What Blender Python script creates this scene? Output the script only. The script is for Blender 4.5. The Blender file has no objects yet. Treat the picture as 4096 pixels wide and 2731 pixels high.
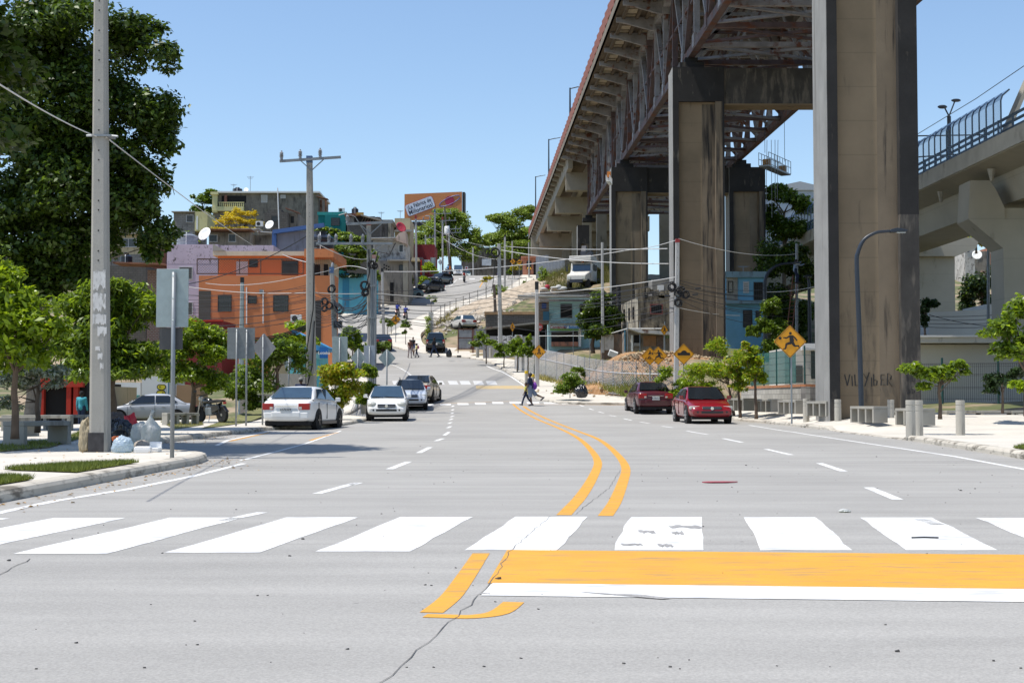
import bpy, bmesh, math, random
import numpy as np
from mathutils import Vector, Matrix, Quaternion
random.seed(7)
R = math.radians
SC = bpy.context.scene
COL = SC.collection
# ---------------------------------------------------------------- camera
F, CX, CY, CAMH = 5700.0, 2048.0, 1365.5, 0.95
TH = math.atan(246.5 / F)
cd = bpy.data.cameras.new('camera')
cd.sensor_width = 36.0
cd.lens = F / 4096.0 * 36.0
cd.clip_start = 0.1
cd.clip_end = 2500
cam = bpy.data.objects.new('camera', cd)
COL.objects.link(cam)
cam.location = (0, 0, CAMH)
cam.rotation_euler = (math.pi / 2 + TH, 0, 0)
SC.camera = cam
# ---------------------------------------------------------------- sky and sun
SUN_EL, SUN_BACK = R(68), R(13)
sdir = Vector((-math.cos(SUN_BACK) * math.cos(SUN_EL), -math.sin(SUN_BACK) * math.cos(SUN_EL), math.sin(SUN_EL)))
W = bpy.data.worlds.new('World')
SC.world = W
W.use_nodes = True
nt = W.node_tree
bg = nt.nodes['Background']
sky = nt.nodes.new('ShaderNodeTexSky')
sky.sky_type = 'NISHITA'
sky.sun_disc = False
sky.sun_elevation = SUN_EL
sky.sun_rotation = math.atan2(sdir.x, sdir.y)
sky.altitude = 0
sky.air_density = 1.05
sky.dust_density = 0.4
sky.ozone_density = 3.0
nt.links.new(sky.outputs[0], bg.inputs[0])
bg.inputs[1].default_value = 0.15
ld = bpy.data.lights.new('sun', 'SUN')
ld.energy = 4.6
ld.angle = R(0.53)
ld.color = (1.0, 0.95, 0.87)
sun = bpy.data.objects.new('sun', ld)
COL.objects.link(sun)
sun.location = sdir * 200
sun.rotation_euler = sdir.to_track_quat('Z', 'Y').to_euler()
SC.view_settings.view_transform = 'Standard'
SC.view_settings.look = 'None'
SC.view_settings.exposure = 0.2
SC.view_settings.gamma = 1.0
SC.cycles.max_bounces = 8
SC.cycles.transparent_max_bounces = 12
SC.cycles.caustics_reflective = False
SC.cycles.caustics_refractive = False
# ---------------------------------------------------------------- photo pixel + distance -> place in the world
def P(px, py, d):
 u = (px - CX) / F
 v = (CY - py) / F
 s = d / (math.cos(TH) - v * math.sin(TH))
 return Vector((u * s, d, CAMH + (math.sin(TH) + v * math.cos(TH)) * s))
def pxm(d):
 return F / d
ZT = [(-40, 0), (45, 0.05), (54, .15), (60, .25), (66, .43), (73, .83), (84, 1.45), (95, 2.3), (112, 3.6), (127, 5.1), (140, 6.9), (155, 9.2),
   (168, 11.1), (190, 14.8), (205, 18.2), (222, 20.9), (240, 22.2), (262, 22.7), (320, 23), (900, 23)]
_zy = np.arange(-40, 900, 0.5)
_zz = np.interp(_zy, [a for a, b in ZT], [b for a, b in ZT])
for _ in range(3):
 _k = np.ones(7) / 7
 _zz = np.convolve(np.pad(_zz, 3, mode='edge'), _k, mode='valid')
def zr(y):
 return float(np.interp(y, _zy, _zz))
_dd = np.arange(4.0, 236, 0.1)
_pp = np.array([CY - F * ((((zr(d) - CAMH) / d) * math.cos(TH) - math.sin(TH)) / (math.cos(TH) + ((zr(d) - CAMH) / d) * math.sin(TH))) for d in _dd])
_pm = np.minimum.accumulate(_pp)
def RP(px, py, up=0.0):
 """the point of the road surface seen at that pixel"""
 d = float(np.interp(-py, -_pm, _dd))
 q = P(px, py, d)
 q.z = zr(d) + up
 return q
def XY(px, d, z):
 t = (z - CAMH) / d
 v = (t * math.cos(TH) - math.sin(TH)) / (math.cos(TH) + t * math.sin(TH))
 return (px - CX) / F * d / (math.cos(TH) - v * math.sin(TH))
# road edges: distance -> left X, right X
EL = [(-30, -4.75), (10, -4.72), (21.5, -4.7), (23.2, -4.9), (24.2, -5.6), (26, -7.2), (28, -7.95), (45, -8.0), (47.5, -7.6), (50, -6.2), (58, -5.9), (60, -6.0),
   (63, -7.4), (80, -7.6), (95, -9.2), (104, -11.2), (112, -13.2), (118, -15.2), (124, -17.2), (131, -19.5), (140, -21), (150, -21.6),
   (160, -20.6), (170, -19.2), (178, -16.8), (187, -14), (193, -12.2), (205, -9.8), (240, -10), (330, -10)]
ER = [(-30, 7.4), (10, 7.6), (23, 8.3), (34.5, 9.6), (47, 10.3), (54, 9.9), (60, 8.9), (72.6, 8.5), (72.9, 8.0), (73.6, 4.0), (74.6, 2.4), (78, 1.35), (93, .85), (103, -.1),
   (112, -.75), (121, -2.1), (124.5, -3.4), (126.5, -5.6), (133, -10.6), (136, -11.9), (148, -13), (156, -12.1), (169, -11.0), (173, -9.6),
   (187, -6.9), (192, -4.1), (199, -.7), (210, 1), (240, 2.2), (330, 3)]
def _edge(T):
 ys = np.arange(-30, 330, .1)
 v = np.interp(ys, [a for a, b in T], [b for a, b in T])
 def box(v, n):
  for _ in range(2): v = np.convolve(np.pad(v, n // 2, mode='edge'), np.ones(n + 1 - n % 2) / (n + 1 - n % 2), mode='valid')[:len(ys)]
  return v
 a, b = box(v, 7), box(v, 51)
 k = np.clip((ys - 78) / 10, 0, 1)
 return ys, a * (1 - k) + b * k
_EL, _ER = _edge(EL), _edge(ER)
def xl(y):
 return float(np.interp(y, *_EL))
def xr(y):
 return float(np.interp(y, *_ER))
# ground beside the road: height above the road profile at scattered places
GC = [(-18, 72, -.88), (-18, 66, -.72), (-13.5, 66, -.35), (-22, 78, -.95), (-26, 66, -.8), (-16, 56, -.25), (-13, 76, -.7), (-9, 10, .13), (-14, 25, .13), (-20, 45, .05), (-25, 72, -.85), (-40, 80, -.8), (-22, 100, -1.0), (-24, 112, -.4), (-32, 125, .6), (-22, 140, .5), (-30, 160, 4), (-28, 185, 5), (-36, 200, 5.2),
   (-24, 205, 2.5), (-16, 186, .1), (-14, 210, .4), (-18, 230, .6), (-20, 270, .6), (-60, 200, 5), (-60, 120, .5), (-60, 60, -.6), (-70, 20, 0), (-40, 30, .1), (-30, 330, 2), (-80, 330, 2),
   (12, 20, .13), (20, 30, .14), (16, 44, .3), (13, 50, .75), (22, 52, .75), (20, 60, .7), (12, 60, .35), (8.2, 84, 1.9), (11, 80, 2.1), (9, 92, 2.0), (13, 92, 1.9), (10.5, 104, 1.7), (15, 104, 1.8), (5.5, 104, .9),
   (4.5, 118, 1.2), (9, 120, 1.6), (1, 122, .6), (22, 88, 2), (22, 115, 1.0), (6.5, 150, 4.6), (3, 150, 3.4), (10, 150, 5.2), (9, 162, 6), (5, 170, 4.6), (18, 160, 4), (2, 186, 1.3), (8, 195, 1.6), (9, 225, .2),
   (-3, 172, .4), (-4, 150, 1.2), (2, 140, 1.6), (-7, 140, .4), (40, 150, 1), (60, 100, 1), (45, 60, .5), (40, 25, .1), (60, 200, 0), (30, 220, 0), (20, 270, .5), (70, 330, 1), (-3, 260, 0)]
_gx = np.array([g[0] for g in GC], float); _gy = np.array([g[1] for g in GC], float); _go = np.array([g[2] for g in GC], float)
_cy = np.arange(-20, 300, 4.0)
_cx = np.concatenate([[xl(y) - 1.2 for y in _cy], [xr(y) + 1.6 for y in _cy]])
_gx = np.concatenate([_gx, _cx]); _gy = np.concatenate([_gy, _cy, _cy]); _go = np.concatenate([_go, np.full(len(_cx), .1)])
def goff(x, y):
 w = 1.0 / (((_gx - x) ** 2 + (_gy - y) ** 2 + 2.0) ** 1.7)
 return float((w * _go).sum() / w.sum())
def gz(x, y):
 return zr(y) + goff(x, y)
# ---------------------------------------------------------------- objects
def tag(o, label=None, cat=None, group=None, kind=None):
 if label: o['label'] = label
 if cat: o['category'] = cat
 if group: o['group'] = group
 if kind: o['kind'] = kind
 return o
def thing(name, label, cat, loc=(0, 0, 0), rz=0.0, group=None):
 o = bpy.data.objects.new(name, None)
 COL.objects.link(o)
 o.empty_display_size = .3
 o.location = loc
 o.rotation_euler = (0, 0, rz)
 return tag(o, label, cat, group)
def copy_tree(o, parent=None):
 c = o.copy()
 COL.objects.link(c)
 c.parent = parent
 for ch in list(KIDS.get(o.name, [])):
  k = copy_tree(ch, c)
 return c
KIDS = {}
class MB:
 """collects shapes; obj() links them as ONE mesh object"""
 def __init__(s):
  s.v = []; s.f = []; s.m = []; s.cur = 0
 def mat(s, i):
  s.cur = i
  return s
 def add(s, vs, fs):
  b = len(s.v)
  s.v.extend([tuple(q) for q in vs])
  s.f.extend([tuple(i + b for i in f) for f in fs])
  s.m.extend([s.cur] * len(fs))
  return s
 def box(s, c, size, rz=0.0, rx=0.0, ry=0.0, taper=1.0):
  a, b, h = size[0] / 2, size[1] / 2, size[2] / 2
  vs = [(x * (taper if z > 0 else 1), y * (taper if z > 0 else 1), z) for z in (-h, h) for x, y in ((-a, -b), (a, -b), (a, b), (-a, b))]
  if rz or rx or ry:
   M = Matrix.Rotation(rz, 3, 'Z') @ Matrix.Rotation(ry, 3, 'Y') @ Matrix.Rotation(rx, 3, 'X')
   vs = [M @ Vector(q) for q in vs]
  vs = [(q[0] + c[0], q[1] + c[1], q[2] + c[2]) for q in vs]
  return s.add(vs, [(3, 2, 1, 0), (4, 5, 6, 7), (0, 1, 5, 4), (1, 2, 6, 5), (2, 3, 7, 6), (3, 0, 4, 7)])
 def bb(s, lo, hi):
  return s.box([(lo[i] + hi[i]) / 2 for i in range(3)], [hi[i] - lo[i] for i in range(3)])
 def beam(s, a, b, w, h):
  a, b = Vector(a), Vector(b)
  d = (b - a)
  L = d.length
  if L < 1e-6: return s
  d /= L
  up = Vector((0, 0, 1)) if abs(d.z) < .95 else Vector((0, 1, 0))
  x = d.cross(up).normalized() * (w / 2)
  z = x.cross(d).normalized() * (h / 2)
  vs = [q + i * x + j * z for q in (a, b) for i, j in ((-1, -1), (1, -1), (1, 1), (-1, 1))]
  return s.add(vs, [(3, 2, 1, 0), (4, 5, 6, 7), (0, 1, 5, 4), (1, 2, 6, 5), (2, 3, 7, 6), (3, 0, 4, 7)])
 def tube(s, pts, r, n=8, cap=True):
  pts = [Vector(q) for q in pts]
  rs = r if isinstance(r, (list, tuple)) else [r] * len(pts)
  b0 = len(s.v)
  prev = None
  vs = []; fs = []
  for i, q in enumerate(pts):
   t = (pts[min(i + 1, len(pts) - 1)] - pts[max(i - 1, 0)])
   t = t.normalized() if t.length > 1e-9 else Vector((0, 0, 1))
   if prev is None:
    up = Vector((0, 0, 1)) if abs(t.z) < .9 else Vector((1, 0, 0))
    x = t.cross(up).normalized()
   else:
    x = (prev - t * prev.dot(t))
    x = x.normalized() if x.length > 1e-6 else t.orthogonal().normalized()
   prev = x
   y = t.cross(x)
   for k in range(n):
    a = 2 * math.pi * k / n
    vs.append(q + (x * math.cos(a) + y * math.sin(a)) * rs[i])
  for i in range(len(pts) - 1):
   for k in range(n):
    k2 = (k + 1) % n
    fs.append((i * n + k, i * n + k2, (i + 1) * n + k2, (i + 1) * n + k))
  if cap:
   fs.append(tuple(range(n - 1, -1, -1)))
   fs.append(tuple(range((len(pts) - 1) * n, len(pts) * n)))
  return s.add(vs, fs)
 def lathe(s, prof, c=(0, 0, 0), n=16, axis='Z'):
  vs = []; fs = []
  for r, z in prof:
   for k in range(n):
    a = 2 * math.pi * k / n
    q = (r * math.cos(a), r * math.sin(a), z)
    if axis == 'X': q = (q[2], q[0], q[1])
    if axis == 'Y': q = (q[0], q[2], q[1])
    vs.append((q[0] + c[0], q[1] + c[1], q[2] + c[2]))
  for i in range(len(prof) - 1):
   for k in range(n):
    k2 = (k + 1) % n
    fs.append((i * n + k, i * n + k2, (i + 1) * n + k2, (i + 1) * n + k))
  fs.append(tuple(range(n - 1, -1, -1)))
  fs.append(tuple(range((len(prof) - 1) * n, len(prof) * n)))
  return s.add(vs, fs)
 def prism(s, outline, y0, y1, plane='XZ', c=(0, 0, 0)):
  """a closed outline given thickness; plane XZ extrudes along Y"""
  n = len(outline)
  def w(a, b, t):
   q = (a, t, b) if plane == 'XZ' else ((t, a, b) if plane == 'YZ' else (a, b, t))
   return (q[0] + c[0], q[1] + c[1], q[2] + c[2])
  vs = [w(a, b, y0) for a, b in outline] + [w(a, b, y1) for a, b in outline]
  fs = [tuple(range(n)), tuple(range(2 * n - 1, n - 1, -1))] + [(i, n + i, n + (i + 1) % n, (i + 1) % n) for i in range(n)]
  return s.add(vs, fs)
 def ball(s, c, r, n=10, m=7):
  rx, ry, rz_ = (r, r, r) if not isinstance(r, (tuple, list)) else r
  vs = []; fs = []
  for i in range(1, m):
   t = math.pi * i / m
   for k in range(n):
    a = 2 * math.pi * k / n
    vs.append((c[0] + rx * math.sin(t) * math.cos(a), c[1] + ry * math.sin(t) * math.sin(a), c[2] + rz_ * math.cos(t)))
  top = len(vs); vs.append((c[0], c[1], c[2] + rz_)); bot = len(vs); vs.append((c[0], c[1], c[2] - rz_))
  for i in range(m - 2):
   for k in range(n):
    k2 = (k + 1) % n
    fs.append((i * n + k, (i + 1) * n + k, (i + 1) * n + k2, i * n + k2))
  for k in range(n):
   k2 = (k + 1) % n
   fs.append((top, k, k2)); fs.append((bot, (m - 2) * n + k2, (m - 2) * n + k))
  return s.add(vs, fs)
 def quad(s, a, b, c, d):
  return s.add([a, b, c, d], [(0, 1, 2, 3)])
 def obj(s, name, mats, parent=None, smooth=False, loc=None, bevel=0, sub=0, fix=True):
  me = bpy.data.meshes.new(name)
  me.from_pydata(s.v, [], s.f)
  ml = mats if isinstance(mats, (list, tuple)) else [mats]
  for m in ml: me.materials.append(m)
  if len(ml) > 1: me.polygons.foreach_set('material_index', s.m)
  if fix:
   bm = bmesh.new(); bm.from_mesh(me)
   bmesh.ops.recalc_face_normals(bm, faces=bm.faces)
   bm.to_mesh(me); bm.free()
  if smooth: me.polygons.foreach_set('use_smooth', [True] * len(me.polygons))
  me.update()
  o = bpy.data.objects.new(name, me)
  COL.objects.link(o)
  if parent is not None:
   o.parent = parent
   KIDS.setdefault(parent.name, []).append(o)
  if loc is not None: o.location = loc
  if bevel:
   b = o.modifiers.new('bevel', 'BEVEL'); b.width = bevel; b.segments = 2; b.limit_method = 'ANGLE'
  if sub:
   b = o.modifiers.new('sub', 'SUBSURF'); b.levels = sub; b.render_levels = sub
  return o
# ---------------------------------------------------------------- materials (all procedural)
MATS = {}
def srgb(h):
 h = h.lstrip('#')
 c = [int(h[i:i + 2], 16) / 255 for i in (0, 2, 4)]
 return tuple((x / 12.92 if x <= .04045 else ((x + .055) / 1.055) ** 2.4) for x in c)
def M(name, col, rough=.75, var=.12, scale=2.0, stain=0.0, stainc=(.03, .028, .025), sscale=(1.2, 1.2, .25), metal=0.0, bump=0.0, bscale=30, coat=0.0,
   spec=.5, trans=0.0, island=0.0, alpha=1.0, emit=0.0, brick=None, rust=0.0, speck=0.0, joints=()):
 if name in MATS: return MATS[name]
 m = bpy.data.materials.new(name)
 MATS[name] = m
 m.use_nodes = True
 t = m.node_tree; N = t.nodes; Lk = t.links.new
 b = N['Principled BSDF']
 b.inputs['Roughness'].default_value = rough
 b.inputs['Metallic'].default_value = metal
 b.inputs['Specular IOR Level'].default_value = spec
 b.inputs['Coat Weight'].default_value = coat
 b.inputs['Coat Roughness'].default_value = .06
 tc = N.new('ShaderNodeTexCoord')
 def mapped(sc):
  mp = N.new('ShaderNodeMapping')
  mp.inputs['Scale'].default_value = sc
  Lk(tc.outputs['Object'], mp.inputs[0])
  return mp.outputs[0]
 def noise(sc, detail=4, vec=None):
  n = N.new('ShaderNodeTexNoise')
  n.inputs['Scale'].default_value = sc
  n.inputs['Detail'].default_value = detail
  n.inputs['Roughness'].default_value = .6
  Lk(vec if vec is not None else tc.outputs['Object'], n.inputs['Vector'])
  return n.outputs[0]
 def ramp(src, a, b2):
  r = N.new('ShaderNodeMapRange')
  r.inputs[1].default_value = a; r.inputs[2].default_value = b2
  Lk(src, r.inputs[0])
  return r.outputs[0]
 def mix(fac, A, B, mode='MIX'):
  x = N.new('ShaderNodeMix'); x.data_type = 'RGBA'; x.blend_type = mode
  for sock, val in ((x.inputs[0], fac), (x.inputs[6], A), (x.inputs[7], B)):
   if isinstance(val, (int, float)): sock.default_value = val
   elif isinstance(val, tuple): sock.default_value = (*val[:3], 1)
   else: Lk(val, sock)
  return x.outputs[2]
 c = tuple(col)
 if brick:
  bt = N.new('ShaderNodeTexBrick')
  bt.inputs['Scale'].default_value = 1.0
  bt.inputs['Brick Width'].default_value = brick[0]; bt.inputs['Row Height'].default_value = brick[1]
  bt.inputs['Mortar Size'].default_value = brick[2]
  bt.inputs['Color1'].default_value = (*c, 1); bt.inputs['Color2'].default_value = (*[x * .78 for x in c], 1)
  bt.inputs['Mortar'].default_value = (*brick[3], 1)
  rx = N.new('ShaderNodeMapping'); rx.inputs['Rotation'].default_value = (math.pi / 2, 0, 0)
  Lk(tc.outputs['Object'], rx.inputs[0]); Lk(rx.outputs[0], bt.inputs['Vector'])
  cur = bt.outputs['Color']
 else:
  cur = c
 if island:
  g = N.new('ShaderNodeNewGeometry')
  lo = tuple(x * (1 - island) for x in c); hi = tuple(min(1, x * (1 + island)) for x in c)
  hi = (min(1, hi[0] * (1 + .35 * island)), hi[1], hi[2] * .8)
  cur = mix(g.outputs['Random Per Island'], lo, hi)
 if var:
  n = ramp(noise(scale), .3, .7)
  cur = mix(n, mix(1.0, cur, (1 - var,) * 3, 'MULTIPLY'), mix(1.0, cur, (1 + var,) * 3, 'MULTIPLY'))
 if speck:
  n = ramp(noise(90, 2), .35, .75)
  cur = mix(n, mix(1.0, cur, (1 - speck,) * 3, 'MULTIPLY'), mix(1.0, cur, (1 + speck * .6,) * 3, 'MULTIPLY'))
 if stain:
  n1 = noise(1.0, 5, mapped(sscale)); n2 = noise(1.0, 6, mapped(tuple(x * 3.3 for x in sscale)))
  ad = N.new('ShaderNodeMath'); ad.operation = 'ADD'; Lk(n1, ad.inputs[0]); Lk(n2, ad.inputs[1])
  fz = ramp(ad.outputs[0], 1.25 - stain * .5, 1.42 - stain * .4)
  cur = mix(fz, cur, tuple(stainc))
 for ax, sp_, wd in joints:
  sx = N.new('ShaderNodeSeparateXYZ'); Lk(tc.outputs['Object'], sx.inputs[0])
  pg = N.new('ShaderNodeMath'); pg.operation = 'PINGPONG'; pg.inputs[1].default_value = sp_ / 2; Lk(sx.outputs[ax], pg.inputs[0])
  r_ = N.new('ShaderNodeMapRange'); r_.inputs[1].default_value = wd * .4; r_.inputs[2].default_value = wd; r_.inputs[3].default_value = .86; Lk(pg.outputs[0], r_.inputs[0])
  cur = mix(1.0, cur, r_.outputs[0], 'MULTIPLY')
 if rust:
  fz = ramp(noise(1.3, 6), .62 - rust * .3, .7 - rust * .2)
  cur = mix(fz, cur, (.13, .045, .022))
 if isinstance(cur, tuple): b.inputs['Base Color'].default_value = (*cur, 1)
 else: Lk(cur, b.inputs['Base Color'])
 if bump:
  bn = N.new('ShaderNodeBump'); bn.inputs['Strength'].default_value = bump; bn.inputs['Distance'].default_value = .02
  Lk(noise(bscale, 6), bn.inputs['Height']); Lk(bn.outputs[0], b.inputs['Normal'])
 if alpha < 1: b.inputs['Alpha'].default_value = alpha
 if trans:
  tr = N.new('ShaderNodeBsdfTranslucent')
  if isinstance(cur, tuple): tr.inputs[0].default_value = (*[min(1, x * 1.5) for x in cur], 1)
  else: Lk(mix(1.0, cur, (1.5, 1.5, .9), 'MULTIPLY'), tr.inputs[0])
  ms = N.new('ShaderNodeMixShader'); ms.inputs[0].default_value = trans
  Lk(b.outputs[0], ms.inputs[1]); Lk(tr.outputs[0], ms.inputs[2])
  Lk(ms.outputs[0], N['Material Output'].inputs[0])
 return m
def paint(name, col, rough=.35, coat=.6, var=.03):
 return M(name, col, rough=rough, coat=coat, var=var, scale=1.5)
CONC = M('concrete', (.34, .325, .295), .85, .16, 1.5, stain=.25, stainc=(.13, .12, .105), bump=.25, speck=.1)
CONCL = M('pale concrete', (.43, .42, .39), .85, .12, 1.2, bump=.15, speck=.08, stain=.1, stainc=(.25, .24, .22))
POLEC = M('pole concrete', (.36, .345, .31), .85, .1, 1.0, bump=.2, speck=.12, stain=.12, stainc=(.2, .19, .17), sscale=(3, 3, .4))
STEEL = M('galvanised steel', (.24, .26, .275), .5, .12, 4, metal=.35)
STEELD = M('grey sign back', (.25, .27, .28), .55, .12, 6, metal=.3)
SIGNB = M('pale sign back', (.30, .36, .36), .5, .1, 9, metal=.2)
DKSTEEL = M('dark blue grey steel', (.02, .028, .042), .4, .1, 3)
BLACK = M('black rubber', (.014, .014, .015), .6, .1, 5)
BLACKP = M('black plastic', (.018, .019, .022), .35, .15, 3)
DARK = M('dark interior', (.012, .011, .011), .9, .1, 2)
WHITE = M('white paint', (.75, .75, .73), .55, .05, 2)
BARK = M('bark', (.12, .085, .06), .9, .25, 6, bump=.5, bscale=14)
BARKG = M('grey bark', (.2, .17, .135), .9, .25, 6, bump=.5, bscale=14)
GLASS = M('car glass', (.012, .016, .02), .06, 0, spec=.9)
GLASSB = M('clear car glass', (.035, .065, .10), .05, .1, 3, spec=1.0)
WPANE = M('window pane', (.02, .022, .026), .15, .1, 3, spec=.7)
CHROME = M('chrome', (.7, .7, .72), .15, 0, metal=1.0)
RIM = M('alloy rim', (.45, .45, .46), .35, .05, metal=.8)
RUBBER = M('tyre rubber', (.018, .018, .018), .8, .15, 8)
LAMPR = M('red lamp lens', (.36, .008, .010), .3, .05, coat=.3)
LAMPW = M('clear lamp lens', (.55, .55, .5), .12, .1, coat=.8)
LAMPO = M('amber lamp lens', (.6, .16, .02), .15, .05, coat=.8)
YELLOW = M('road sign yellow', (.75, .32, .004), .4, .04, 3)
SIGNK = M('sign black', (.012, .01, .008), .5, 0)
def text_mesh(txt, size, bold=.0, align='CENTER'):
 cu = bpy.data.curves.new('lettering', 'FONT')
 cu.body = txt; cu.size = size; cu.align_x = align; cu.align_y = 'CENTER'; cu.offset = bold; cu.extrude = .004
 cu.resolution_u = 3
 o = bpy.data.objects.new('lettering', cu)
 COL.objects.link(o)
 dg = bpy.context.evaluated_depsgraph_get()
 me = bpy.data.meshes.new_from_object(o.evaluated_get(dg))
 bpy.data.objects.remove(o); bpy.data.curves.remove(cu)
 return me
def lettering(txt, size, mat, parent, loc, sx=1.0, tilt=0.0, bold=0.0, rz=0.0, name='lettering', align='CENTER'):
 """letters on an upright surface that faces -Y"""
 me = text_mesh(txt, size, bold, align)
 me.materials.clear(); me.materials.append(mat)
 me.transform(Matrix.Rotation(tilt, 4, 'Y').inverted() @ Matrix.Rotation(math.pi / 2, 4, 'X') @ Matrix.Diagonal((sx, 1, 1, 1)))
 o = bpy.data.objects.new(name, me)
 COL.objects.link(o)
 o.parent = parent
 o.location = loc
 o.rotation_euler = (0, 0, rz)
 return o
# ================================================================ the setting: ground, road, pavement, kerbs, paint
def ground_mat():
 m = M('bare earth and dry grass', (.29, .22, .145), .95, .25, .5, bump=.5, bscale=6)
 t = m.node_tree; N = t.nodes; Lk = t.links.new
 b = N['Principled BSDF']
 old = b.inputs['Base Color'].links[0].from_socket
 tc = N.new('ShaderNodeTexCoord')
 n = N.new('ShaderNodeTexNoise'); n.inputs['Scale'].default_value = .22; n.inputs['Detail'].default_value = 6; n.inputs['Roughness'].default_value = .65
 Lk(tc.outputs['Object'], n.inputs['Vector'])
 r = N.new('ShaderNodeMapRange'); r.inputs[1].default_value = .43; r.inputs[2].default_value = .55
 Lk(n.outputs[0], r.inputs[0])
 x = N.new('ShaderNodeMix'); x.data_type = 'RGBA'
 Lk(r.outputs[0], x.inputs[0]); Lk(old, x.inputs[6]); x.inputs[7].default_value = (.10, .115, .04, 1)
 Lk(x.outputs[2], b.inputs['Base Color'])
 return m
GROUND = ground_mat()
def road_mat():
 m = M('worn concrete road', (.36, .348, .325), .9, .11, .22, bump=.12, bscale=60, speck=.2)
 t = m.node_tree; N = t.nodes; Lk = t.links.new
 b = N['Principled BSDF']
 old = b.inputs['Base Color'].links[0].from_socket
 tc = N.new('ShaderNodeTexCoord')
 mp = N.new('ShaderNodeMapping'); mp.inputs['Scale'].default_value = (.25, 2.2, 1)
 Lk(tc.outputs['Object'], mp.inputs[0])
 n = N.new('ShaderNodeTexNoise'); n.inputs['Scale'].default_value = 1.0; n.inputs['Detail'].default_value = 5
 Lk(mp.outputs[0], n.inputs['Vector'])
 r = N.new('ShaderNodeMapRange'); r.inputs[1].default_value = .35; r.inputs[2].default_value = .7; r.inputs[3].default_value = .9; r.inputs[4].default_value = 1.07
 Lk(n.outputs[0], r.inputs[0])
 x = N.new('ShaderNodeMix'); x.data_type = 'RGBA'; x.blend_type = 'MULTIPLY'; x.inputs[0].default_value = 1
 Lk(old, x.inputs[6]); Lk(r.outputs[0], x.inputs[7])
 # dark specks: grit and oil spots
 n2 = N.new('ShaderNodeTexVoronoi'); n2.inputs['Scale'].default_value = 1.7
 Lk(tc.outputs['Object'], n2.inputs['Vector'])
 r2 = N.new('ShaderNodeMapRange'); r2.inputs[1].default_value = .012; r2.inputs[2].default_value = .035
 Lk(n2.outputs[0], r2.inputs[0])
 x2 = N.new('ShaderNodeMix'); x2.data_type = 'RGBA'
 Lk(r2.outputs[0], x2.inputs[0]); x2.inputs[6].default_value = (.11, .105, .1, 1); Lk(x.outputs[2], x2.inputs[7])
 # saw-cut joints across the lanes
 sp = N.new('ShaderNodeSeparateXYZ'); Lk(tc.outputs['Object'], sp.inputs[0])
 md = N.new('ShaderNodeMath'); md.operation = 'PINGPONG'; md.inputs[1].default_value = 2.35; Lk(sp.outputs[1], md.inputs[0])
 lt = N.new('ShaderNodeMapRange'); lt.inputs[1].default_value = .006; lt.inputs[2].default_value = .02; lt.inputs[3].default_value = .72; lt.inputs[4].default_value = 1
 Lk(md.outputs[0], lt.inputs[0])
 x3 = N.new('ShaderNodeMix'); x3.data_type = 'RGBA'; x3.blend_type = 'MULTIPLY'; x3.inputs[0].default_value = 1
 Lk(x2.outputs[2], x3.inputs[6]); Lk(lt.outputs[0], x3.inputs[7])
 Lk(x3.outputs[2], b.inputs['Base Color'])
 return m
ROAD = road_mat()
PAVE = M('pavement concrete', (.60, .56, .49), .9, .1, .6, bump=.12, bscale=40, speck=.08, stain=.1, stainc=(.3, .28, .24), joints=((1, 2.4, .014),))
KERB = M('kerb concrete', (.52, .48, .41), .9, .14, .9, bump=.3, bscale=20, stain=.5, stainc=(.17, .15, .12), sscale=(.9, .9, 3))
def worn(name, col, wear, c=(.40, .39, .375), ss=(2.2, 1.0, 1.2)):
 return M(name, col, .8, .07, 2, stain=wear, stainc=c, sscale=ss, bump=.1, bscale=60, speck=.06)
PAINTW = worn('worn white road paint', (.76, .76, .74), .55, (.5, .5, .5), (1.5, 3.5, 1))
PAINTY = worn('worn yellow road paint', (.66, .32, .035), .46, (.40, .24, .09), (1.6, 9, 1))
PAINTF = worn('faded yellow road paint', (.5, .38, .2), .3)
PAINTFW = worn('faded white road paint', (.56, .56, .55), .3)
def build_ground():
 ys = list(np.arange(-30, 60, 2.0)) + list(np.arange(60, 270, 1.5)) + list(np.arange(270, 420, 8)) + [480, 600, 900]
 xs = [-500, -300, -200, -150, -120, -100, -85, -72] + list(np.arange(-62, 46, 1.5)) + [50, 58, 70, 85, 100, 130, 200, 320, 500]
 nx = len(xs)
 vs = []
 for y in ys:
  L, Rr = xl(y), xr(y)
  for x in xs:
   z = gz(x, y)
   h = math.sin(x * 1.3 + y * .7) * math.sin(y * .9 - x * .4) * .10 + math.sin(x * 3.1 + y * 2.3) * .04
   dd = max(L - x, x - Rr)
   if dd < (4.5 if x > 0 or not 8 < y < 62 else 9):
    z = zr(y) - .45
   elif dd < 7:
    k = (dd - 4.5) / 2.5
    z = (zr(y) - .45) * (1 - k) + z * k if x < L or y < 48 else z
   else:
    z += h * min(1, (dd - 7) / 4)
   if x > Rr and 72 < y < 128:
    # the bank behind the chain link fence
    w = 5.2 if y < 84 else max(2.6, 5.2 - (y - 84) * .11)
    z = zr(y) - .4 if dd < w - .6 else zr(y) + .1 + max(0, min(1, (dd - w) / 3.2)) * max(.2, goff(x, y)) + h * 1.2
   if x < L and 22 < y < 62 and dd >= 3.0:
    z = zr(y) + .1 + (goff(x, y) - .1) * min(1, (dd - 3) / 8)
   if 8 < y < 54 and x > Rr and x < 34:
    z = zr(y) - .3
   if y < 23 and x < L and x > -16: z = -.3
   vs.append((x, y, z))
 fs = [(j * nx + i, j * nx + i + 1, (j + 1) * nx + i + 1, (j + 1) * nx + i) for j in range(len(ys) - 1) for i in range(nx - 1)]
 o = MB().add(vs, fs).obj('ground', GROUND, smooth=True, fix=False)
 tag(o, kind='structure')
build_ground()
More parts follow.
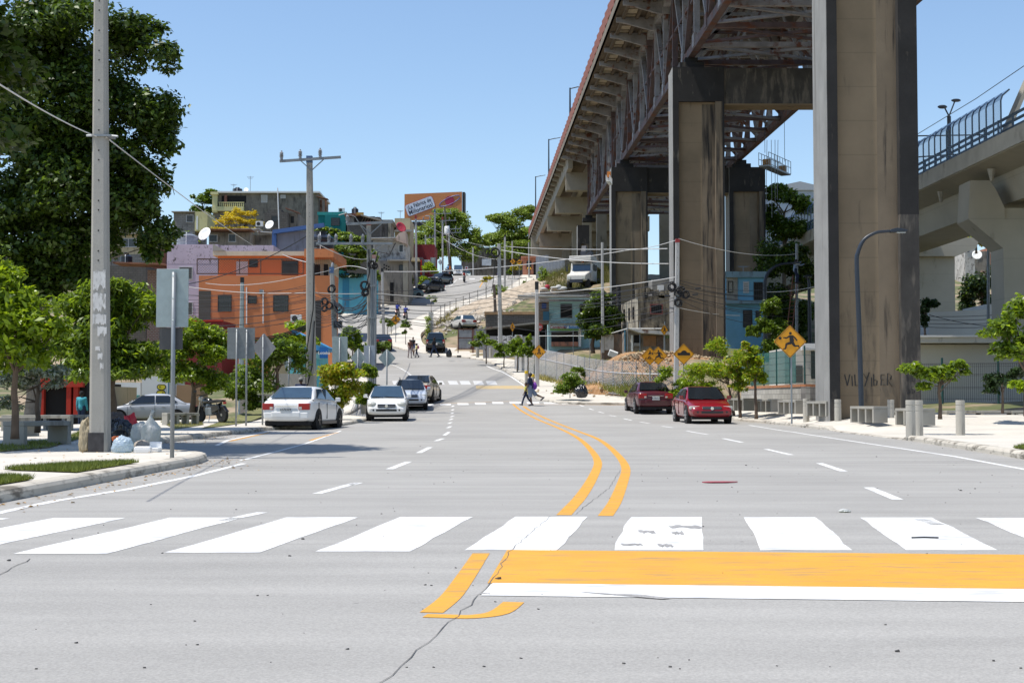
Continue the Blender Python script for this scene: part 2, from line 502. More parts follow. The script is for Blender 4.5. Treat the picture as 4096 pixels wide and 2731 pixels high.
RY = sorted(set(list(np.arange(-30, 20, 1.0)) + list(np.arange(20, 30, .2)) + list(np.arange(30, 72, .8)) + list(np.arange(72, 80, .2)) + list(np.arange(80, 262, 1.0)) + [262, 270, 300, 330]))
def strip(name, cols, mat, ys=RY):
 """cols(y) -> list of points (x, z above the road profile)"""
 vs = []; n = None
 for y in ys:
  c = cols(y)
  n = len(c)
  vs += [(x, y, zr(y) + z) for x, z in c]
 fs = [(j * n + i, j * n + i + 1, (j + 1) * n + i + 1, (j + 1) * n + i) for j in range(len(ys) - 1) for i in range(n - 1)]
 o = MB().add(vs, fs).obj(name, mat, fix=False)
 return tag(o, kind='structure')
strip('road', lambda y: [(xl(y) - .3 + (xr(y) - xl(y) + .6) * i / 16, 0) for i in range(17)], ROAD)
KH = .12
def kh_r(y):
 return .02 if 35.2 < y < 46.2 or 126 < y < 133 else KH
def kerb(name, side):
 def cols(y):
  h = KH if side < 0 else kh_r(y)
  e = xl(y) if side < 0 else xr(y)
  s = side
  c = [(e - .0 * s, -.1), (e + .01 * s, h * .6), (e + .035 * s, h * .9), (e + .08 * s, h + .004), (e + .22 * s, h + .006), (e + .225 * s, h - .03)]
  return c if s > 0 else c[::-1]
 return strip(name, cols, KERB, [y for y in RY if y < 262])
kerb('kerb', -1); kerb('kerb', 1)
def pave_left():
 def cols(y):
  w = 12 if y < 23.2 else (12 - (y - 23.2) * .9 if y < 27 else 8.6)
  if y > 54: w = max(3.2, 8.6 - (y - 54) * .9)
  L = xl(y)
  return [(L - w, -.3), (L - w, KH - .002)] + [(L - .2 - (w - .2) * (1 - k / 6), KH - .002) for k in range(1, 7)]
 strip('pavement', cols, PAVE, [y for y in RY if -2 < y < 262])
pave_left()
def rise(y): return float(np.interp(y, [40, 45, 50, 66, 72], [0, .16, .33, .33, 0]))
def pave_right():
 def cols(y):
  Rr = xr(y); h = kh_r(y) - .002
  if y < 48: w = 24
  elif y < 52: w = 24 - (y - 48) * 4.5
  elif y < 72.7: w = 6
  elif y < 84: w = 5.2 + (0 if y > 74.6 else (2.4 - Rr) * .0)
  elif y < 126: w = max(2.6, 5.2 - (y - 84) * .11)
  elif y < 134: w = 8
  else: w = 3.4
  up = rise(y)
  return [(Rr + .2 + (w - .2) * k / 10, h + up * max(0, min(1, (w * k / 10 - .6) / 1.8))) for k in range(11)] + [(Rr + w, -.3)]
 strip('pavement', cols, PAVE, [y for y in RY if -2 < y < 262])
pave_right()
# ---- road paint
def para(pts, up=.0022):
 return [RP(px, py, up) for px, py in pts]
def line_on_road(mb, pts, w, up=.0022, px=True):
 q = [RP(a, b, up) for a, b in pts] if px else [Vector(p) for p in pts]
 d = []
 for i in range(len(q) - 1):
  n = max(1, int((q[i + 1] - q[i]).length / .8))
  d += [q[i].lerp(q[i + 1], k / n) for k in range(n)]
 d.append(q[-1])
 vs = []
 for i, a in enumerate(d):
  t = (d[min(i + 1, len(d) - 1)] - d[max(i - 1, 0)]); t.z = 0; t.normalize()
  s = Vector((-t.y, t.x, 0)) * (w / 2)
  for k in (s, -s):
   v = a + k; v.z = zr(v.y) + up
   vs.append(v)
 fs = [(2 * i + 1, 2 * i + 3, 2 * i + 2, 2 * i) for i in range(len(d) - 1)]
 mb.add(vs, fs)
def markobj(mb, name, mat):
 return tag(mb.obj(name, mat, fix=False), kind='structure')
def z4(p): return (1300 + p[0] * .3826, 1100 + p[1] * .3826)
def z6(p): return (1400 + p[0] * .5527, 1550 + p[1] * .5527)
def z5(p): return (p[0] * .5952, 1600 + p[1] * .5952)
def z8(p): return (2700 + p[0] * .6576, 1700 + p[1] * .6576)
def smooth(pts, n=4):
 out = []
 for i in range(len(pts) - 1):
  p0 = pts[max(i - 1, 0)]; p1 = pts[i]; p2 = pts[i + 1]; p3 = pts[min(i + 2, len(pts) - 1)]
  for k in range(n):
   t = k / n
   out.append(tuple(.5 * ((2 * p1[c]) + (-p0[c] + p2[c]) * t + (2 * p0[c] - 5 * p1[c] + 4 * p2[c] - p3[c]) * t * t + (-p0[c] + 3 * p1[c] - 3 * p2[c] + p3[c]) * t ** 3) for c in range(len(p1))))
 out.append(tuple(pts[-1]))
 return out
def crosswalk():
 mb = MB()
 for k in range(-6, 8):
  xn, xf = -.29 + .923 * k, .03 + .925 * k
  yn = 8.98 + (.0 if k >= 0 else .07 * k) + .012 * k * k * (k > 0) * 0; yf = 11.6 + (.03 * k if k < 0 else -.03 * k)
  wn = .575
  n = 6
  vs = []
  for i in range(n + 1):
   t = i / n
   j1, j2 = random.uniform(-.012, .012), random.uniform(-.012, .012)
   y = yn + (yf - yn) * t
   vs += [(xn + (xf - xn) * t + j1, y, zr(y) + .0022), (xn + (xf - xn) * t + wn + j2, y, zr(y) + .0022)]
  mb.add(vs, [(2 * i, 2 * i + 1, 2 * i + 3, 2 * i + 2) for i in range(n)])
 markobj(mb, 'crosswalk_marking', PAINTW)
crosswalk()
mb = MB(); mb.quad((-.03, 9.0, zr(9) + .0024), (6.4, 8.42, zr(8.42) + .0024), (8.2, 6.62, zr(6.6) + .0024), (-.126, 7.35, zr(7.35) + .0024)); markobj(mb, 'stop_line_marking', PAINTY)
mb = MB(); mb.quad((-.10, 7.35, zr(7.35) + .0030), (8.2, 6.60, zr(6.6) + .0030), (8.2, 6.15, zr(6.15) + .0030), (-.15, 6.88, zr(6.88) + .0030)); markobj(mb, 'stop_line_marking', PAINTW)
mb = MB()
line_on_road(mb, smooth([(1925, 2212), (1860, 2310), (1800, 2390), (1725, 2450)]), .105)
line_on_road(mb, smooth([(1700, 2462), (1780, 2464), (1890, 2466), (1995, 2450), (2055, 2408)]), .1, up=.00226)
L1 = [(1548, 922), (1605, 860), (1660, 800), (1735, 690), (1790, 575), (1788, 520), (1755, 465), (1690, 395), (1600, 335), (1480, 280), (1370, 235), (1270, 185), (1215, 150), (1180, 118)]
L2 = [(1848, 928), (1890, 870), (1925, 810), (1972, 690), (1997, 600), (1978, 540), (1930, 480), (1860, 415), (1780, 365), (1650, 315), (1520, 265), (1400, 215), (1310, 170), (1255, 135)]
line_on_road(mb, smooth([z6(p) for p in L1], 3), .125)
line_on_road(mb, smooth([z6(p) for p in L2], 3), .125)
line_on_road(mb, [z6(p) for p in ((560, 117), (900, 107), (1160, 99))], .1)
line_on_road(mb, [z6(p) for p in ((1260, 120), (1700, 124), (2010, 128))], .1)
line_on_road(mb, [z5(p) for p in ((1545, 275), (1810, 216))], .1)
line_on_road(mb, [z5(p) for p in ((2085, 270), (2270, 216))], .1)
line_on_road(mb, [(1928, 1118), (1932, 1128), (1925, 1138), (1918, 1150)], .14)
markobj(mb, 'centre_line_marking', PAINTY)
mb = MB()
for a, b in (((0, 705), (62, 688)), ((285, 590), (424, 536)), ((498, 472), (580, 431)), ((619, 386), (673, 368)), ((682, 345), (716, 321)), ((704, 292), (732, 279)), ((713, 260), (735, 250)), ((721, 234), (743, 224)),
    ((729, 212), (749, 204)), ((734, 188), (750, 180)), ((736, 165), (751, 156)), ((737, 138), (752, 130)),
    ((1663, 127), (1692, 136)), ((1728, 151), (1762, 161)), ((1798, 174), (1838, 184)), ((1878, 200), (1928, 209)), ((1983, 225), (2038, 236)), ((2098, 248), (2168, 258)), ((2258, 279), (2338, 289))):
 line_on_road(mb, [z6(a), z6(b)], .11)
for a, b in (((72, 35), (198, 56)), ((293, 81), (410, 105)), ((553, 145), (707, 181)), ((878, 231), (1028, 281)), ((1178, 379), (1354, 452)), ((1488, 571), (1604, 606))):
 line_on_road(mb, [z8(a), z8(b)], .11)
line_on_road(mb, [(1268, 1974), (1420, 1932)], .1)
line_on_road(mb, [(890, 2082), (1048, 2049)], .1)
for i in range(14):
 t0 = i / 14; t1 = t0 + .04
 g = [(690, 932), (790, 972), (880, 1030), (950, 1100)]
 def at(t):
  k = min(2, int(t * 3)); f = t * 3 - k
  return z4((g[k][0] + (g[k + 1][0] - g[k][0]) * f, g[k][1] + (g[k + 1][1] - g[k][1]) * f))
 line_on_road(mb, [at(t0), at(t1)], .16)
for i in range(12):
 t0 = i / 12; t1 = t0 + .05
 A = (1750, 1168); B = (1805, 1142); C = (1828, 1118)
 def at2(t):
  return (A[0] + (B[0] - A[0]) * t * 2, A[1] + (B[1] - A[1]) * t * 2) if t < .5 else (B[0] + (C[0] - B[0]) * (t * 2 - 1), B[1] + (C[1] - B[1]) * (t * 2 - 1))
 line_on_road(mb, [at2(t0), at2(t1)], .16)
markobj(mb, 'lane_marking', PAINTW)
mb = MB()
line_on_road(mb, [z5(p) for p in ((-60, 770), (150, 722), (400, 672), (850, 600), (1300, 510), (1640, 425))], .1)
line_on_road(mb, [z5(p) for p in ((1455, 305), (1530, 270), (1810, 208))], .1)
line_on_road(mb, [z5(p) for p in ((1620, 405), (1860, 345), (2060, 290), (2290, 205))], .08)
line_on_road(mb, [z4(p) for p in ((540, 986), (815, 985))], .12)
line_on_road(mb, [z4(p) for p in ((560, 1043), (900, 1040))], .12)
line_on_road(mb, [z8(p) for p in ((450, 0), (720, 42), (1150, 108), (1700, 190), (2123, 268), (2400, 320))], .1)
line_on_road(mb, [z4(p) for p in ((2091, 1160), (1950, 1065), (1850, 1010), (1690, 950))], .14)
markobj(mb, 'edge_line_marking', PAINTW)
mb = MB()
for x0, x1, y0, y1 in ((560, 607, 118, 130), (655, 732, 115, 127), (780, 860, 112, 125), (907, 985, 108, 122), (1033, 1112, 103, 117), (1157, 1240, 102, 115), (1283, 1372, 104, 117), (1405, 1510, 106, 118), (1533, 1640, 107, 120), (1657, 1755, 108, 121), (1780, 1880, 108, 123), (1900, 2005, 109, 125)):
 mb.add([RP(*z6(p), .003) for p in ((x0, y1), (x1, y1), (x1 - 5, y0), (x0 - 5, y0))], [(0, 1, 2, 3)])
markobj(mb, 'crosswalk_marking', PAINTW)
mb = MB()
for x0, x1 in ((700, 790), (850, 935), (988, 1090), (1140, 1230), (1283, 1375), (1405, 1505), (1545, 1640), (1680, 1780)):
 mb.add([RP(*z4(p), .003) for p in ((x0 + 18, 1145), (x1 + 24, 1145), (x1, 1106), (x0, 1106))], [(0, 1, 2, 3)])
for x0 in (1480, 1505, 1530, 1555, 1580, 1605, 1630):
 X = 1835 + (x0 - 1480) * 1.7
 mb.add([RP(*p, .003) for p in ((X, 1117.5), (X + 22, 1117.5), (X + 22, 1113.5), (X, 1113.5))], [(0, 1, 2, 3)])
markobj(mb, 'crosswalk_marking', PAINTFW)
mb = MB(); mb.add([RP(*z4(p), .003) for p in ((1580, 1190), (2091, 1190), (2070, 1156), (1575, 1156))], [(0, 1, 2, 3)]); markobj(mb, 'stop_line_marking', PAINTF)
mb = MB(); rs = random.Random(2)
for x0, x1, y0, y1 in ((1970, 2200, 335, 366), (1765, 1890, 370, 396), (1990, 2080, 375, 411), (1650, 1800, 458, 482), (1895, 2010, 460, 490), (1380, 2000, 785, 835), (700, 780, 795, 806)):
 n = 9; e = [(x0 + (x1 - x0) * i / n, y0 + rs.uniform(0, .3) * (y1 - y0)) for i in range(n)] + [(x1 + rs.uniform(-14, 0), y0 + (y1 - y0) * .5)] + [(x1 - (x1 - x0) * i / n, y1 - rs.uniform(0, .5) * (y1 - y0)) for i in range(n)]
 if x0 == 1380: e = [(1385, 788), (1600, 800), (1800, 806), (2000, 830), (1930, 836), (1700, 818), (1500, 802)]
 mb.add([RP(1500 + a * .595, 1900 + b * .595, .0042) for a, b in e], [tuple(range(len(e)))])
markobj(mb, 'road_scuff', M('tyre scuffed paint', (.33, .32, .31), .9, .3, 18, speck=.3))
# cracks in the slabs
mb = MB()
def crack(pts, w, seed):
 rnd = random.Random(seed)
 q = [RP(a, b, .0034) for a, b in pts]
 d = []
 for i in range(len(q) - 1):
  n = max(2, int((q[i + 1] - q[i]).length / .15))
  d += [q[i].lerp(q[i + 1], k / n) + Vector((rnd.uniform(-.012, .012), rnd.uniform(-.01, .01), 0)) for k in range(n)]
 d.append(q[-1])
 vs = []
 for a in d:
  ww = w * rnd.uniform(.4, 1.2)
  vs += [(a.x - ww / 2, a.y, zr(a.y) + .0034), (a.x + ww / 2, a.y, zr(a.y) + .0034)]
 mb.add(vs, [(2 * i, 2 * i + 1, 2 * i + 3, 2 * i + 2) for i in range(len(d) - 1)])
crack([(1520, 2740), (1740, 2540), (1900, 2400), (1960, 2340), (2035, 2208), (2200, 2065), (2300, 2055), (2440, 1950), (2480, 1880)], .005, 1)
crack([(-20, 2310), (120, 2235)], .006, 3)
markobj(mb, 'road_crack', M('crack', (.11, .105, .10), .95, .3, 20))
# ---- grass, fallen leaves and grit
GRASS = M('grass blades', (.14, .19, .035), .7, .1, 3, island=.45, trans=.25)
GRASSD = M('dry grass blades', (.24, .23, .075), .8, .1, 3, island=.4, trans=.2)
TURF = M('turf', (.16, .165, .055), .95, .3, 4, bump=.5, bscale=25, stain=.4, stainc=(.25, .19, .1), sscale=(2, 2, 2))
def blades(name, label, pts_fn, n, h, mat, w=.012, lean=.35, seed=1):
 rnd = np.random.RandomState(seed)
 V = np.zeros((n, 3, 3), np.float32)
 for i in range(n):
  x, y, z = pts_fn(rnd)
  a = rnd.uniform(0, 2 * math.pi); hh = h * rnd.uniform(.5, 1.3)
  dx, dy = math.cos(a) * w / 2, math.sin(a) * w / 2
  lx, ly = rnd.normal(0, lean * hh, 2)
  V[i] = ((x - dx, y - dy, z), (x + dx, y + dy, z), (x + lx, y + ly, z + hh))
 me = bpy.data.meshes.new(name)
 me.from_pydata(V.reshape(-1, 3).tolist(), [], [(3 * i, 3 * i + 1, 3 * i + 2) for i in range(n)])
 me.materials.append(mat)
 o = bpy.data.objects.new(name, me); COL.objects.link(o)
 return tag(o, label, kind='stuff')
def poly_sampler(poly, z_fn):
 xs = [p[0] for p in poly]; ys = [p[1] for p in poly]
 def inside(x, y):
  c = False; j = len(poly) - 1
  for i in range(len(poly)):
   if ((poly[i][1] > y) != (poly[j][1] > y)) and (x < (poly[j][0] - poly[i][0]) * (y - poly[i][1]) / (poly[j][1] - poly[i][1]) + poly[i][0]): c = not c
   j = i
  return c
 def fn(r):
  for _ in range(200):
   x, y = r.uniform(min(xs), max(xs)), r.uniform(min(ys), max(ys))
   if inside(x, y): return x, y, z_fn(x, y)
  return x, y, z_fn(x, y)
 return fn
def turf_patch(poly, h=KH, up=.012):
 vs = [(x, y, zr(y) + h + up) for x, y in poly]
 o = MB().add(vs, [tuple(range(len(vs)))]).obj('turf', TURF, fix=False)
 return tag(o, kind='structure')
def PP(px, py, h=KH):
 """place on the pavement surface near the camera"""
 d = (CAMH - h) * F / (py - 1612)
 for _ in range(6):
  d = (CAMH - h - zr(d)) * F / (py - 1612)
 q = P(px, py, d)
 return (q.x, q.y)
grass_polys = []
def grass(px_poly, n, h=.07, h0=KH, seed=1, mat=None, label='short green grass in a verge cut into the pavement', w=.01):
 poly = [PP(a, b, h0) for a, b in px_poly]
 poly = [(min(x, xl(y) - .26) if x < 0 else max(x, xr(y) + .26), y) for x, y in poly]
 turf_patch(poly, h0)
 blades('grass', label, poly_sampler(poly, lambda x, y: zr(y) + h0 + .01), n, h, mat or GRASS, seed=seed, w=w)
grass([(10, 1880), (120, 1872), (300, 1860), (640, 1850), (560, 1868), (430, 1890), (200, 1886)], 9000, .06, seed=2)
grass([(-90, 1925), (20, 1912), (160, 1918), (262, 1926), (120, 1945), (-60, 1970)], 5000, .06, seed=3)
grass([(-80, 1790), (60, 1768), (230, 1760), (330, 1722), (500, 1712), (520, 1742), (330, 1752), (200, 1790), (-60, 1812)], 6000, .06, seed=4, label='patchy shaded grass between the concrete benches')
grass([(640, 1692), (760, 1694), (800, 1690), (815, 1700), (700, 1716)], 1600, .07, seed=5, mat=GRASSD, label='dry grass round the benches beside the silver car')
grass([(800, 1715), (900, 1690), (1130, 1672), (1135, 1678), (990, 1694)], 900, .07, seed=6, mat=GRASSD, label='dry grass along the inner pavement edge')
grass([(3290, 1676), (3060, 1682), (3150, 1690), (3330, 1690), (3345, 1684)], 2500, .06, seed=7, label='thin grass at the foot of the sign and street trees')
grass([(3880, 1792), (4150, 1770), (4150, 1812), (4000, 1800)], 2500, .06, h0=KH, seed=8, label='green grass beside the rounded kerb')
grass([(3760, 1672), (4150, 1655), (4150, 1712), (3900, 1700)], 3500, .06, h0=KH, seed=9, mat=GRASSD, label='dry lawn in front of the concrete benches')
grass([(2850, 1640), (3010, 1655), (2960, 1668), (2880, 1660)], 900, .06, h0=KH, seed=10, label='grass strip under the roadside trees')
# ================================================================ the steel truss bridge
BS = -.03175
def BR(x0, d, z): return Vector((x0 + BS * d, d, z))
TAN = M('stained tan concrete', (.235, .178, .115), .9, .16, .45, stain=.3, stainc=(.055, .046, .038), sscale=(.7, .7, .12), bump=.25, bscale=12, joints=((2, 1.22, .03),))
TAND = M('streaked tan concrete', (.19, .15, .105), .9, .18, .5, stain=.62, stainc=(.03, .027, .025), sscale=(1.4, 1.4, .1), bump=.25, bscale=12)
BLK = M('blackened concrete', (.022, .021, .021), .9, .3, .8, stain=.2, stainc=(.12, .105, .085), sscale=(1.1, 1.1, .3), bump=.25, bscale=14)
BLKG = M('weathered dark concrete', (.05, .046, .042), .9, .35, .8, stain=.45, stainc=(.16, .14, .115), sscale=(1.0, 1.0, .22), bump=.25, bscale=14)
GREYC = M('light grey column side', (.27, .265, .25), .85, .14, .8, stain=.3, stainc=(.13, .12, .11), sscale=(2.2, 2.2, .06), bump=.3, bscale=10)
CONB = M('viaduct concrete', (.31, .28, .225), .9, .14, .5, stain=.2, stainc=(.12, .105, .085), sscale=(.6, .6, .2), bump=.15, bscale=10)
TRUSS = M('weathered grey truss paint', (.25, .24, .245), .7, .3, 1.2, rust=.22)
TRUSSR = M('rust brown truss paint', (.10, .068, .066), .75, .35, 1.2, rust=.3)
DECKU = M('deck underside', (.12, .09, .062), .9, .3, .7, stain=.4, stainc=(.05, .042, .035), sscale=(1, 1, 1))
FASC = M('grimy deck edge', (.20, .17, .13), .9, .3, 1.5, stain=.4)
RAILR = M('orange red railing', (.24, .08, .05), .7, .12, 1)
ZP = 21.75
bridge = thing('truss_bridge', 'high steel truss bridge on tall concrete piers with a red railed deck', 'bridge', (0, 0, 0))
def pier_column(x0, d, zb, zt, w=3.2, dep=2.3, tall=False):
 """column with a sunken face: a part of the bridge"""
 o = BR(x0, d, 0)
 mb = MB()
 fl, fr = .38, .55
 cap = 2.15
 def b(xa, xb, ya, yb, za, zc, m):
  mb.mat(m); mb.bb((o.x + xa, o.y + ya, za), (o.x + xb, o.y + yb, zc))
 k_ = .8 if w > 2 else .2
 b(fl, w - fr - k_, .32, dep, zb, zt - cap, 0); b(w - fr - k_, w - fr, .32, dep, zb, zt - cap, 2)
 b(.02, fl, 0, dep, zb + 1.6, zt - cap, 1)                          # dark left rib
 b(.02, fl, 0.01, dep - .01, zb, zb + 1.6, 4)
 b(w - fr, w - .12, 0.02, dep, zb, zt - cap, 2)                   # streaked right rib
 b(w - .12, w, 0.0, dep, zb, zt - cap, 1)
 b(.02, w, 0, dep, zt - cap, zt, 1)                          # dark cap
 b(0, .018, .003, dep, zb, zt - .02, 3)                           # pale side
 b(fl, w - fr, .30, .318, zt - cap - .12, zt - cap, 0)
 return mb.obj('pier_column', [TAN, BLK, TAND, GREYC, BLKG], bridge)
X1 = 12.72
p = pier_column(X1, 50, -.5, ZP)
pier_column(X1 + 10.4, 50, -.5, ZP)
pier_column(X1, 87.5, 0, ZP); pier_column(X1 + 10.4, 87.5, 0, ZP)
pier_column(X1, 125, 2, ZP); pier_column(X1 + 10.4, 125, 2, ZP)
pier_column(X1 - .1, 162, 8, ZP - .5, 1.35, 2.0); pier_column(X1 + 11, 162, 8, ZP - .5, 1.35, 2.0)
# wide right rib of the nearest column is black with a peeled patch
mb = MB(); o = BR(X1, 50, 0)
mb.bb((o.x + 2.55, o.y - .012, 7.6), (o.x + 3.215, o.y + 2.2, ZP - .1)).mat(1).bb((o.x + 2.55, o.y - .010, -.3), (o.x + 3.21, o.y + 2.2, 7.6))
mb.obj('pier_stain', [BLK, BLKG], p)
gr = M('spray paint black', (.02, .02, .022), .6, .1, 8)
STK = dict(V=[(0, 1), (.35, 0), (.7, 1.05)], I=[(.1, .85), (.15, 0)], L=[(0, 1), (.08, 0), (.6, .08)], Y=[(0, 1), (.35, .55), (.75, 1.1), (.2, -.05)], i=[(.1, .7), (.12, 0)], b=[(0, 1), (.02, 0), (.45, .08), (.5, .4), (.05, .5)],
     E=[(.6, .95), (.05, .95), (.1, .5), (.5, .52), (.1, .5), (.05, 0), (.65, .05)], R=[(0, 0), (.02, 1), (.5, .85), (.45, .55), (.05, .5), (.65, -.1)], S=[(.5, .95), (.1, .85), (.15, .55), (.5, .4), (.4, .05), (0, .1)])
def spray(txt, x, y, z, h, w):
 rs = random.Random(len(txt)); mb = MB(); k = 0
 for ch in txt:
  q = [(x + a * h * .62 + rs.uniform(-.012, .012), y - .001 * k, z + b * h + rs.uniform(-.015, .015)) for a, b in STK[ch]]
  for i in range(len(q) - 1):
   k += 1; mb.beam((q[i][0], y - .0008 * k, q[i][2]), (q[i + 1][0], y - .0008 * k, q[i + 1][2]), w, .006)
  x += h * (.26 if ch in 'Ii' else .58)
 mb.obj('graffiti', gr, p)
spray('VIL', o.x + .62, o.y + .31, 1.56, .40, .034); spray('YibER', o.x + 1.28, o.y + .31, 1.56, .42, .034); spray('SIL', o.x + 2.70, o.y - .02, 1.7, .24, .024); spray('bb', o.x + 2.74, o.y - .02, 1.28, .26, .028)
for d in (50, 87.5, 125):
 a = BR(X1 + 3.2, d, 0)
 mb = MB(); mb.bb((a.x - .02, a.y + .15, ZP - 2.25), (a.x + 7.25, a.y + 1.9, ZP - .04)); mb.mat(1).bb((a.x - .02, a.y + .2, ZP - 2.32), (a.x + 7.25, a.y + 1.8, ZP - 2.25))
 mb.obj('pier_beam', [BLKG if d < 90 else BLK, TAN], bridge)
for d in (50, 87.5, 125, 162):
 for x0 in (X1, X1 + 10.4):
  a = BR(x0 + 1.3, d + 1.1, ZP)
  MB().box((a.x, a.y, ZP + .2), (1.5, 1.3, .4)).box((a.x, a.y, ZP + .58), (.8, .8, .36)).obj('bearing', BLK, bridge)
ZL, ZU = 22.75, 29.0
XA, XB = 14.0, 24.2          # the two truss planes
D0, D1 = 41.0, 162.5
PS = 4.5
nodes = [D0 + i * PS for i in range(int((D1 - D0) / PS) + 1)]
def web(x0, name_mat):
 for z, w, h in ((ZL, .42, .5), (ZU, .45, .55)):
  mb = MB(); mb.beam(BR(x0, D0, z), BR(x0, D1, z), w, h); mb.obj('chord', TRUSS if z == ZU else TRUSSR, bridge)
 mb = MB(); mb.beam(BR(x0, D0, (ZL + ZU) / 2), BR(x0, D1, (ZL + ZU) / 2), .16, .16); mb.obj('middle_chord', TRUSSR, bridge)
 for i, d in enumerate(nodes):
  mb = MB(); mb.beam(BR(x0, d, ZL), BR(x0, d, ZU), .36, .3)
  mb.box(BR(x0, d, ZL + .25), (.5, .9, .8)); mb.box(BR(x0, d, ZU - .3), (.5, .9, .8))
  mb.obj('truss_post', TRUSS if i % 3 else TRUSSR, bridge)
  if i < len(nodes) - 1:
   d2 = nodes[i + 1]; zm = (ZL + ZU) / 2
   mb = MB()
   if i % 2: mb.beam(BR(x0, d, ZL), BR(x0, d2, ZU), .3, .22)
   else: mb.beam(BR(x0, d, ZU), BR(x0, d2, ZL), .3, .22)
   mb.beam(BR(x0, d, zm), BR(x0, (d + d2) / 2, ZU if i % 2 else ZL), .09, .09)
   mb.obj('truss_diagonal', TRUSS if i % 2 else TRUSSR, bridge)
web(XA, None); web(XB, None)
# bottom and top bracing between the two trusses, sway frames
for i, d in enumerate(nodes):
 mb = MB()
 mb.beam(BR(XA, d, ZL), BR(XB, d, ZL), .3, .3)
 if i < len(nodes) - 1:
  d2 = nodes[i + 1]
  mb.beam(BR(XA, d, ZL - .03), BR(XB, d2, ZL - .03), .2, .16); mb.beam(BR(XB, d, ZL + .14), BR(XA, d2, ZL + .14), .2, .16)
 mb.obj('bottom_brace', TRUSSR if i % 2 else TRUSS, bridge)
 mb = MB()
 xm = (XA + XB) / 2
 mb.beam(BR(XA, d, ZL + .2), BR(xm, d, ZU - .6), .2, .2); mb.beam(BR(XB, d, ZL + .2), BR(xm, d, ZU - .6), .2, .2)
 mb.beam(BR(XA, d, (ZL + ZU) / 2), BR(XB, d, (ZL + ZU) / 2), .2, .2)
 mb.beam(BR(xm - 2.5, d, ZL), BR(xm, d, ZU - .6), .14, .14); mb.beam(BR(xm + 2.5, d, ZL), BR(xm, d, ZU - .6), .14, .14)
 mb.obj('sway_frame', TRUSS if i % 3 else TRUSSR, bridge)
 if d > 38:
  mb = MB()   # floor beam with a tapering bracket on either side
  for s, x0 in ((-1, XA), (1, XB)):
   a = BR(x0, d, ZU); e = 3.0
   pts = [(0, -.75), (0, .32), (s * e, .32), (s * e, .0), (s * e * .8, -.08)]
   mb.prism([(a.x + p, a.z + q) for p, q in pts], d - .15, d + .15)
  mb.beam(BR(XA, d, ZU), BR(XB, d, ZU), .35, .9)
  mb.obj('deck_bracket', TRUSS, bridge)
ZD = 29.45
mb = MB()
xl0, xr0 = 10.75, 27.4
for a, b in ((26, 248),):
 A, B = BR(xl0, a, 0), BR(xl0, b, 0); w = xr0 - xl0
 vs = [(A.x, a, ZD), (A.x + w, a, ZD), (B.x + w, b, ZD), (B.x, b, ZD), (A.x, a, ZD + .45), (A.x + w, a, ZD + .45), (B.x + w, b, ZD + .45), (B.x, b, ZD + .45)]
 mb.add(vs, [(3, 2, 1, 0), (4, 5, 6, 7), (0, 1, 5, 4), (1, 2, 6, 5), (2, 3, 7, 6), (3, 0, 4, 7)])
mb.obj('deck', DECKU, bridge)
mb = MB()
for x0 in (11.5, 12.5, 13.2, 15.5, 17.2, 19, 21, 22.8, 25.2, 26.4):
 mb.beam(BR(x0, 36, ZD - .14), BR(x0, 162, ZD - .14), .22, .28)
mb.obj('stringer', DECKU, bridge)
mb = MB()
for d in np.arange(38, 164, 1.5):
 for x0, w in ((12.0, .5), (13.6, .5)):
  mb.box(BR(x0, d, ZD - .03), (.75, 1.1, .06))
tag(mb.obj('deck_grating', M('light deck grating', (.42, .35, .25), .8, .2, 3), bridge), kind='stuff')
mb = MB(); mb.beam(BR(xl0 + .08, 26, ZD + .3), BR(xl0 + .08, 248, ZD + .3), .18, .6); mb.obj('fascia', FASC, bridge)
mb = MB(); mb.beam(BR(xr0 - .08, 26, ZD + .3), BR(xr0 - .08, 248, ZD + .3), .18, .6); mb.obj('fascia', FASC, bridge)
for xx in (xl0 + .1, xr0 - .1):
 mb = MB(); mt = MB()
 for i, d in enumerate(np.arange(28, 247, 2.25)):
  mb.box(BR(xx, d, ZD + 1.35), (.12, 2.05, 1.05), rz=.10)
  mb.box(BR(xx, d + 1.12, ZD + 1.25), (.2, .18, 1.2))
  mt.box(BR(xx, d + 1.12, ZD + .75), (.16, .12, .5))
 mb.obj('railing', RAILR, bridge); mt.obj('railing_post', CONB, bridge)
# concrete approach: deck girders, bents with cantilevered cap beams
mb = MB()
for x0 in (11.9, 14.6, 17.4, 20.2, 23.0, 25.8):
 mb.beam(BR(x0, 163, ZD - .75), BR(x0, 248, ZD - .75), .55, 1.5)
mb.obj('girder', CONB, bridge)
mb = MB()
for d in np.arange(164, 247, 4.0):
 a = BR(xl0 + .1, d, ZD)
 mb.prism([(a.x, ZD), (a.x + 1.25, ZD), (a.x + 1.25, ZD - 1.3), (a.x + .9, ZD - .55), (a.x, ZD - .2)], d - .2, d + .2)
mb.obj('deck_rib', CONB, bridge)
for d, zb in ((166, 11), (186, 13), (205, 16), (226, 19)):
 mb = MB(); z1 = ZD - 1.5
 a = BR(0, d, 0)
 mb.bb((a.x + 11.6, d, z1 - 2.1), (a.x + 26.4, d + 1.4, z1))
 for x0 in (15.2, 18.9, 22.6):
  mb.bb((a.x + x0, d + .1, zb - 4), (a.x + x0 + 1.15, d + 1.2, z1 - 2.1))
 mb.bb((a.x + 15.2, d + .2, zb + 3), (a.x + 23.5, d + 1.1, zb + 4));
 mb.obj('bent', CONB, bridge)
mb = MB(); a = BR(0, 240, 0); mb.bb((a.x + 10.9, 240, 17), (a.x + 27.3, 249, ZD - .02)); mb.obj('abutment', CONB, bridge)
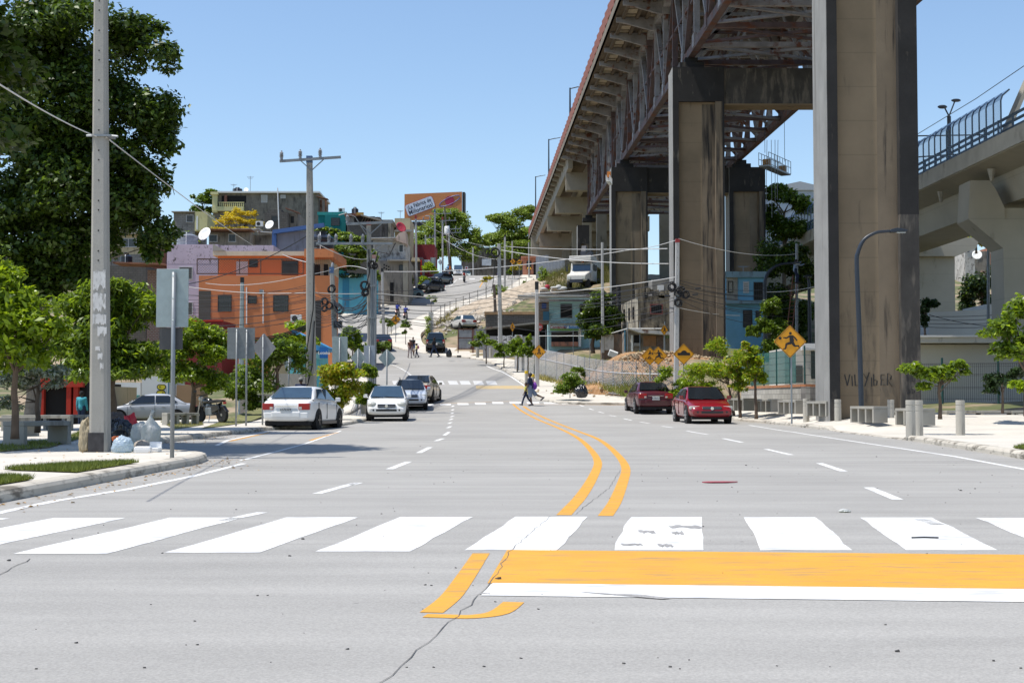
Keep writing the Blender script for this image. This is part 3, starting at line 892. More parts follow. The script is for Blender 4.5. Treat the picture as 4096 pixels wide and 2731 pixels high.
# lamps on the deck
def deck_lamp(px, d, ytop, label):
 d = 62700 / (px - 1867)
 b = BR(xl0 + .25, d, ZD + .4); zt = P(px, ytop, d).z
 t = thing('street_lamp', label, 'street lamp', b, 0, 'slim lamps on the bridge deck')
 MB().tube([(0, 0, 0), (0, 0, zt - b.z)], [.12, .08], 8).obj('pole', DKSTEEL, t)
 MB().tube([(0, 0, zt - b.z - .1), (.9, 0, zt - b.z + .12)], .06, 6).obj('arm', DKSTEEL, t)
 MB().box((1.2, 0, zt - b.z + .14), (.75, .2, .07), ry=-.2).obj('lamp_head', STEEL, t)
deck_lamp(2282, 141, 352, 'grey lamp highest on the bridge deck against the sky')
deck_lamp(2196, 166, 557, 'grey lamp on the bridge deck above the joint of truss and approach')
deck_lamp(2143, 196, 706, 'small grey lamp on the deck over the concrete bents')
# painters' cradle hanging under the far truss
cr = P(3100, 640, 112)
t = thing('work_cradle', 'hanging metal work cradle with cage rails under the truss', 'cradle', (cr.x, cr.y, cr.z), R(60))
MB().bb((-2.6, -.4, -.9), (2.6, .4, -.78)).obj('platform', STEEL, t)
mb = MB()
for x in np.linspace(-2.6, 2.6, 9):
 for y in (-.4, .4): mb.tube([(x, y, -.8), (x, y, .2)], .025, 5)
for z in (-.3, .2):
 for y in (-.4, .4): mb.tube([(-2.6, y, z), (2.6, y, z)], .025, 5)
mb.obj('guard_rail', STEEL, t)
mb = MB()
for x in (-2.3, 2.3): mb.tube([(x, 0, .2), (x, 0, 4.5)], .02, 5)
mb.obj('cable', DKSTEEL, t)
MB().box((-1.9, 0, -.5), (.5, .5, .5)).box((1.8, 0, -.5), (.5, .5, .55)).obj('winch_box', M('tan winch box', (.35, .2, .08), .6, .1), t)
mb = MB()
for px, y1 in ((3068, 850), (3085, 870), (3100, 830), (3112, 800)):
 a = P(px, 560, 110); b = P(px + random.randint(-4, 4), y1, 110)
 mb.tube([a, b], .02, 4)
tag(mb.obj('ropes', M('rope', (.2, .2, .22), .8, .1)), 'thin ropes hanging below the truss cradle against the sky', 'rope')
w = P(2436, 705, 121)
t = thing('work_cradle', 'white and orange work cradle clamped beside the third column top', 'cradle', w, R(80))
t.scale = (.5, .5, .5)
MB().bb((-2.2, -.3, -1.2), (2.2, .3, -1.1)).obj('platform', WHITE, t)
mb = MB()
for x in np.linspace(-2.2, 2.2, 7):
 for y in (-.3, .3): mb.tube([(x, y, -1.1), (x, y, -.1)], .03, 5)
for y in (-.3, .3): mb.tube([(-2.2, y, -.1), (2.2, y, -.1)], .03, 5)
mb.tube([(0, 0, -.1), (0, 0, 3.4)], .02, 4)
mb.obj('guard_rail', WHITE, t)
MB().box((0, 0, .3), (.7, .6, .9)).obj('winch_box', M('orange box', (.6, .2, .03), .6, .1), t)
# ================================================================ the metro viaduct on the right
VC = M('fair faced viaduct concrete', (.46, .425, .35), .9, .1, .35, stain=.12, stainc=(.26, .23, .18), sscale=(.5, .5, .2), bump=.1, bscale=10, joints=((2, 2.4, .03),))
VCW = M('pale viaduct edge', (.5, .475, .42), .9, .12, .8, stain=.3, stainc=(.25, .22, .18), sscale=(1.5, .3, .2))
via = thing('metro_viaduct', 'pale concrete railway viaduct with a curved glass noise barrier', 'viaduct')
ZV = 15.0
def VR(x0, d, z): return Vector((x0 + BS * d, d, z))
XV = 30.4
mb = MB()
for a, b in ((55, 190),):
 prof = [(0, .15), (0, 1.15), (9.2, 1.15), (9.2, .15), (7.4, -.25), (6.3, -1.9), (2.6, -1.9), (1.9, -.3)]
 n = len(prof)
 vs = [tuple(VR(XV + x, d, ZV + z)) for d in (a, b) for x, z in prof]
 mb.add(vs, [tuple(range(n)), tuple(range(2 * n - 1, n - 1, -1))] + [(i, n + i, n + (i + 1) % n, (i + 1) % n) for i in range(n)])
mb.obj('box_girder', VC, via)
mb = MB(); mb.beam(VR(XV - .06, 55, ZV + .7), VR(XV - .06, 190, ZV + .7), .14, 1.0); mb.obj('edge_beam', VCW, via)
GLZ = M('tinted noise barrier glass', (.22, .36, .55), .1, 0, alpha=.35, spec=.6)
GLZB = M('blue barrier cap', (.03, .16, .42), .2, 0, alpha=.6)
mbp, mbg, mbc, mbr = MB(), MB(), MB(), MB()
for i, d in enumerate(np.arange(80.5, 150, 1.15)):
 a = VR(XV, d, ZV + 1.15)
 mbp.tube([a, a + Vector((0, 0, 2.0)), a + Vector((.1, 0, 2.3)), a + Vector((.5, 0, 2.65))], .05, 5)
a, b = VR(XV, 80.5, ZV + 1.2), VR(XV, 150, ZV + 1.2)
up = Vector((0, 0, 2.0)); c1 = Vector((.1, 0, 2.3)); c2 = Vector((.5, 0, 2.65))
mbg.quad(a, b, b + up, a + up); mbc.quad(a + up, b + up, b + c1, a + c1); mbc.quad(a + c1, b + c1, b + c2, a + c2)
BARS = M('blue grey barrier steel', (.10, .14, .19), .5, .1)
mbp.obj('barrier_post', BARS, via); mbg.obj('barrier_glass', GLZ, via, fix=False); mbc.obj('barrier_cap', GLZB, via, fix=False)
for dx in (0, 9.0):
 for z in (.35, .7, 1.05): mbr.beam(VR(XV + .4 + dx * .95, 60, ZV + 1.15 + z), VR(XV + .4 + dx * .95, 150, ZV + 1.15 + z), .06, .16)
 for d in np.arange(60, 150, 2.2):
  q = VR(XV + .4 + dx * .95, d, ZV + 1.7); mbr.box(q, (.1, .1, 1.2))
mbr.obj('parapet_rail', BARS, via)
mb = MB()
for i in range(9):
 d = 66 + i * 9
 mb.tube([VR(XV + .7, d, ZV - .2), VR(XV + .7, d, ZV - .9)], [.25, .08], 8)
mb.obj('drain_spout', VC, via)
mb = MB()
mast = VR(XV + 3, 98, ZV + 1.2)
mb.tube([mast, mast + Vector((0, 0, 4.6))], .14, 8); mb.beam(mast + Vector((-3.6, 0, 3.2)), mast + Vector((2.8, 0, 3.3)), .08, .08); mb.beam(mast + Vector((-3, 0, 1.7)), mast + Vector((2.8, 0, 2.1)), .08, .08)
mb.tube([mast + Vector((0, 0, 4.6)), mast + Vector((.4, 0, 5.6))], .05, 6); mb.ball(mast + Vector((.5, 0, 5.7)), (.35, .2, .12), 8, 5)
mb.tube([mast + Vector((0, 0, 4.6)), mast + Vector((-.3, 0, 5.2))], .05, 6); mb.ball(mast + Vector((-.45, 0, 5.25)), (.35, .2, .14), 8, 5)
mb.tube([VR(XV + 2, 60, ZV + 6.2), VR(XV + 2, 90, ZV + 5.3), VR(XV + 2, 150, ZV + 5.1)], .025, 5)
mb.obj('catenary_mast', DKSTEEL, via)
mb = MB(); q = VR(XV + 1.2, 84, ZV + 1.2); mb.beam(q, q + Vector((2.3, -4, 7.5)), .32, .32); mb.obj('inclined_strut', VCW, via)
def hammer(d, x0, zb, label_w):
 a = VR(x0, d, 0)
 mb = MB(); z0 = ZV - 1.95
 # cradle: two horns on a flaring head
 mb.prism([(a.x, z0 - 1.1), (a.x + .15, z0 + 1.25), (a.x + 1.3, z0 + 1.25), (a.x + 1.7, z0 + .7), (a.x + 2.2, z0 - .4), (a.x + 2.2, z0 - 1.1)], d - .9, d + 1.2)
 mb.prism([(a.x + 8.6, z0 - 1.1), (a.x + 8.5, z0 + 1.25), (a.x + 7.3, z0 + 1.25), (a.x + 6.9, z0 + .7), (a.x + 6.4, z0 - .4), (a.x + 6.4, z0 - 1.1)], d - .9, d + 1.2)
 mb.bb((a.x + 2.2, d - .8, z0 - 1.1), (a.x + 6.4, d + 1.1, z0 - .4))
 mb.prism([(a.x, z0 - 1.1), (a.x + 8.6, z0 - 1.1), (a.x + 6.5, z0 - 2.85), (a.x + 6.5, zb), (a.x + 2.1, zb), (a.x + 2.05, z0 - 2.85)], d - 1.0, d + 1.3)
 mb.obj('hammerhead_pier', VC, via)
hammer(86, 30.1, -1, '')
a = VR(0, 122, 0)
mb = MB(); mb.bb((a.x + 36.5, 122, 1), (a.x + 41.9, 124.5, 13.5)); mb.prism([(a.x + 34.5, 15.1), (a.x + 44, 15.1), (a.x + 43.6, 14.2), (a.x + 41.9, 13.5), (a.x + 36.5, 13.5), (a.x + 34.6, 14.2)], 121.5, 125); mb.obj('far_pier', VC, via)
# ================================================================ trees and plants
def leafmat(name, col, rough=.42, island=.4, trans=.3, spec=.45):
 return M(name, col, rough, .0, 1, island=island, trans=trans, spec=spec)
LF_DARK = leafmat('dark glossy leaves', (.05, .098, .015), .42, .55, .25, .45)
LF_MID = leafmat('mid green leaves', (.11, .19, .026), .36, .5, .4)
LF_BRIGHT = leafmat('bright yellow green leaves', (.21, .32, .02), .36, .4, .45)
LF_YEL = leafmat('yellowing leaves', (.28, .28, .022), .38, .5, .4)
LF_SILV = leafmat('silver grey leaves', (.34, .38, .31), .35, .3, .15)
LF_OLIVE = leafmat('olive feathery leaves', (.15, .19, .038), .55, .35, .35)
LF_GOLD = leafmat('golden yellow leaves', (.52, .44, .03), .5, .35, .35)
LF_ACACIA = leafmat('light green feathery leaves', (.20, .30, .05), .5, .4, .3)
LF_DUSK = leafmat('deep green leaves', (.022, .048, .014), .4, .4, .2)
def leaf_cloud(name, mat, parent, blobs, n, L=.14, Wd=.5, droop=.25, seed=0, shell=.55, up=.35):
 """many single leaves spread through clumps; blobs are (x, y, z, rx, ry, rz)"""
 r = np.random.RandomState(seed)
 B = np.array(blobs, float)
 w = (B[:, 3] * B[:, 4] * B[:, 5]) ** (2 / 3)
 idx = r.choice(len(B), n, p=w / w.sum())
 d = r.normal(size=(n, 3)); d /= np.linalg.norm(d, axis=1)[:, None]
 d[:, 2] = np.where(d[:, 2] < -.2, d[:, 2] * .7, d[:, 2])
 rad = shell + (1 - shell) * r.rand(n) ** .6
 rad *= 1 + .22 * np.abs(r.normal(size=n)) * r.choice([-1, 1], n, p=[.35, .65])
 c = B[idx, :3] + d * rad[:, None] * B[idx, 3:6]
 nrm = d * .35 + r.normal(size=(n, 3)) * .55 + np.array([0, 0, up + .45])
 nrm /= np.linalg.norm(nrm, axis=1)[:, None]
 ax = r.normal(size=(n, 3)) + d * .7 + np.array([0, 0, -droop * 2])
 ax -= nrm * (ax * nrm).sum(1)[:, None]
 ax /= np.linalg.norm(ax, axis=1)[:, None]
 sd = np.cross(nrm, ax)
 ll = L * r.uniform(.6, 1.25, n)[:, None]
 ww = ll * Wd * .5
 V = np.empty((n, 4, 3), np.float32)
 V[:, 0] = c - ax * ll * .5
 V[:, 1] = c + sd * ww + nrm * ll * .06
 V[:, 2] = c + ax * ll * .5 - nrm * ll * .08
 V[:, 3] = c - sd * ww + nrm * ll * .06
 me = bpy.data.meshes.new(name)
 me.vertices.add(4 * n); me.vertices.foreach_set('co', V.reshape(-1))
 me.loops.add(4 * n); me.loops.foreach_set('vertex_index', np.arange(4 * n, dtype=np.int32))
 me.polygons.add(n)
 me.polygons.foreach_set('loop_start', np.arange(0, 4 * n, 4, dtype=np.int32))
 me.polygons.foreach_set('loop_total', np.full(n, 4, np.int32))
 me.materials.append(mat)
 me.update(calc_edges=True)
 o = bpy.data.objects.new(name, me)
 COL.objects.link(o)
 o.parent = parent
 KIDS.setdefault(parent.name, []).append(o)
 return o
def clumps(c, rad, n, k=.34, seed=0, flat=1.0, low=-.5):
 """n clumps on and inside an egg"""
 r = random.Random(seed)
 out = []
 for i in range(n):
  while True:
   d = Vector((r.gauss(0, 1), r.gauss(0, 1), r.gauss(0, 1))).normalized()
   if d.z > low: break
  f = r.uniform(.35, .88) if i % 4 else r.uniform(.75, 1.0)
  s = k * r.uniform(.6, 1.2)
  out.append((c[0] + d.x * rad[0] * f, c[1] + d.y * rad[1] * f, c[2] + d.z * rad[2] * f, rad[0] * s, rad[1] * s, rad[2] * s * .75 * flat))
 return out
def trunk(parent, h, r, blobs=(), mat=None, lean=(0, 0), limbs=5, seed=0, name='trunk'):
 rnd = random.Random(seed)
 mb = MB()
 pts = []
 for i in range(6):
  t = i / 5
  pts.append(Vector((lean[0] * t + rnd.uniform(-.4, .4) * r * (t > 0), lean[1] * t + rnd.uniform(-.4, .4) * r * (t > 0), h * t)))
 mb.tube([pts[0] - Vector((0, 0, .15))] + pts, [r * 1.35] + [r * (1.15 - .55 * i / 5) for i in range(6)], 8)
 bl = list(blobs)
 rnd.shuffle(bl)
 for b in bl[:limbs]:
  e = Vector(b[:3]); s = pts[rnd.choice((3, 4, 5))]
  m = s.lerp(e, .5) + Vector((rnd.uniform(-.1, .1), rnd.uniform(-.1, .1), rnd.uniform(0, .15))) * (e - s).length
  mb.tube([s, m, e], [r * .42, r * .2, r * .05], 6)
 return mb.obj(name, mat or BARK, parent, smooth=True)
def tree(name, label, cat, px, pyb, d, bl_px, n, L, mat, tr=.08, seed=0, kind='tree', Wd=.5, droop=.25, group=None, bark=None, th=None, limbs=6, up=.35, depth=1.0, shell=.55, second=None, lean=(0, 0)):
 """bl_px: crown clumps as (px, py, radius in px across, radius px up) seen at distance d; n leaves"""
 b = P(px, pyb, d)
 t = thing(name, label, cat, b, 0, group)
 rnd = random.Random(seed)
 m = F / d
 blobs = []
 for cx, cy, rx, ry in bl_px:
  q = P(cx, cy, d)
  ex = Vector((q.x - b.x, 0, q.z - b.z)); rx *= .88; ry *= .88
  big = min(rx, ry) / m
  k = max(5, int(7 * max(1, rx / ry)))
  ydep = rx / m * depth
  for c in clumps((ex.x, 0, ex.z), (rx / m, ydep, ry / m), k + 10, .46, rnd.randint(0, 9999)):
   blobs.append(c)
 leaf_cloud('crown', mat, t, blobs, n, L, Wd, droop, seed, shell, up)
 if second: leaf_cloud('crown', second[0], t, blobs, second[1], L, Wd, droop, seed + 77, .7, up)
 if tr:
  zc = sum(q[2] for q in blobs) / len(blobs)
  trunk(t, th if th else max(.4, zc * .85), tr, blobs, bark, lean, limbs, seed)
 return t
# the great dark tree on the left
tree('shade_tree', 'huge dark glossy shade tree towering over the left pavement', 'tree', 125, 1690, 42,
  [(-60, 220, 330, 230), (250, 140, 300, 170), (570, 200, 170, 160), (470, 430, 260, 220), (120, 560, 330, 280), (0, 1180, 190, 110), (280, 1130, 150, 90), (160, 1200, 120, 70), (620, 560, 110, 150), (330, 780, 280, 230), (40, 960, 260, 200), (590, 800, 110, 210), (630, 960, 90, 110), (590, 1010, 50, 80), (240, 1000, 190, 150), (120, 300, 260, 200), (330, 600, 220, 200), (480, 650, 180, 170), (480, 880, 140, 140), (160, 800, 200, 180), (60, 1100, 200, 120), (240, 1090, 130, 90), (380, 990, 110, 110)],
  100000, .2, LF_DARK, .22, 11, depth=1.0, th=4.0, limbs=10, droop=.3, bark=BARKG, Wd=.55, second=(LF_MID, 9000))
tree('shade_tree', 'second dark shade tree, unseen past the left edge, shading the pavement', 'tree', -420, 1780, 27.5,
  [(-420, 150, 420, 260), (-560, -100, 400, 300), (-330, 480, 330, 230), (-480, -350, 480, 260), (120, -420, 330, 230), (-120, -330, 330, 250), (330, -480, 260, 200)], 48000, .26, LF_DARK, .22, 111, th=9.0, limbs=0, Wd=.55, depth=2.3)  # tree out of view; crown placed and spread to throw shade on the pavement
# the bright big-leaved young tree at the left edge
tree('almond_tree', 'bright green big leaved young tree at the left edge of the photo', 'tree', 60, 1720, 24,
  [(-60, 1180, 180, 200), (60, 1290, 160, 160), (-40, 1420, 220, 150), (200, 1330, 85, 75), (130, 1430, 110, 90), (10, 1120, 80, 110)], 6200, .16, LF_BRIGHT, .06, 12, up=.1, droop=-.35, Wd=.42, limbs=9, second=(LF_MID, 1500))
tree('silver_shrub', 'silver grey leaved shrub hanging over the concrete bench', 'shrub', 150, 1700, 28,
  [(60, 1540, 90, 70), (170, 1490, 100, 55), (90, 1470, 90, 50), (210, 1530, 50, 50), (20, 1620, 60, 50)], 5200, .085, LF_SILV, .05, 13, limbs=8, second=(LF_MID, 600))
tree('mango_tree', 'round light green mango tree behind the tall concrete pole', 'tree', 444, 1690, 36,
  [(450, 1200, 150, 110), (330, 1270, 120, 120), (560, 1260, 120, 120), (440, 1380, 190, 130), (580, 1430, 100, 90), (330, 1450, 110, 80), (440, 1490, 200, 80), (300, 1380, 90, 90)], 19000, .2, LF_MID, .12, 14, droop=.6, Wd=.3, th=2.2, second=(LF_BRIGHT, 5000))
tree('street_tree', 'low spreading green tree over the parked motorbike', 'tree', 770, 1640, 52,
  [(720, 1400, 90, 90), (800, 1360, 100, 80), (880, 1420, 80, 90), (760, 1500, 110, 70), (870, 1540, 60, 60), (690, 1500, 60, 50)], 7000, .17, LF_BRIGHT, .1, 15, th=1.0, second=(LF_MID, 6000))
tree('street_tree', 'leafy tree with two bare stems before the grey concrete wall', 'tree', 1110, 1560, 60,
  [(1000, 1540, 110, 90), (1060, 1440, 80, 80), (1130, 1400, 90, 60), (1190, 1470, 50, 70), (960, 1580, 60, 60), (1030, 1620, 60, 40), (1180, 1400, 50, 40)], 9000, .19, LF_MID, .07, 16, th=1.2, limbs=8)
tree('papaya_plant', 'light green shrubs in front of the orange house', 'shrub', 1180, 1480, 72,
  [(1190, 1310, 60, 30), (1150, 1360, 60, 30), (1230, 1370, 50, 30), (1120, 1420, 40, 30)], 1800, .26, LF_BRIGHT, .05, 17)
tree('seagrape_bush', 'yellow green sea grape bush beside the white hatchback', 'bush', 1340, 1660, 56,
  [(1330, 1520, 70, 60), (1390, 1490, 70, 50), (1310, 1590, 60, 50), (1400, 1570, 60, 50), (1360, 1620, 50, 40)], 4200, .16, LF_YEL, .05, 18, limbs=9, up=.1, second=(LF_BRIGHT, 2600))
tree('column_bush', 'narrow dark green bush behind the steel pipe pole', 'bush', 1470, 1640, 63,
  [(1470, 1490, 40, 40), (1480, 1560, 40, 50), (1450, 1600, 30, 30)], 3600, .15, LF_MID, .04, 19, second=(LF_BRIGHT, 1200))
tree('street_tree', 'dark leafy tree between the backs of the road signs', 'tree', 1410, 1520, 92,
  [(1405, 1340, 40, 40), (1390, 1380, 40, 40), (1440, 1390, 35, 40), (1370, 1430, 30, 25)], 3600, .2, LF_MID, .06, 20, second=(LF_BRIGHT, 900))
tree('street_tree', 'small leafy tree beside the dark car on the road', 'tree', 1530, 1440, 118,
  [(1520, 1385, 45, 18), (1500, 1410, 30, 15), (1540, 1375, 25, 12)], 900, .24, LF_MID, .03, 21)
# right hand side: young trees at the kerb
for i, (px, pyb, bl, lab, sd) in enumerate((
 (2935, 1655, [(2830, 1480, 70, 60), (2870, 1400, 50, 60), (2770, 1500, 50, 50), (2900, 1500, 60, 50), (2830, 1560, 60, 40)], 'yellow green young tree with bent trunk beside the red car', 31),
 (2961, 1655, [(2960, 1450, 60, 50), (2930, 1500, 50, 50), (2990, 1500, 55, 50), (2960, 1550, 45, 35)], 'young round crowned tree, middle of the three by the red car', 32),
 (3025, 1662, [(3010, 1440, 45, 60), (3020, 1510, 45, 50), (2985, 1390, 25, 30)], 'slim young tree with dark stem nearest the running child sign', 33))):
 tree('young_tree', lab, 'tree', px, pyb, (61, 58.5, 57)[i], bl, 4300 if i == 0 else 3000, .13, LF_BRIGHT, .06, sd, up=.15, droop=-.1, group='young trees along the right kerb', second=(LF_YEL, 900), lean=(-.25, 0) if i == 0 else (-.08, 0), limbs=8)
tree('shrub', 'light green shrub growing beside the maroon car', 'shrub', 2690, 1600, 66, [(2660, 1510, 40, 50), (2700, 1580, 60, 40), (2740, 1540, 50, 40)], 3400, .14, LF_BRIGHT, .03, 35, second=(LF_MID, 1500))
tree('young_tree', 'small open tree with drooping pale leaves in front of the dark column', 'tree', 3760, 1655, 40,
  [(3650, 1480, 55, 30), (3720, 1500, 55, 45), (3780, 1500, 50, 45), (3830, 1465, 40, 28), (3700, 1550, 40, 25), (3860, 1490, 25, 14)], 1500, .17, LF_MID, .05, 36, droop=.5, limbs=8, second=(LF_BRIGHT, 800))
tree('seagrape_tree', 'large leaved green tree cut off by the right edge of the photo', 'tree', 4105, 1640, 36,
  [(4000, 1330, 70, 60), (4080, 1260, 70, 80), (4100, 1380, 90, 80), (4040, 1420, 60, 40), (3990, 1400, 40, 40)], 1700, .17, LF_MID, .06, 37, up=.1, droop=-.3, Wd=.5, limbs=9, second=(LF_BRIGHT, 800))
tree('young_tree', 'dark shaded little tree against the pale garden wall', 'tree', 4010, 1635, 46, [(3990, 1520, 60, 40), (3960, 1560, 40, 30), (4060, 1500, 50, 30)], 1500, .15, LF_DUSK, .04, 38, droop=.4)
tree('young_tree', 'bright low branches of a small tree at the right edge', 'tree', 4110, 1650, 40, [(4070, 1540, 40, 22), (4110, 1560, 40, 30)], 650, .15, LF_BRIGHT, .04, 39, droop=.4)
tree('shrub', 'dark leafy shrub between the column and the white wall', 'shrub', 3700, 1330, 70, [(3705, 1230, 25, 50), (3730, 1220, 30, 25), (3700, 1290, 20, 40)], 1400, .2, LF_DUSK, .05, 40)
# verge trees on the curving pavement
for i, (px, pyb, d, bl, lab, n) in enumerate((
 (1945, 1448, 116, [(1930, 1350, 30, 30), (1960, 1370, 30, 22), (1900, 1380, 25, 20)], 'little dark verge tree farthest along the curving pavement', 1500),
 (2016, 1467, 112, [(1990, 1390, 30, 25), (2025, 1400, 30, 25), (2000, 1420, 25, 15)], 'little verge tree left of the speed limit sign', 1500),
 (2069, 1480, 106, [(2065, 1385, 35, 35), (2045, 1410, 35, 28), (2090, 1400, 25, 25)], 'fullest little verge tree standing in front of the speed limit sign', 2200),
 (2112, 1490, 101, [(2115, 1365, 18, 30), (2100, 1410, 30, 35), (2125, 1400, 22, 25)], 'upright little verge tree beside the thin black topped pole', 1700))):
 tree('verge_tree', lab, 'tree', px, pyb, d, bl, n, .22, LF_MID, .045, 50 + i, group='small trees in the verge of the curving pavement', second=(LF_BRIGHT, n // 4))
for i, (px, pyb, d, bl, lab) in enumerate((
 (1550, 1338, 146, [(1540, 1285, 22, 15), (1560, 1300, 15, 12)], 'wispy sapling behind the steel pole on the verge'),
 (1565, 1335, 147, [(1570, 1290, 18, 15)], 'wispy sapling beside the far crossing sign'),
 (1622, 1378, 137, [(1620, 1290, 14, 16), (1625, 1305, 22, 12), (1618, 1330, 10, 12)], 'spindly sapling on the verge above the walking women'),
 (1725, 1260, 164, [(1722, 1190, 22, 8), (1738, 1205, 10, 6)], 'tall bare stemmed sapling beside the rebar fence'),
 (1945, 1190, 186, [(1950, 1112, 22, 10), (1935, 1125, 16, 8)], 'thin leaning sapling near the broken wooden post'),
 (2058, 1140, 214, [(2060, 1075, 26, 14), (2075, 1062, 16, 9), (2045, 1085, 12, 8)], 'yellow green verge tree below the far pair of signs'),
 (2035, 1135, 214, [(2035, 1090, 14, 14)], 'small dark verge tree at the crest of the hill'))):
 tree('sapling', lab, 'tree', px, pyb, d, bl, 420 if i < 5 else 700, .3, LF_YEL if i in (4, 5) else LF_MID, .03, 60 + i, group='saplings on the upper verge')
# bushes and trees on the bank to the right
tree('corner_bush', 'rounded leafy bush at the pavement corner', 'bush', 2280, 1580, 76, [(2280, 1548, 62, 42), (2285, 1515, 45, 30), (2250, 1565, 34, 26), (2312, 1565, 34, 26)], 5200, .13, LF_MID, .02, 70, second=(LF_BRIGHT, 500), shell=.3)
tree('house_tree', 'dense dark green tree in front of the pale blue shop', 'tree', 2372, 1405, 108,
  [(2400, 1190, 50, 30), (2390, 1250, 75, 50), (2440, 1270, 55, 60), (2350, 1290, 45, 50), (2400, 1320, 80, 45), (2370, 1350, 40, 20)], 9500, .26, LF_DARK, .14, 71, th=2.5, second=(LF_MID, 4500))
tree('hedge_bush', 'leafy bushes beside the crane truck', 'bush', 2240, 1160, 166, [(2215, 1120, 40, 30), (2170, 1110, 25, 40), (2270, 1110, 45, 22), (2310, 1105, 40, 22)], 3600, .3, LF_ACACIA, .0, 72)
tree('creeper_bush', 'green creeper climbing a post on the upper pavement', 'bush', 2095, 1185, 172, [(2096, 1150, 12, 35), (2110, 1140, 16, 14)], 700, .25, LF_MID, .0, 73)
tree('hedge_bush', 'pale bush in front of the rubble heap', 'bush', 2010, 1200, 178, [(2010, 1165, 35, 28), (2030, 1185, 22, 16), (1990, 1180, 22, 14)], 1300, .28, LF_ACACIA, .03, 74)
tree('bank_weeds', 'clump of weeds against the foot of the chain link fence', 'bush', 2310, 1500, 86, [(2310, 1480, 28, 18), (2340, 1500, 18, 12)], 900, .16, LF_MID, .0, 75)
tree('apartment_tree', 'round green tree in front of the light blue apartment house', 'tree', 3090, 1540, 84, [(3090, 1240, 45, 50), (3060, 1310, 50, 50), (3110, 1330, 40, 60), (3080, 1420, 60, 60), (3010, 1330, 30, 30)], 9000, .2, LF_MID, .1, 76, th=2.5)
tree('backdrop_tree', 'large tree with pale branches behind the bridge columns', 'tree', 3140, 1250, 128,
  [(3140, 790, 90, 55), (3210, 830, 60, 50), (3100, 880, 60, 70), (3180, 930, 90, 60)], 7500, .42, LF_MID, .2, 77, th=9, limbs=14, shell=.7, bark=BARKG)
tree('backdrop_tree', 'tall dark wall of foliage behind the ladder and pole', 'tree', 3160, 1450, 112,
  [(3120, 1060, 100, 100), (3210, 1100, 70, 110), (3100, 1230, 90, 110), (3200, 1280, 80, 100), (3150, 1400, 110, 80), (3180, 1010, 60, 50)], 17000, .3, LF_DARK, .25, 78, th=6, second=(LF_MID, 5000))
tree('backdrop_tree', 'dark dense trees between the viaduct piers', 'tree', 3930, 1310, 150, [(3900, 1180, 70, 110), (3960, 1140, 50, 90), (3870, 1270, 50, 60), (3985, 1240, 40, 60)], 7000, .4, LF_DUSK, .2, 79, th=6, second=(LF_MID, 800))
tree('backdrop_tree', 'yellow green tree high on the slope seen under the viaduct', 'tree', 3905, 1010, 200, [(3900, 965, 40, 22), (3935, 975, 25, 18)], 1300, .5, LF_YEL, .15, 80, th=3)
# the hill top
tree('acacia_tree', 'broad feathery tree in front of the orange billboard', 'tree', 1800, 1110, 250,
  [(1800, 870, 70, 45), (1740, 930, 90, 55), (1850, 930, 60, 60), (1770, 1010, 110, 60), (1890, 1010, 60, 60), (1690, 980, 60, 60), (1920, 960, 50, 60), (1660, 1020, 40, 40)], 30000, .5, LF_ACACIA, .3, 90, th=6, limbs=8, second=(LF_OLIVE, 5000), shell=.35)
tree('acacia_tree', 'feathery green tree beside the far end of the bridge', 'tree', 2060, 1090, 262,
  [(2030, 890, 70, 40), (2090, 860, 50, 40), (1990, 880, 40, 28), (2060, 950, 90, 50), (2120, 840, 30, 30), (2000, 960, 70, 50), (1960, 870, 20, 14), (2060, 1010, 100, 50)], 22000, .5, LF_ACACIA, .25, 91, th=6, limbs=8, shell=.4, second=(LF_OLIVE, 4000))
tree('flame_tree', 'golden yellow leaved tree below the grey hilltop house', 'tree', 955, 985, 176,
  [(930, 880, 60, 20), (1000, 890, 50, 14), (900, 920, 55, 16), (975, 920, 60, 14), (945, 845, 26, 18), (1022, 865, 14, 30), (985, 855, 40, 16), (890, 890, 40, 20), (1030, 895, 30, 10), (920, 860, 30, 18)], 7000, .24, LF_GOLD, .12, 92, th=1.6, limbs=22, shell=.15)
tree('acacia_tree', 'bushy green tree growing below the teal house', 'tree', 1380, 1080, 172,
  [(1390, 950, 55, 28), (1330, 930, 30, 20), (1440, 960, 40, 22), (1400, 1000, 70, 25), (1460, 1030, 50, 40), (1380, 1060, 60, 40), (1290, 920, 30, 14)], 9000, .4, LF_ACACIA, .18, 93, th=2.5, second=(LF_DUSK, 3000))
tree('hill_tree', 'leafy tree left of the grey hilltop house', 'tree', 810, 900, 206, [(820, 800, 38, 30), (850, 770, 30, 18), (790, 850, 40, 30), (770, 790, 14, 12), (840, 850, 30, 30)], 3400, .42, LF_MID, .15, 94, th=3, shell=.65)
tree('hill_tree', 'dark trees glimpsed between the big tree and the tall pole', 'tree', 470, 960, 190, [(460, 880, 50, 40), (520, 900, 50, 30)], 2200, .42, LF_DUSK, .15, 95, th=3)
tree('banana_plant', 'banana plants behind the lilac house parapet', 'banana plant', 720, 985, 150, [(720, 955, 45, 18), (745, 940, 18, 14), (770, 960, 20, 10)], 600, .75, LF_BRIGHT, .06, 96, Wd=.3, th=.8)
tree('roadside_bush', 'bright green shrubs beside the parked dark cars on the hill', 'bush', 1700, 1150, 198, [(1700, 1120, 25, 18), (1690, 1135, 18, 10), (1715, 1075, 24, 28), (1735, 1085, 20, 20)], 1500, .35, LF_BRIGHT, .04, 97)
tree('roadside_bush', 'scrubby bush at the foot of the shabby white house', 'bush', 1640, 1150, 188, [(1640, 1120, 16, 28)], 500, .3, LF_OLIVE, .03, 98)
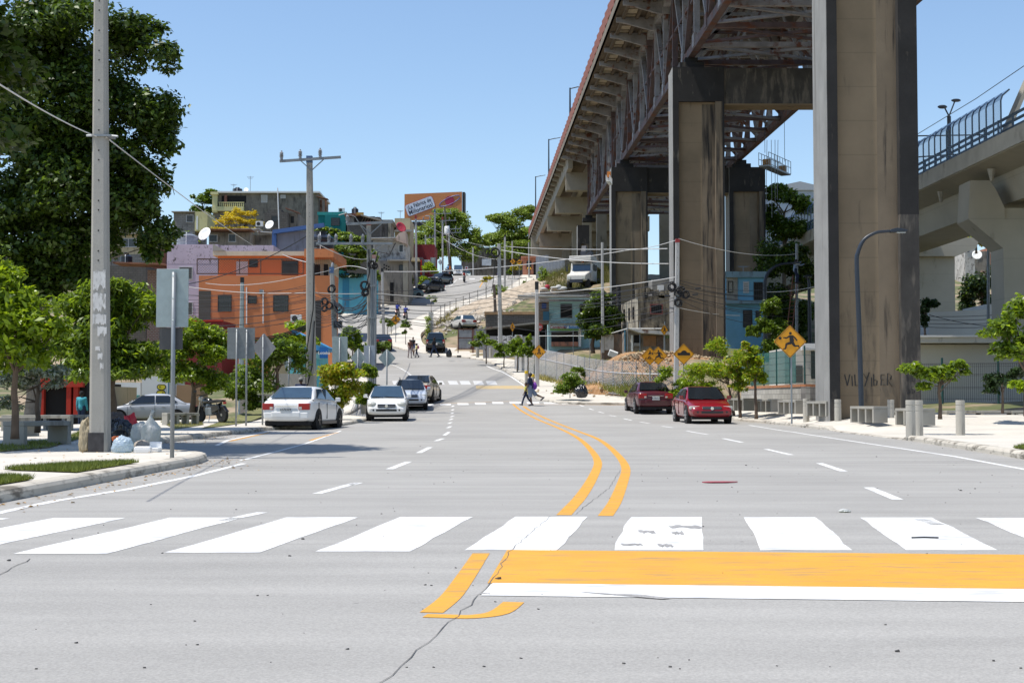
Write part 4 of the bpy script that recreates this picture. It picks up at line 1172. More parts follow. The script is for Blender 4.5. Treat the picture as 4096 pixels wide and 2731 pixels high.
tree('roadside_bush', 'small green tree beside the slim square pole', 'bush', 1505, 1200, 160, [(1508, 1110, 16, 26)], 500, .3, LF_MID, .04, 99)
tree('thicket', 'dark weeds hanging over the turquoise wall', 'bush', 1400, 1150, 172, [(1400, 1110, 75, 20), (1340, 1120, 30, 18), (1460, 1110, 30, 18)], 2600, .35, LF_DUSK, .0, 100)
# weeds on the slopes: one mass each
def weeds(label, pts, n, h, mat, seed):
 poly = [(P(a, b, d).x, d) for a, b, d in pts]
 blades('weeds', label, poly_sampler(poly, gz), n, h, mat, w=.06, lean=.4, seed=seed)
weeds('tall weeds covering the bank behind the chain link fence', [(2130, 0, 98), (2560, 0, 74), (2700, 0, 96), (2400, 0, 104), (2200, 0, 108)], 7000, .35, GRASSD, 21)
weeds('green weeds along the foot of the chain link fence', [(2090, 0, 108), (2200, 0, 96), (2500, 0, 76), (2560, 0, 79), (2250, 0, 100), (2140, 0, 112)], 5000, .3, GRASS, 22)
weeds('grassy weeds on the slope behind the crane truck', [(2170, 0, 158), (2440, 0, 150), (2460, 0, 172), (2180, 0, 180)], 7000, .9, M('weed blades', (.14, .15, .045), .8, .1, 1, island=.4, trans=.2), 23)
weeds('dry weeds beside the rubble lot', [(1740, 0, 156), (1800, 0, 150), (1900, 0, 172), (1830, 0, 176)], 2500, .5, GRASSD, 24)
# ================================================================ vehicles
STY = dict(
 # stations: y, top of the lower body, bottom, half width factor
 sedan=dict(L=4.45, W=1.73, H=1.44, wb=(-1.32, 1.32), r=.31,
      st=[(-2.22, .55, .36, .84), (-2.2, .90, .30, .90), (-2.05, .97, .24, .95), (-1.5, .985, .2, 1.0), (-.6, .965, .2, 1.0), (.6, .93, .2, 1.0), (1.0, .90, .2, 1.0), (1.6, .80, .2, .98), (2.0, .69, .22, .93), (2.16, .58, .26, .86), (2.22, .46, .32, .78)],
      gh=(-1.75, -1.05, .15, 1.12), side=((-1.38, -.95), (-.35, -.35), (-.29, -.29), (.88, .28))),
 hatch=dict(L=3.85, W=1.66, H=1.46, wb=(-1.25, 1.23), r=.30,
      st=[(-1.9, .5, .36, .84), (-1.89, .93, .30, .92), (-1.6, .99, .22, .98), (-.6, .97, .2, 1.0), (.6, .95, .2, 1.0), (1.0, .93, .2, 1.0), (1.45, .84, .2, .98), (1.75, .72, .22, .93), (1.88, .58, .25, .85), (1.92, .46, .32, .76)],
      gh=(-1.8, -1.4, .25, 1.15), side=((-1.35, -1.1), (-.4, -.4), (-.34, -.34), (.9, .35))),
 wagon=dict(L=4.4, W=1.7, H=1.46, wb=(-1.3, 1.25), r=.30,
      st=[(-2.15, .55, .36, .86), (-2.14, .95, .30, .92), (-1.9, .99, .22, .98), (-.6, .96, .2, 1.0), (.6, .93, .2, 1.0), (1.0, .91, .2, 1.0), (1.6, .83, .2, .98), (2.0, .73, .22, .94), (2.15, .6, .26, .88), (2.2, .46, .32, .8)],
      gh=(-2.12, -1.85, .1, 1.05), side=((-1.9, -1.7), (-.45, -.45), (-.39, -.39), (.85, .22))),
 suv=dict(L=4.5, W=1.76, H=1.72, wb=(-1.32, 1.32), r=.36,
    st=[(-2.2, .6, .46, .88), (-2.19, 1.06, .40, .94), (-1.9, 1.10, .32, .99), (-.6, 1.08, .3, 1.0), (.6, 1.06, .3, 1.0), (1.0, 1.05, .3, 1.0), (1.7, .99, .3, .99), (2.05, .92, .32, .95), (2.18, .75, .36, .9), (2.22, .55, .42, .84)],
    gh=(-2.16, -1.95, .2, 1.0), side=((-1.95, -1.8), (-.5, -.5), (-.44, -.44), (.82, .3))),
 van=dict(L=4.4, W=1.68, H=1.92, wb=(-1.2, 1.15), r=.30,
    st=[(-2.1, .6, .4, .9), (-2.09, 1.12, .34, .96), (-1.8, 1.15, .3, 1.0), (0, 1.14, .3, 1.0), (1.4, 1.12, .3, 1.0), (1.75, 1.08, .3, .98), (2.05, .98, .32, .95), (2.15, .7, .36, .9), (2.18, .5, .42, .86)],
    gh=(-2.07, -1.95, 1.25, 1.95), side=((-1.8, -1.75), (-.3, -.3), (-.2, -.2), (1.65, 1.3))),
)
def car(label, loc, rz, style, body, glass=None, tail=None, plate=None, rim=None, front='wide', group=None, detail=True, scale=1.0, lights=True, dark_sill=True, rails=False, name='parked_car', cat='car', roofm=None, pitch=0.0, seats=False):
 S = STY[style]; gl = glass or GLASS; hw = S['W'] / 2
 t = thing(name, label, cat, loc, rz, group)
 t.rotation_euler = (pitch, 0, rz)
 t.scale = (scale,) * 3
 vs = []; ny = 0
 for y, zt, zb, w in S['st']:
  w *= hw
  half = [(.0, zb), (.78 * w, zb), (.95 * w, zb + .05), (w * .985, zb + .16), (w, (zb + zt) * .5 + .04), (.985 * w, zt - .10), (.93 * w, zt - .025), (.80 * w, zt + .0), (0, zt + .018)]
  ring = [(x, z) for x, z in half] + [(-x, z) for x, z in half[-2:0:-1]]
  ny = len(ring)
  vs += [(x, y, z) for x, z in ring]
 n = len(S['st'])
 fs = [(i * ny + k, i * ny + (k + 1) % ny, (i + 1) * ny + (k + 1) % ny, (i + 1) * ny + k) for i in range(n - 1) for k in range(ny)]
 fs += [tuple(range(ny)), tuple(range((n - 1) * ny, n * ny))]
 MB().add(vs, fs).obj('body', body, t, smooth=True, sub=1)
 yb, yr, yf, yw = S['gh']; H = S['H']
 def belt(y): return float(np.interp(y, [q[0] for q in S['st']], [q[1] for q in S['st']]))
 wb_, wt = hw * .93, hw * (.70 if style not in ('van', 'suv') else .78)
 # cabin
 secs = [(yb, belt(yb) - .02, wb_ * .94), (yb + (yr - yb) * .5, (belt(yb) + H) / 2 - .012, None), (yr, H - .03, None), ((yr + yf) / 2, H, None), (yf, H - .025, None), (yf + (yw - yf) * .5, (belt(yw) + H) / 2 - .012, None), (yw, belt(yw) - .02, wb_ * .96)]
 vs = []
 for y, z, w0 in secs:
  k = (z - belt(y)) / (H - belt(y)); k = max(0, min(1, k))
  w = wb_ * (1 - k) + wt * k
  half = [(wb_ * .995, belt(y) - .10), (wb_ * .99, belt(y) + .0), (w * 1.0, max(belt(y) + .005, z - .055)), (w * .9, z - .012), (0, z + .012)]
  vs += [(x, y, q) for x, q in half] + [(-x, y, q) for x, q in half[-2::-1]]
 m = 9
 fs = [(i * m + k, i * m + k + 1, (i + 1) * m + k + 1, (i + 1) * m + k) for i in range(len(secs) - 1) for k in range(m - 1)]
 MB().add(vs, fs).obj('cabin', roofm or body, t, smooth=True, sub=1)
 # glass
 def pane(name, pts, off):
  o = Vector(off)
  MB().add([Vector(q) + o for q in pts], [tuple(range(len(pts)))]).obj(name, gl, t)
 bz = belt(yw)
 def lerp(a, b, k): return tuple(a[i] + (b[i] - a[i]) * k for i in range(3))
 A, B = (wb_ * .90, yw - .04, bz + .02), (wt * .93, yf + .03, H - .075)
 nrm = Vector((0, (B[2] - A[2]), (A[1] - B[1]))).normalized() * .036
 pane('windshield', [(-A[0], A[1], A[2]), A, lerp(A, B, .5), B, (-B[0], B[1], B[2]), tuple(c * (-1 if i == 0 else 1) for i, c in enumerate(lerp(A, B, .5)))], nrm)
 bz2 = belt(yb)
 A, B = (wb_ * .86, yb + .05, bz2 + .03), (wt * .9, yr - .02, H - .085)
 nrm = Vector((0, -(B[2] - A[2]), (B[1] - A[1]))).normalized() * .036
 pane('rear_window', [(-A[0], A[1], A[2]), A, lerp(A, B, .5), B, (-B[0], B[1], B[2]), tuple(c * (-1 if i == 0 else 1) for i, c in enumerate(lerp(A, B, .5)))], nrm)
 for s in (-1, 1):
  (b0, t0), (b1, t1), (b2, t2), (b3, t3) = S['side']
  zt_ = H - .11
  for (pa, pb) in (((b0, t0), (b1, t1)), ((b2, t2), (b3, t3))):
   pts = [(s * (wb_ + .012), pa[0], belt(pa[0]) + .03), (s * (wb_ + .012), pb[0], belt(pb[0]) + .03), (s * (wt + .035), pb[1], zt_), (s * (wt + .035), pa[1], zt_)]
   pane('side_window', pts, (0, 0, 0))
  MB().box((s * (hw + .07), yw - .32, belt(yw) + .10), (.16, .10, .14)).beam((s * (hw - .04), yw - .28, belt(yw) + .03), (s * (hw + .05), yw - .31, belt(yw) + .07), .05, .05).obj('mirror', body if detail else BLACKP, t, bevel=.02)
  if detail:
   for y in (-.72, .28):
    MB().box((s * (hw + .004), y, belt(0) - .13), (.03, .17, .03)).obj('door_handle', body, t, bevel=.006)
   mb = MB()
   for y in ((b1 + b2) / 2, b3 + .05, b0 + .06):
    mb.bb((s * (hw * .985) - .004, y - .006, .34), (s * (hw * .985) + (.020 if s > 0 else .0) - (.016 if s < 0 else 0) + .0, y + .006, belt(y) - .09))
   mb.obj('door_gap', BLACKP, t)
  if dark_sill:
   MB().bb((min(s * hw * .9, s * hw * .995), S['wb'][0] + .4, S['st'][3][2] - .03), (max(s * hw * .9, s * hw * .995), S['wb'][1] - .4, S['st'][3][2] + .07)).obj('sill', BLACKP, t)
 # wheels
 r = S['r']
 for y in S['wb']:
  for s in (-1, 1):
   w = thing('wheel', None, None, (s * (hw - .10), y, r)); w.parent = t
   KIDS.setdefault(t.name, []).append(w)
   MB().lathe([(r * .62, -.09), (r * .93, -.10), (r, -.07), (r, .07), (r * .93, .10), (r * .62, .09)], n=24, axis='X').obj('tyre', RUBBER, w, smooth=True)
   mb = MB(); x = .075 * s
   mb.lathe([(r * .66, min(x, x * .6)), (r * .66, max(x, x * .6))], n=20, axis='X') if rim is None else None
   mb.lathe([(r * .16, min(x * .5, x * 1.35)), (r * .13, max(x * .5, x * 1.35))], n=10, axis='X')
   for k in range(6):
    a = k * math.pi / 3
    mb.beam((x * 1.2, 0, 0), (x * 1.25, math.cos(a) * r * .64, math.sin(a) * r * .64), .06, .05)
   mb.obj('rim', rim or BLACKP, w)
   MB().lathe([(r + .065, -.20), (r + .065, -.015)] if s > 0 else [(r + .065, .015), (r + .065, .20)], (s * (hw + .012), y, r + .01), 24, 'X').obj('wheel_arch', DARK, t)
 st = S['st']; ye, yn = st[0][0], st[-1][0]
 MB().bb((-hw * .85, ye + .1, st[3][2] - .06), (hw * .85, yn - .25, st[3][2] + .06)).obj('underbody', DARK, t)
 # bumpers, lights, plates
 zb = st[0][1]
 zt2 = belt(ye + .06)
 if style in ('suv', 'van', 'wagon'):
  lw, lh, lz = .17, .34, zt2 - .20
 else:
  lw, lh, lz = .36, .21, zt2 - .17
 wr = st[1][3] * hw
 for s in (-1, 1):
  mb = MB()
  a, b = sorted((s * (wr - lw), s * (wr + .012)))
  mb.bb((a, ye - .012, lz - lh / 2), (b, ye + .16, lz + lh / 2))
  mb.obj('tail_light', tail or LAMPR, t, bevel=.02)
  if detail:
   a, b = sorted((s * (wr - lw + .02), s * (wr - lw + .12)))
   MB().bb((a, ye - .016, lz - lh / 2 + .02), (b, ye + .1, lz - .01)).obj('reverse_light', LAMPW, t, bevel=.005)
 MB().bb((-.5, ye - .03, .38), (.5, ye + .1, .60)).bb((-wr * .97, ye - .012, .34), (wr * .97, ye + .2, .58)).obj('rear_bumper', body if style != 'suv' else BLACKP, t, bevel=.05)
 pz = lz - (.10 if style in ('sedan',) else .22)
 MB().bb((-.17, ye - .035, pz - .08), (.17, ye - .012, pz + .08)).obj('license_plate', WHITE, t)
 if plate:
  lettering(plate, .105, SIGNK, t, (0, ye - .040, pz), .95, name='plate_number')
 if detail: MB().bb((-.36, ye - .03, pz + .10), (.36, ye + .0, pz + .125)).obj('trunk_trim', CHROME, t, bevel=.006)
 wf = st[-3][3] * hw
 if front:
  fz = st[-3][1] - .10
  for s in (-1, 1):
   mb = MB()
   yq = st[-3][0]
   if front == 'round':
    mb.ball((s * (wf - .19), yq - .02, fz + .02), (.20, .16, .13), 12, 8)
   else:
    a, b = sorted((s * (wf - .38), s * (wf + .02)))
    mb.bb((a, yq - .2, fz - .07), (b, yq + .075, fz + .06))
   mb.obj('headlight', LAMPW, t, smooth=front == 'round', bevel=0 if front == 'round' else .03)
   if detail: MB().bb((min(s * (wf - .36), s * (wf - .14)), yn - .06, .36), (max(s * (wf - .36), s * (wf - .14)), yn + .012, .48)).lathe([(.04, 0), (.04, .02)], (s * (wf - .25), yn + .012, .42), 10, 'Y').obj('fog_lamp', BLACKP, t, bevel=.02)
  MB().bb((-wf * .93, yn - .2, .30), (wf * .93, yn + .015, .52)).obj('front_bumper', body, t, bevel=.06)
  MB().bb((-.42, yn - .1, .37), (.42, yn + .022, .47)).obj('lower_grille', BLACKP, t, bevel=.015)
  mb = MB(); mb.bb((-.36, st[-2][0] - .06, fz - .08), (.36, st[-2][0] + .045, fz + .03)); mb.mat(1).bb((-.36, st[-2][0] - .05, fz - .035), (.36, st[-2][0] + .055, fz - .02)); mb.lathe([(.065, 0), (.065, .02)], (0, st[-2][0] + .055, fz - .028), 12, 'Y')
  mb.bb((-.37, st[-2][0] - .05, fz + .03), (.37, st[-2][0] + .05, fz + .045))
  mb.obj('grille', [BLACKP, CHROME], t, bevel=.008)
  MB().beam((-.45, yw + .05, bz + .035), (.1, yw - .01, bz + .075), .02, .02).beam((.15, yw + .05, bz + .035), (.6, yw - .01, bz + .075), .02, .02).obj('wiper', BLACKP, t)
 if rails:
  for s in (-1, 1):
   MB().tube([(s * wt * .85, yr + .1, H - .0), (s * wt * .85, yr + .2, H + .06), (s * wt * .85, yf - .2, H + .06), (s * wt * .85, yf - .1, H)], .02, 6).obj('roof_rail', BLACKP, t)
 return t
def road_place(px, d, off=0.0, z=None):
 zz = zr(d) if z is None else z
 return (XY(px, d, zz) + off, d, zz)
WPAINT = paint('car white', (.78, .78, .77))
SILV = paint('car silver', (.42, .44, .47), .3, .7)
MAROON = paint('car maroon', (.075, .008, .016), .32, .5)
REDP = paint('car red', (.23, .005, .012), .28, .8)
LBLUE = paint('car pale blue white', (.55, .6, .68))
BEIGE = paint('car beige', (.42, .37, .29))
GREENP = paint('car dark green', (.008, .03, .03), .25, .8)
TEALP = paint('car grey teal', (.10, .16, .17), .35)
BLKPAINT = paint('car black', (.012, .013, .016), .25, .8)
NAVYP = paint('car dark blue black', (.014, .016, .028), .25, .8)
car('white saloon car parked at the left kerb with red tail lights', road_place(1220, 48.6), R(-8), 'sedan', WPAINT, GLASSB, plate='A572329', front='wide')
car('small white hatchback facing the camera at the left kerb', road_place(1552, 59.5), R(180 + 3), 'hatch', WPAINT, GLASSB, front='round')
car('pale blue estate car with roof rails behind the white hatchback', road_place(1640, 70.5), R(180 + 4), 'wagon', LBLUE, GLASS, rails=True, rim=RIM)
car('beige saloon car at the end of the left row', road_place(1685, 76.5), R(-5), 'sedan', BEIGE, GLASS, detail=True)
car('maroon saloon car seen from behind at the right kerb', road_place(2592, 67.6), R(4), 'sedan', MAROON, GLASS, plate='A396323', rim=RIM, dark_sill=False)
car('bright red saloon car facing the camera at the right kerb', road_place(2806, 56.3), R(180 + 3), 'sedan', REDP, GLASS, rim=RIM, dark_sill=False)
q = P(595, 1694, 72)
car('silver saloon car parked sideways behind the rubbish bags', (q.x, 72, q.z), R(101), 'sedan', SILV, GLASS, rim=RIM, scale=1.06, dark_sill=False)
car('black saloon car driving past the verge below the slim square pole', road_place(1526, 133), R(10), 'sedan', NAVYP, GLASS, detail=False, name='moving_car')
q = road_place(1742, 131.5, z=zr(131.5) + .02)
car('dark green off-road car seen from behind on the driveway', q, R(3), 'suv', GREENP, GLASS, plate=None, rim=RIM, tail=LAMPR, rails=False, pitch=R(2))
car('grey teal old saloon car parked facing downhill', road_place(1785 - 155, 191), R(180 - 62), 'sedan', TEALP, GLASS, detail=False, scale=.98, pitch=R(-3))
car('black off-road car with roof rack behind the grey teal saloon', road_place(1720, 196.5), R(180 - 38), 'suv', BLKPAINT, GLASS, detail=False, rails=True, rim=RIM)
car('black sport utility car farthest up the row of dark cars', road_place(1762, 204), R(180 - 30), 'suv', BLKPAINT, GLASS, detail=False, rim=RIM)
car('white minibus van at the top of the hill', road_place(1832, 238), R(180 + 2), 'van', WPAINT, GLASSB, detail=False, name='van', cat='van')
car('pale car half hidden behind the white van', road_place(1866, 246), R(180), 'hatch', paint('car pale green', (.5, .58, .56)), GLASSB, detail=False)
q = P(1852, 1318, 146)
car('wrecked white hatchback with an open rear in the rubble lot', (q.x, 146, q.z), R(22), 'hatch', M('dusty white car paint', (.6, .59, .56), .6, .1), GLASSB, front='wide', detail=False, name='wrecked_car')
# ---- crane truck behind the block wall
q = P(2335, 1162, 152)
t = thing('crane_truck', 'white crane truck with an orange beacon behind the grey block wall', 'truck', q, R(180 - 18))
TW = M('truck white', (.62, .6, .56), .5, .08)
TB = M('truck dark frame', (.03, .035, .05), .5, .1)
MB().prism([(-1.0, .9), (1.2, .9), (1.15, 1.9), (.95, 2.0), (.75, 2.9), (-.9, 2.95), (-1.0, 2.0)], -1.2, 1.2, 'YZ').obj('cab', TW, t, bevel=.08)
MB().prism([(1.15, .8), (3.0, .8), (3.0, 1.45), (1.15, 1.95)], -1.05, 1.05, 'YZ').obj('hood', TW, t, bevel=.12)
MB().quad((-1.0, 1.0, 2.02), (1.0, 1.0, 2.02), (.95, .80, 2.8), (-.95, .80, 2.8)).obj('windshield', GLASSB, t)
for s in (-1, 1):
 MB().quad((s * 1.215, -.5, 2.05), (s * 1.215, .7, 2.05), (s * 1.215, .6, 2.75), (s * 1.215, -.5, 2.75)).obj('side_window', GLASS, t)
 MB().box((s * 1.6, .9, 2.3), (.2, .06, .6)).beam((s * 1.2, .9, 2.5), (s * 1.6, .9, 2.55), .04, .04).obj('mirror', BLACKP, t)
 MB().box((s * .8, 3.03, 1.1), (.35, .08, .25)).obj('headlight', LAMPW, t)
 for y in (2.1, -3.2, -4.4):
  MB().lathe([(.2, -.15), (.5, -.17), (.52, 0), (.5, .17), (.2, .15)], (s * 1.0, y, .52), 18, 'X').obj('wheel', RUBBER, t, smooth=True)
MB().bb((-.55, -6.2, .8), (.55, 1.2, 1.15)).bb((-1.2, -6.2, 1.15), (1.2, -1.3, 1.4)).bb((-.7, 3.0, .62), (.7, 3.1, .95)).obj('chassis', TB, t)
MB().ball((0, .4, 3.05), (.14, .14, .14), 8, 6).obj('beacon', M('orange beacon', (.8, .2, .02), .3, 0), t)
MB().bb((-1.2, -1.0, 3.05), (1.2, 1.5, 3.6)).obj('counterweight', TW, t, bevel=.05)
MB().bb((-.6, -1.8, 2.2), (.6, -.9, 4.3)).box((.3, -1.5, 4.4), (.5, .9, .8), rx=.4).obj('crane_turret', TB, t)
MB().beam((0, -1.4, 3.6), (.6, -9.5, 3.3), .6, .75).obj('boom', TW, t)
MB().tube([(-.5, .9, 3.9), (-.6, -1.0, 4.6), (-.4, -2.4, 3.2)], .07, 6).obj('hose', BLACK, t)
# ---- motorcycles
def motorbike(label, loc, rz, paintm, lean=0.0, kick=False, name='motorcycle'):
 t = thing(name, label, 'motorcycle', loc, rz)
 t.rotation_euler = (0, lean, rz)
 for y, nm in ((-.62, 'wheel'), (.66, 'wheel')):
  w = thing(nm, None, None, (0, y, .30)); w.parent = t
  KIDS.setdefault(t.name, []).append(w)
  MB().lathe([(.235, -.045), (.285, -.05), (.30, 0), (.285, .05), (.235, .045)], n=22, axis='X').obj('tyre', RUBBER, w, smooth=True)
  mb = MB(); mb.lathe([(.05, -.05), (.05, .05)], n=10, axis='X')
  for k in range(8):
   a = k * math.pi / 4
   mb.tube([(0, 0, 0), (0, math.cos(a) * .25, math.sin(a) * .25)], .012, 4)
  mb.lathe([(.245, -.03), (.245, .03)], n=20, axis='X') if False else None
  mb.obj('rim', RIM, w)
 MB().tube([(0, .66, .3), (0, .50, .75), (0, .45, .95)], .03, 8).tube([(.09, .66, .3), (.09, .5, .76)], .025, 6).tube([(-.09, .66, .3), (-.09, .5, .76)], .025, 6).obj('fork', RIM, t)
 MB().tube([(-.34, .34, 1.0), (-.2, .42, 1.02), (0, .46, .97), (.2, .42, 1.02), (.34, .34, 1.0)], .016, 6).obj('handlebar', BLACKP, t)
 MB().tube([(.25, .42, 1.0), (.3, .44, 1.14)], .01, 4).box((.32, .44, 1.17), (.12, .02, .08)).tube([(-.25, .42, 1.0), (-.3, .44, 1.14)], .01, 4).box((-.32, .44, 1.17), (.12, .02, .08)).obj('mirror', BLACKP, t)
 MB().ball((0, .56, .86), (.09, .08, .1), 10, 7).obj('headlight', LAMPW, t, smooth=True)
 MB().tube([(0, .45, .8), (0, .1, .62), (0, -.3, .62), (0, -.62, .72)], .035, 6).tube([(0, .4, .7), (0, .2, .32), (0, -.25, .3), (0, -.62, .3)], .03, 6).tube([(.1, -.62, .3), (.1, -.45, .72)], .02, 6).tube([(-.1, -.62, .3), (-.1, -.45, .72)], .02, 6).obj('frame', BLACKP, t)
 MB().ball((0, .18, .78), (.14, .27, .13), 12, 8).obj('tank', paintm, t, smooth=True)
 MB().prism([(.02, .70), (-.72, .76), (-.78, .82), (-.3, .84), (0, .8)], -.12, .12, 'YZ').obj('seat', BLACK, t, bevel=.03)
 MB().prism([(.3, .62), (-.55, .66), (-.6, .5), (-.3, .4), (.1, .3), (.32, .45)], -.11, .11, 'YZ').obj('side_panel', paintm, t, bevel=.02)
 MB().box((0, .02, .42), (.26, .36, .30)).lathe([(.11, -.02), (.12, .13), (.09, .22)], (0, .1, .5), 10).obj('engine', STEEL, t, bevel=.03)
 MB().tube([(.14, .05, .4), (.16, -.2, .28), (.17, -.75, .4)], [.025, .03, .045], 8).obj('exhaust', CHROME, t, smooth=True)
 MB().box((0, -.80, .72), (.1, .06, .08)).obj('tail_light', LAMPR, t)
 MB().prism([(.42, .60), (.80, .60), (.98, .42), (.94, .40), (.78, .56), (.42, .56)], -.05, .05, 'YZ').obj('mudguard', paintm, t)
 MB().prism([(-.4, .66), (-.75, .62), (-.92, .42), (-.88, .4), (-.72, .58), (-.4, .6)], -.06, .06, 'YZ').obj('mudguard', paintm, t)
 if kick: MB().tube([(-.1, -.05, .3), (-.22, -.08, 0)], .015, 5).tube([(.1, -.2, .3), (.12, -.25, 0)], .015, 5).obj('kickstand', RIM, t)
 return t
BIKEK = paint('black motorbike paint', (.012, .012, .014), .3, .6)
BIKER = paint('red motorbike paint', (.3, .012, .015), .3, .6)
q = P(824, 1665, 50.5)
motorbike('black motorbike parked under the low street tree', (q.x, 51.5, zr(51.5) + KH), R(50), BIKEK, R(-5), True)
motorbike('red and black motorbike ridden uphill by the left hand rider in blue', road_place(1590, 169), R(-10), BIKER)
motorbike('dark red motorbike ridden uphill beside the leafy sapling', road_place(1622, 165), R(-10), BIKER)
motorbike('black motorbike coming downhill in the middle of the crest', road_place(1857, 207), R(175), BIKEK)
motorbike('motorbike beyond the crest under the rider in an orange vest', road_place(1908, 252, z=zr(252) - .25), R(180), BIKEK)
motorbike('motorbike of the rider in the yellow shirt on the upper pavement', (XY(2117, 216, zr(216) + .1), 216, zr(216) + .3), R(178), BIKEK)
motorbike('motorbike parked beside the orange based wooden pole', (XY(1793, 226, zr(226)), 226, zr(226) + .16), R(120), BIKEK, 0, True)
# ================================================================ people
SKIN = M('dark brown skin', (.085, .043, .026), .5, .06, 8)
SKINL = M('brown skin', (.17, .085, .052), .5, .06, 8)
HAIRK = M('black hair', (.012, .010, .009), .6, .2, 30)
def cone_between(mb, a, b, r0, r1, n=10):
 """a limb piece with round ends"""
 a, b = Vector(a), Vector(b)
 d = b - a
 L = d.length
 if L < 1e-5:
  return mb.ball(a, r0, n, 7)
 d /= L
 pts = []; rs = []
 for k in (-1, -.7, -.35):
  pts.append(a + d * r0 * k); rs.append(r0 * math.sqrt(max(0.02, 1 - k * k)))
 for k in (0, .33, .67, 1):
  pts.append(a + d * L * k); rs.append(r0 + (r1 - r0) * k)
 for k in (.35, .7, 1):
  pts.append(b + d * r1 * k); rs.append(r1 * math.sqrt(max(0.02, 1 - k * k)))
 return mb.tube(pts, rs, n)
def remeshed(mb, name, mat, parent, vox):
 o = mb.obj(name, mat, parent, smooth=True)
 m = o.modifiers.new('join', 'REMESH'); m.mode = 'VOXEL'; m.voxel_size = vox; m.use_smooth_shade = True
 s = o.modifiers.new('soften', 'SMOOTH'); s.iterations = 2; s.factor = .4
 return o
def person(label, loc, rz, h=1.72, skin=None, lleg=(0, 0), rleg=(0, 0), larm=(5, 8, 10), rarm=(5, 8, 10), lean=0, top=None, sleeve='short', bottom=None, blen='long', shoes=None, hair='short', hat=None, female=False, sit=False, vox=.016,
     hem=0.0, child=False, backpack=None, group=None, turn=0.0, hand=True, vest=None):
 """legs: (thigh forward, knee bend) in degrees; arms: (swing forward, away, elbow bend). Faces +Y before rz"""
 t = thing('person', label, 'person', loc, rz, group)
 k = h / 1.72
 sk = skin or SKIN
 J = {}
 def rot(a, v): # swing forward for +a
  a = R(a)
  return Vector((v[0], v[1] * math.cos(a) - v[2] * math.sin(a), v[1] * math.sin(a) + v[2] * math.cos(a)))
 legu, legl = .43 * k, .42 * k
 hipx = (.09 if not female else .10) * k
 low = 0
 for s, (a, b), nm in ((-1, lleg, 'l'), (1, rleg, 'r')):
  hip = Vector((s * hipx, 0, 0))
  knee = hip + rot(a, Vector((0, 0, -legu)))
  ank = knee + rot(a - b, Vector((0, 0, -legl)))
  J[nm + 'hip'], J[nm + 'knee'], J[nm + 'ank'] = hip, knee, ank
  fa = a - b
  J[nm + 'toe'] = ank + rot(fa * .6, Vector((0, .17 * k, -.055 * k)))
  J[nm + 'heel'] = ank + rot(fa * .6, Vector((0, -.05 * k, -.05 * k)))
  low = min(low, J[nm + 'toe'].z - .03 * k, J[nm + 'heel'].z - .03 * k)
 zoff = -low if not sit else 0
 def up(v): return Vector((v[0], v[1], v[2] + zoff))
 for n_ in list(J): J[n_] = up(J[n_])
 pel = Vector((0, 0, zoff + .03 * k))
 def tor(z, y=0.0, x=0.0):
  a = R(lean)
  return pel + Vector((x, y * math.cos(a) + z * math.sin(a), z * math.cos(a) - y * math.sin(a)))
 hd = 1.0 if not child else 1.22
 J['waist'] = tor(.16 * k); J['chest'] = tor(.36 * k); J['neck'] = tor(.49 * k); J['head'] = tor(.49 * k + .15 * k * hd)
 shx = (.185 if not female else .165) * k
 for s, (a, ab, e), nm in ((-1, larm, 'l'), (1, rarm, 'r')):
  sh = tor(.44 * k, 0, s * shx)
  el = sh + rot(a, Vector((s * math.sin(R(ab)) * .29 * k, 0, -math.cos(R(ab)) * .29 * k)))
  wr = el + rot(a + e, Vector((s * math.sin(R(ab * .5)) * .25 * k, 0, -math.cos(R(ab * .5)) * .25 * k)))
  hn = wr + (wr - el).normalized() * .085 * k
  J[nm + 'sh'], J[nm + 'el'], J[nm + 'wr'], J[nm + 'hn'] = sh, el, wr, hn
 mb = MB()
 # trunk and limbs of the body
 cone_between(mb, J['lhip'] + Vector((0, 0, .05 * k)), J['rhip'] + Vector((0, 0, .05 * k)), .10 * k, .10 * k)
 cone_between(mb, pel + Vector((0, 0, .05 * k)), J['waist'], .125 * k, .115 * k)
 cone_between(mb, J['waist'], J['chest'], .115 * k, .13 * k)
 cone_between(mb, J['lsh'] * .7 + J['rsh'] * .3 - Vector((0, 0, .05 * k)), J['rsh'] * .7 + J['lsh'] * .3 - Vector((0, 0, .05 * k)), .10 * k, .10 * k)
 cone_between(mb, J['lsh'], J['rsh'], .062 * k, .062 * k)
 cone_between(mb, J['neck'] - Vector((0, 0, .04 * k)), J['head'] - Vector((0, 0, .03 * k)), .056 * k, .052 * k)
 hc = J['head']; q = k * hd
 mb.ball(hc + Vector((0, -.005 * q, .015 * q)), (.078 * q, .098 * q, .108 * q), 14, 10)
 mb.ball(hc + Vector((0, .035 * q, -.055 * q)), (.055 * q, .06 * q, .065 * q), 10, 8)       # jaw
 mb.ball(hc + Vector((0, .10 * q, -.012 * q)), (.017 * q, .026 * q, .026 * q), 8, 6)       # nose
 for s in (-1, 1): mb.ball(hc + Vector((s * .08 * q, -.005 * q, -.005 * q)), (.014 * q, .024 * q, .032 * q), 7, 6)
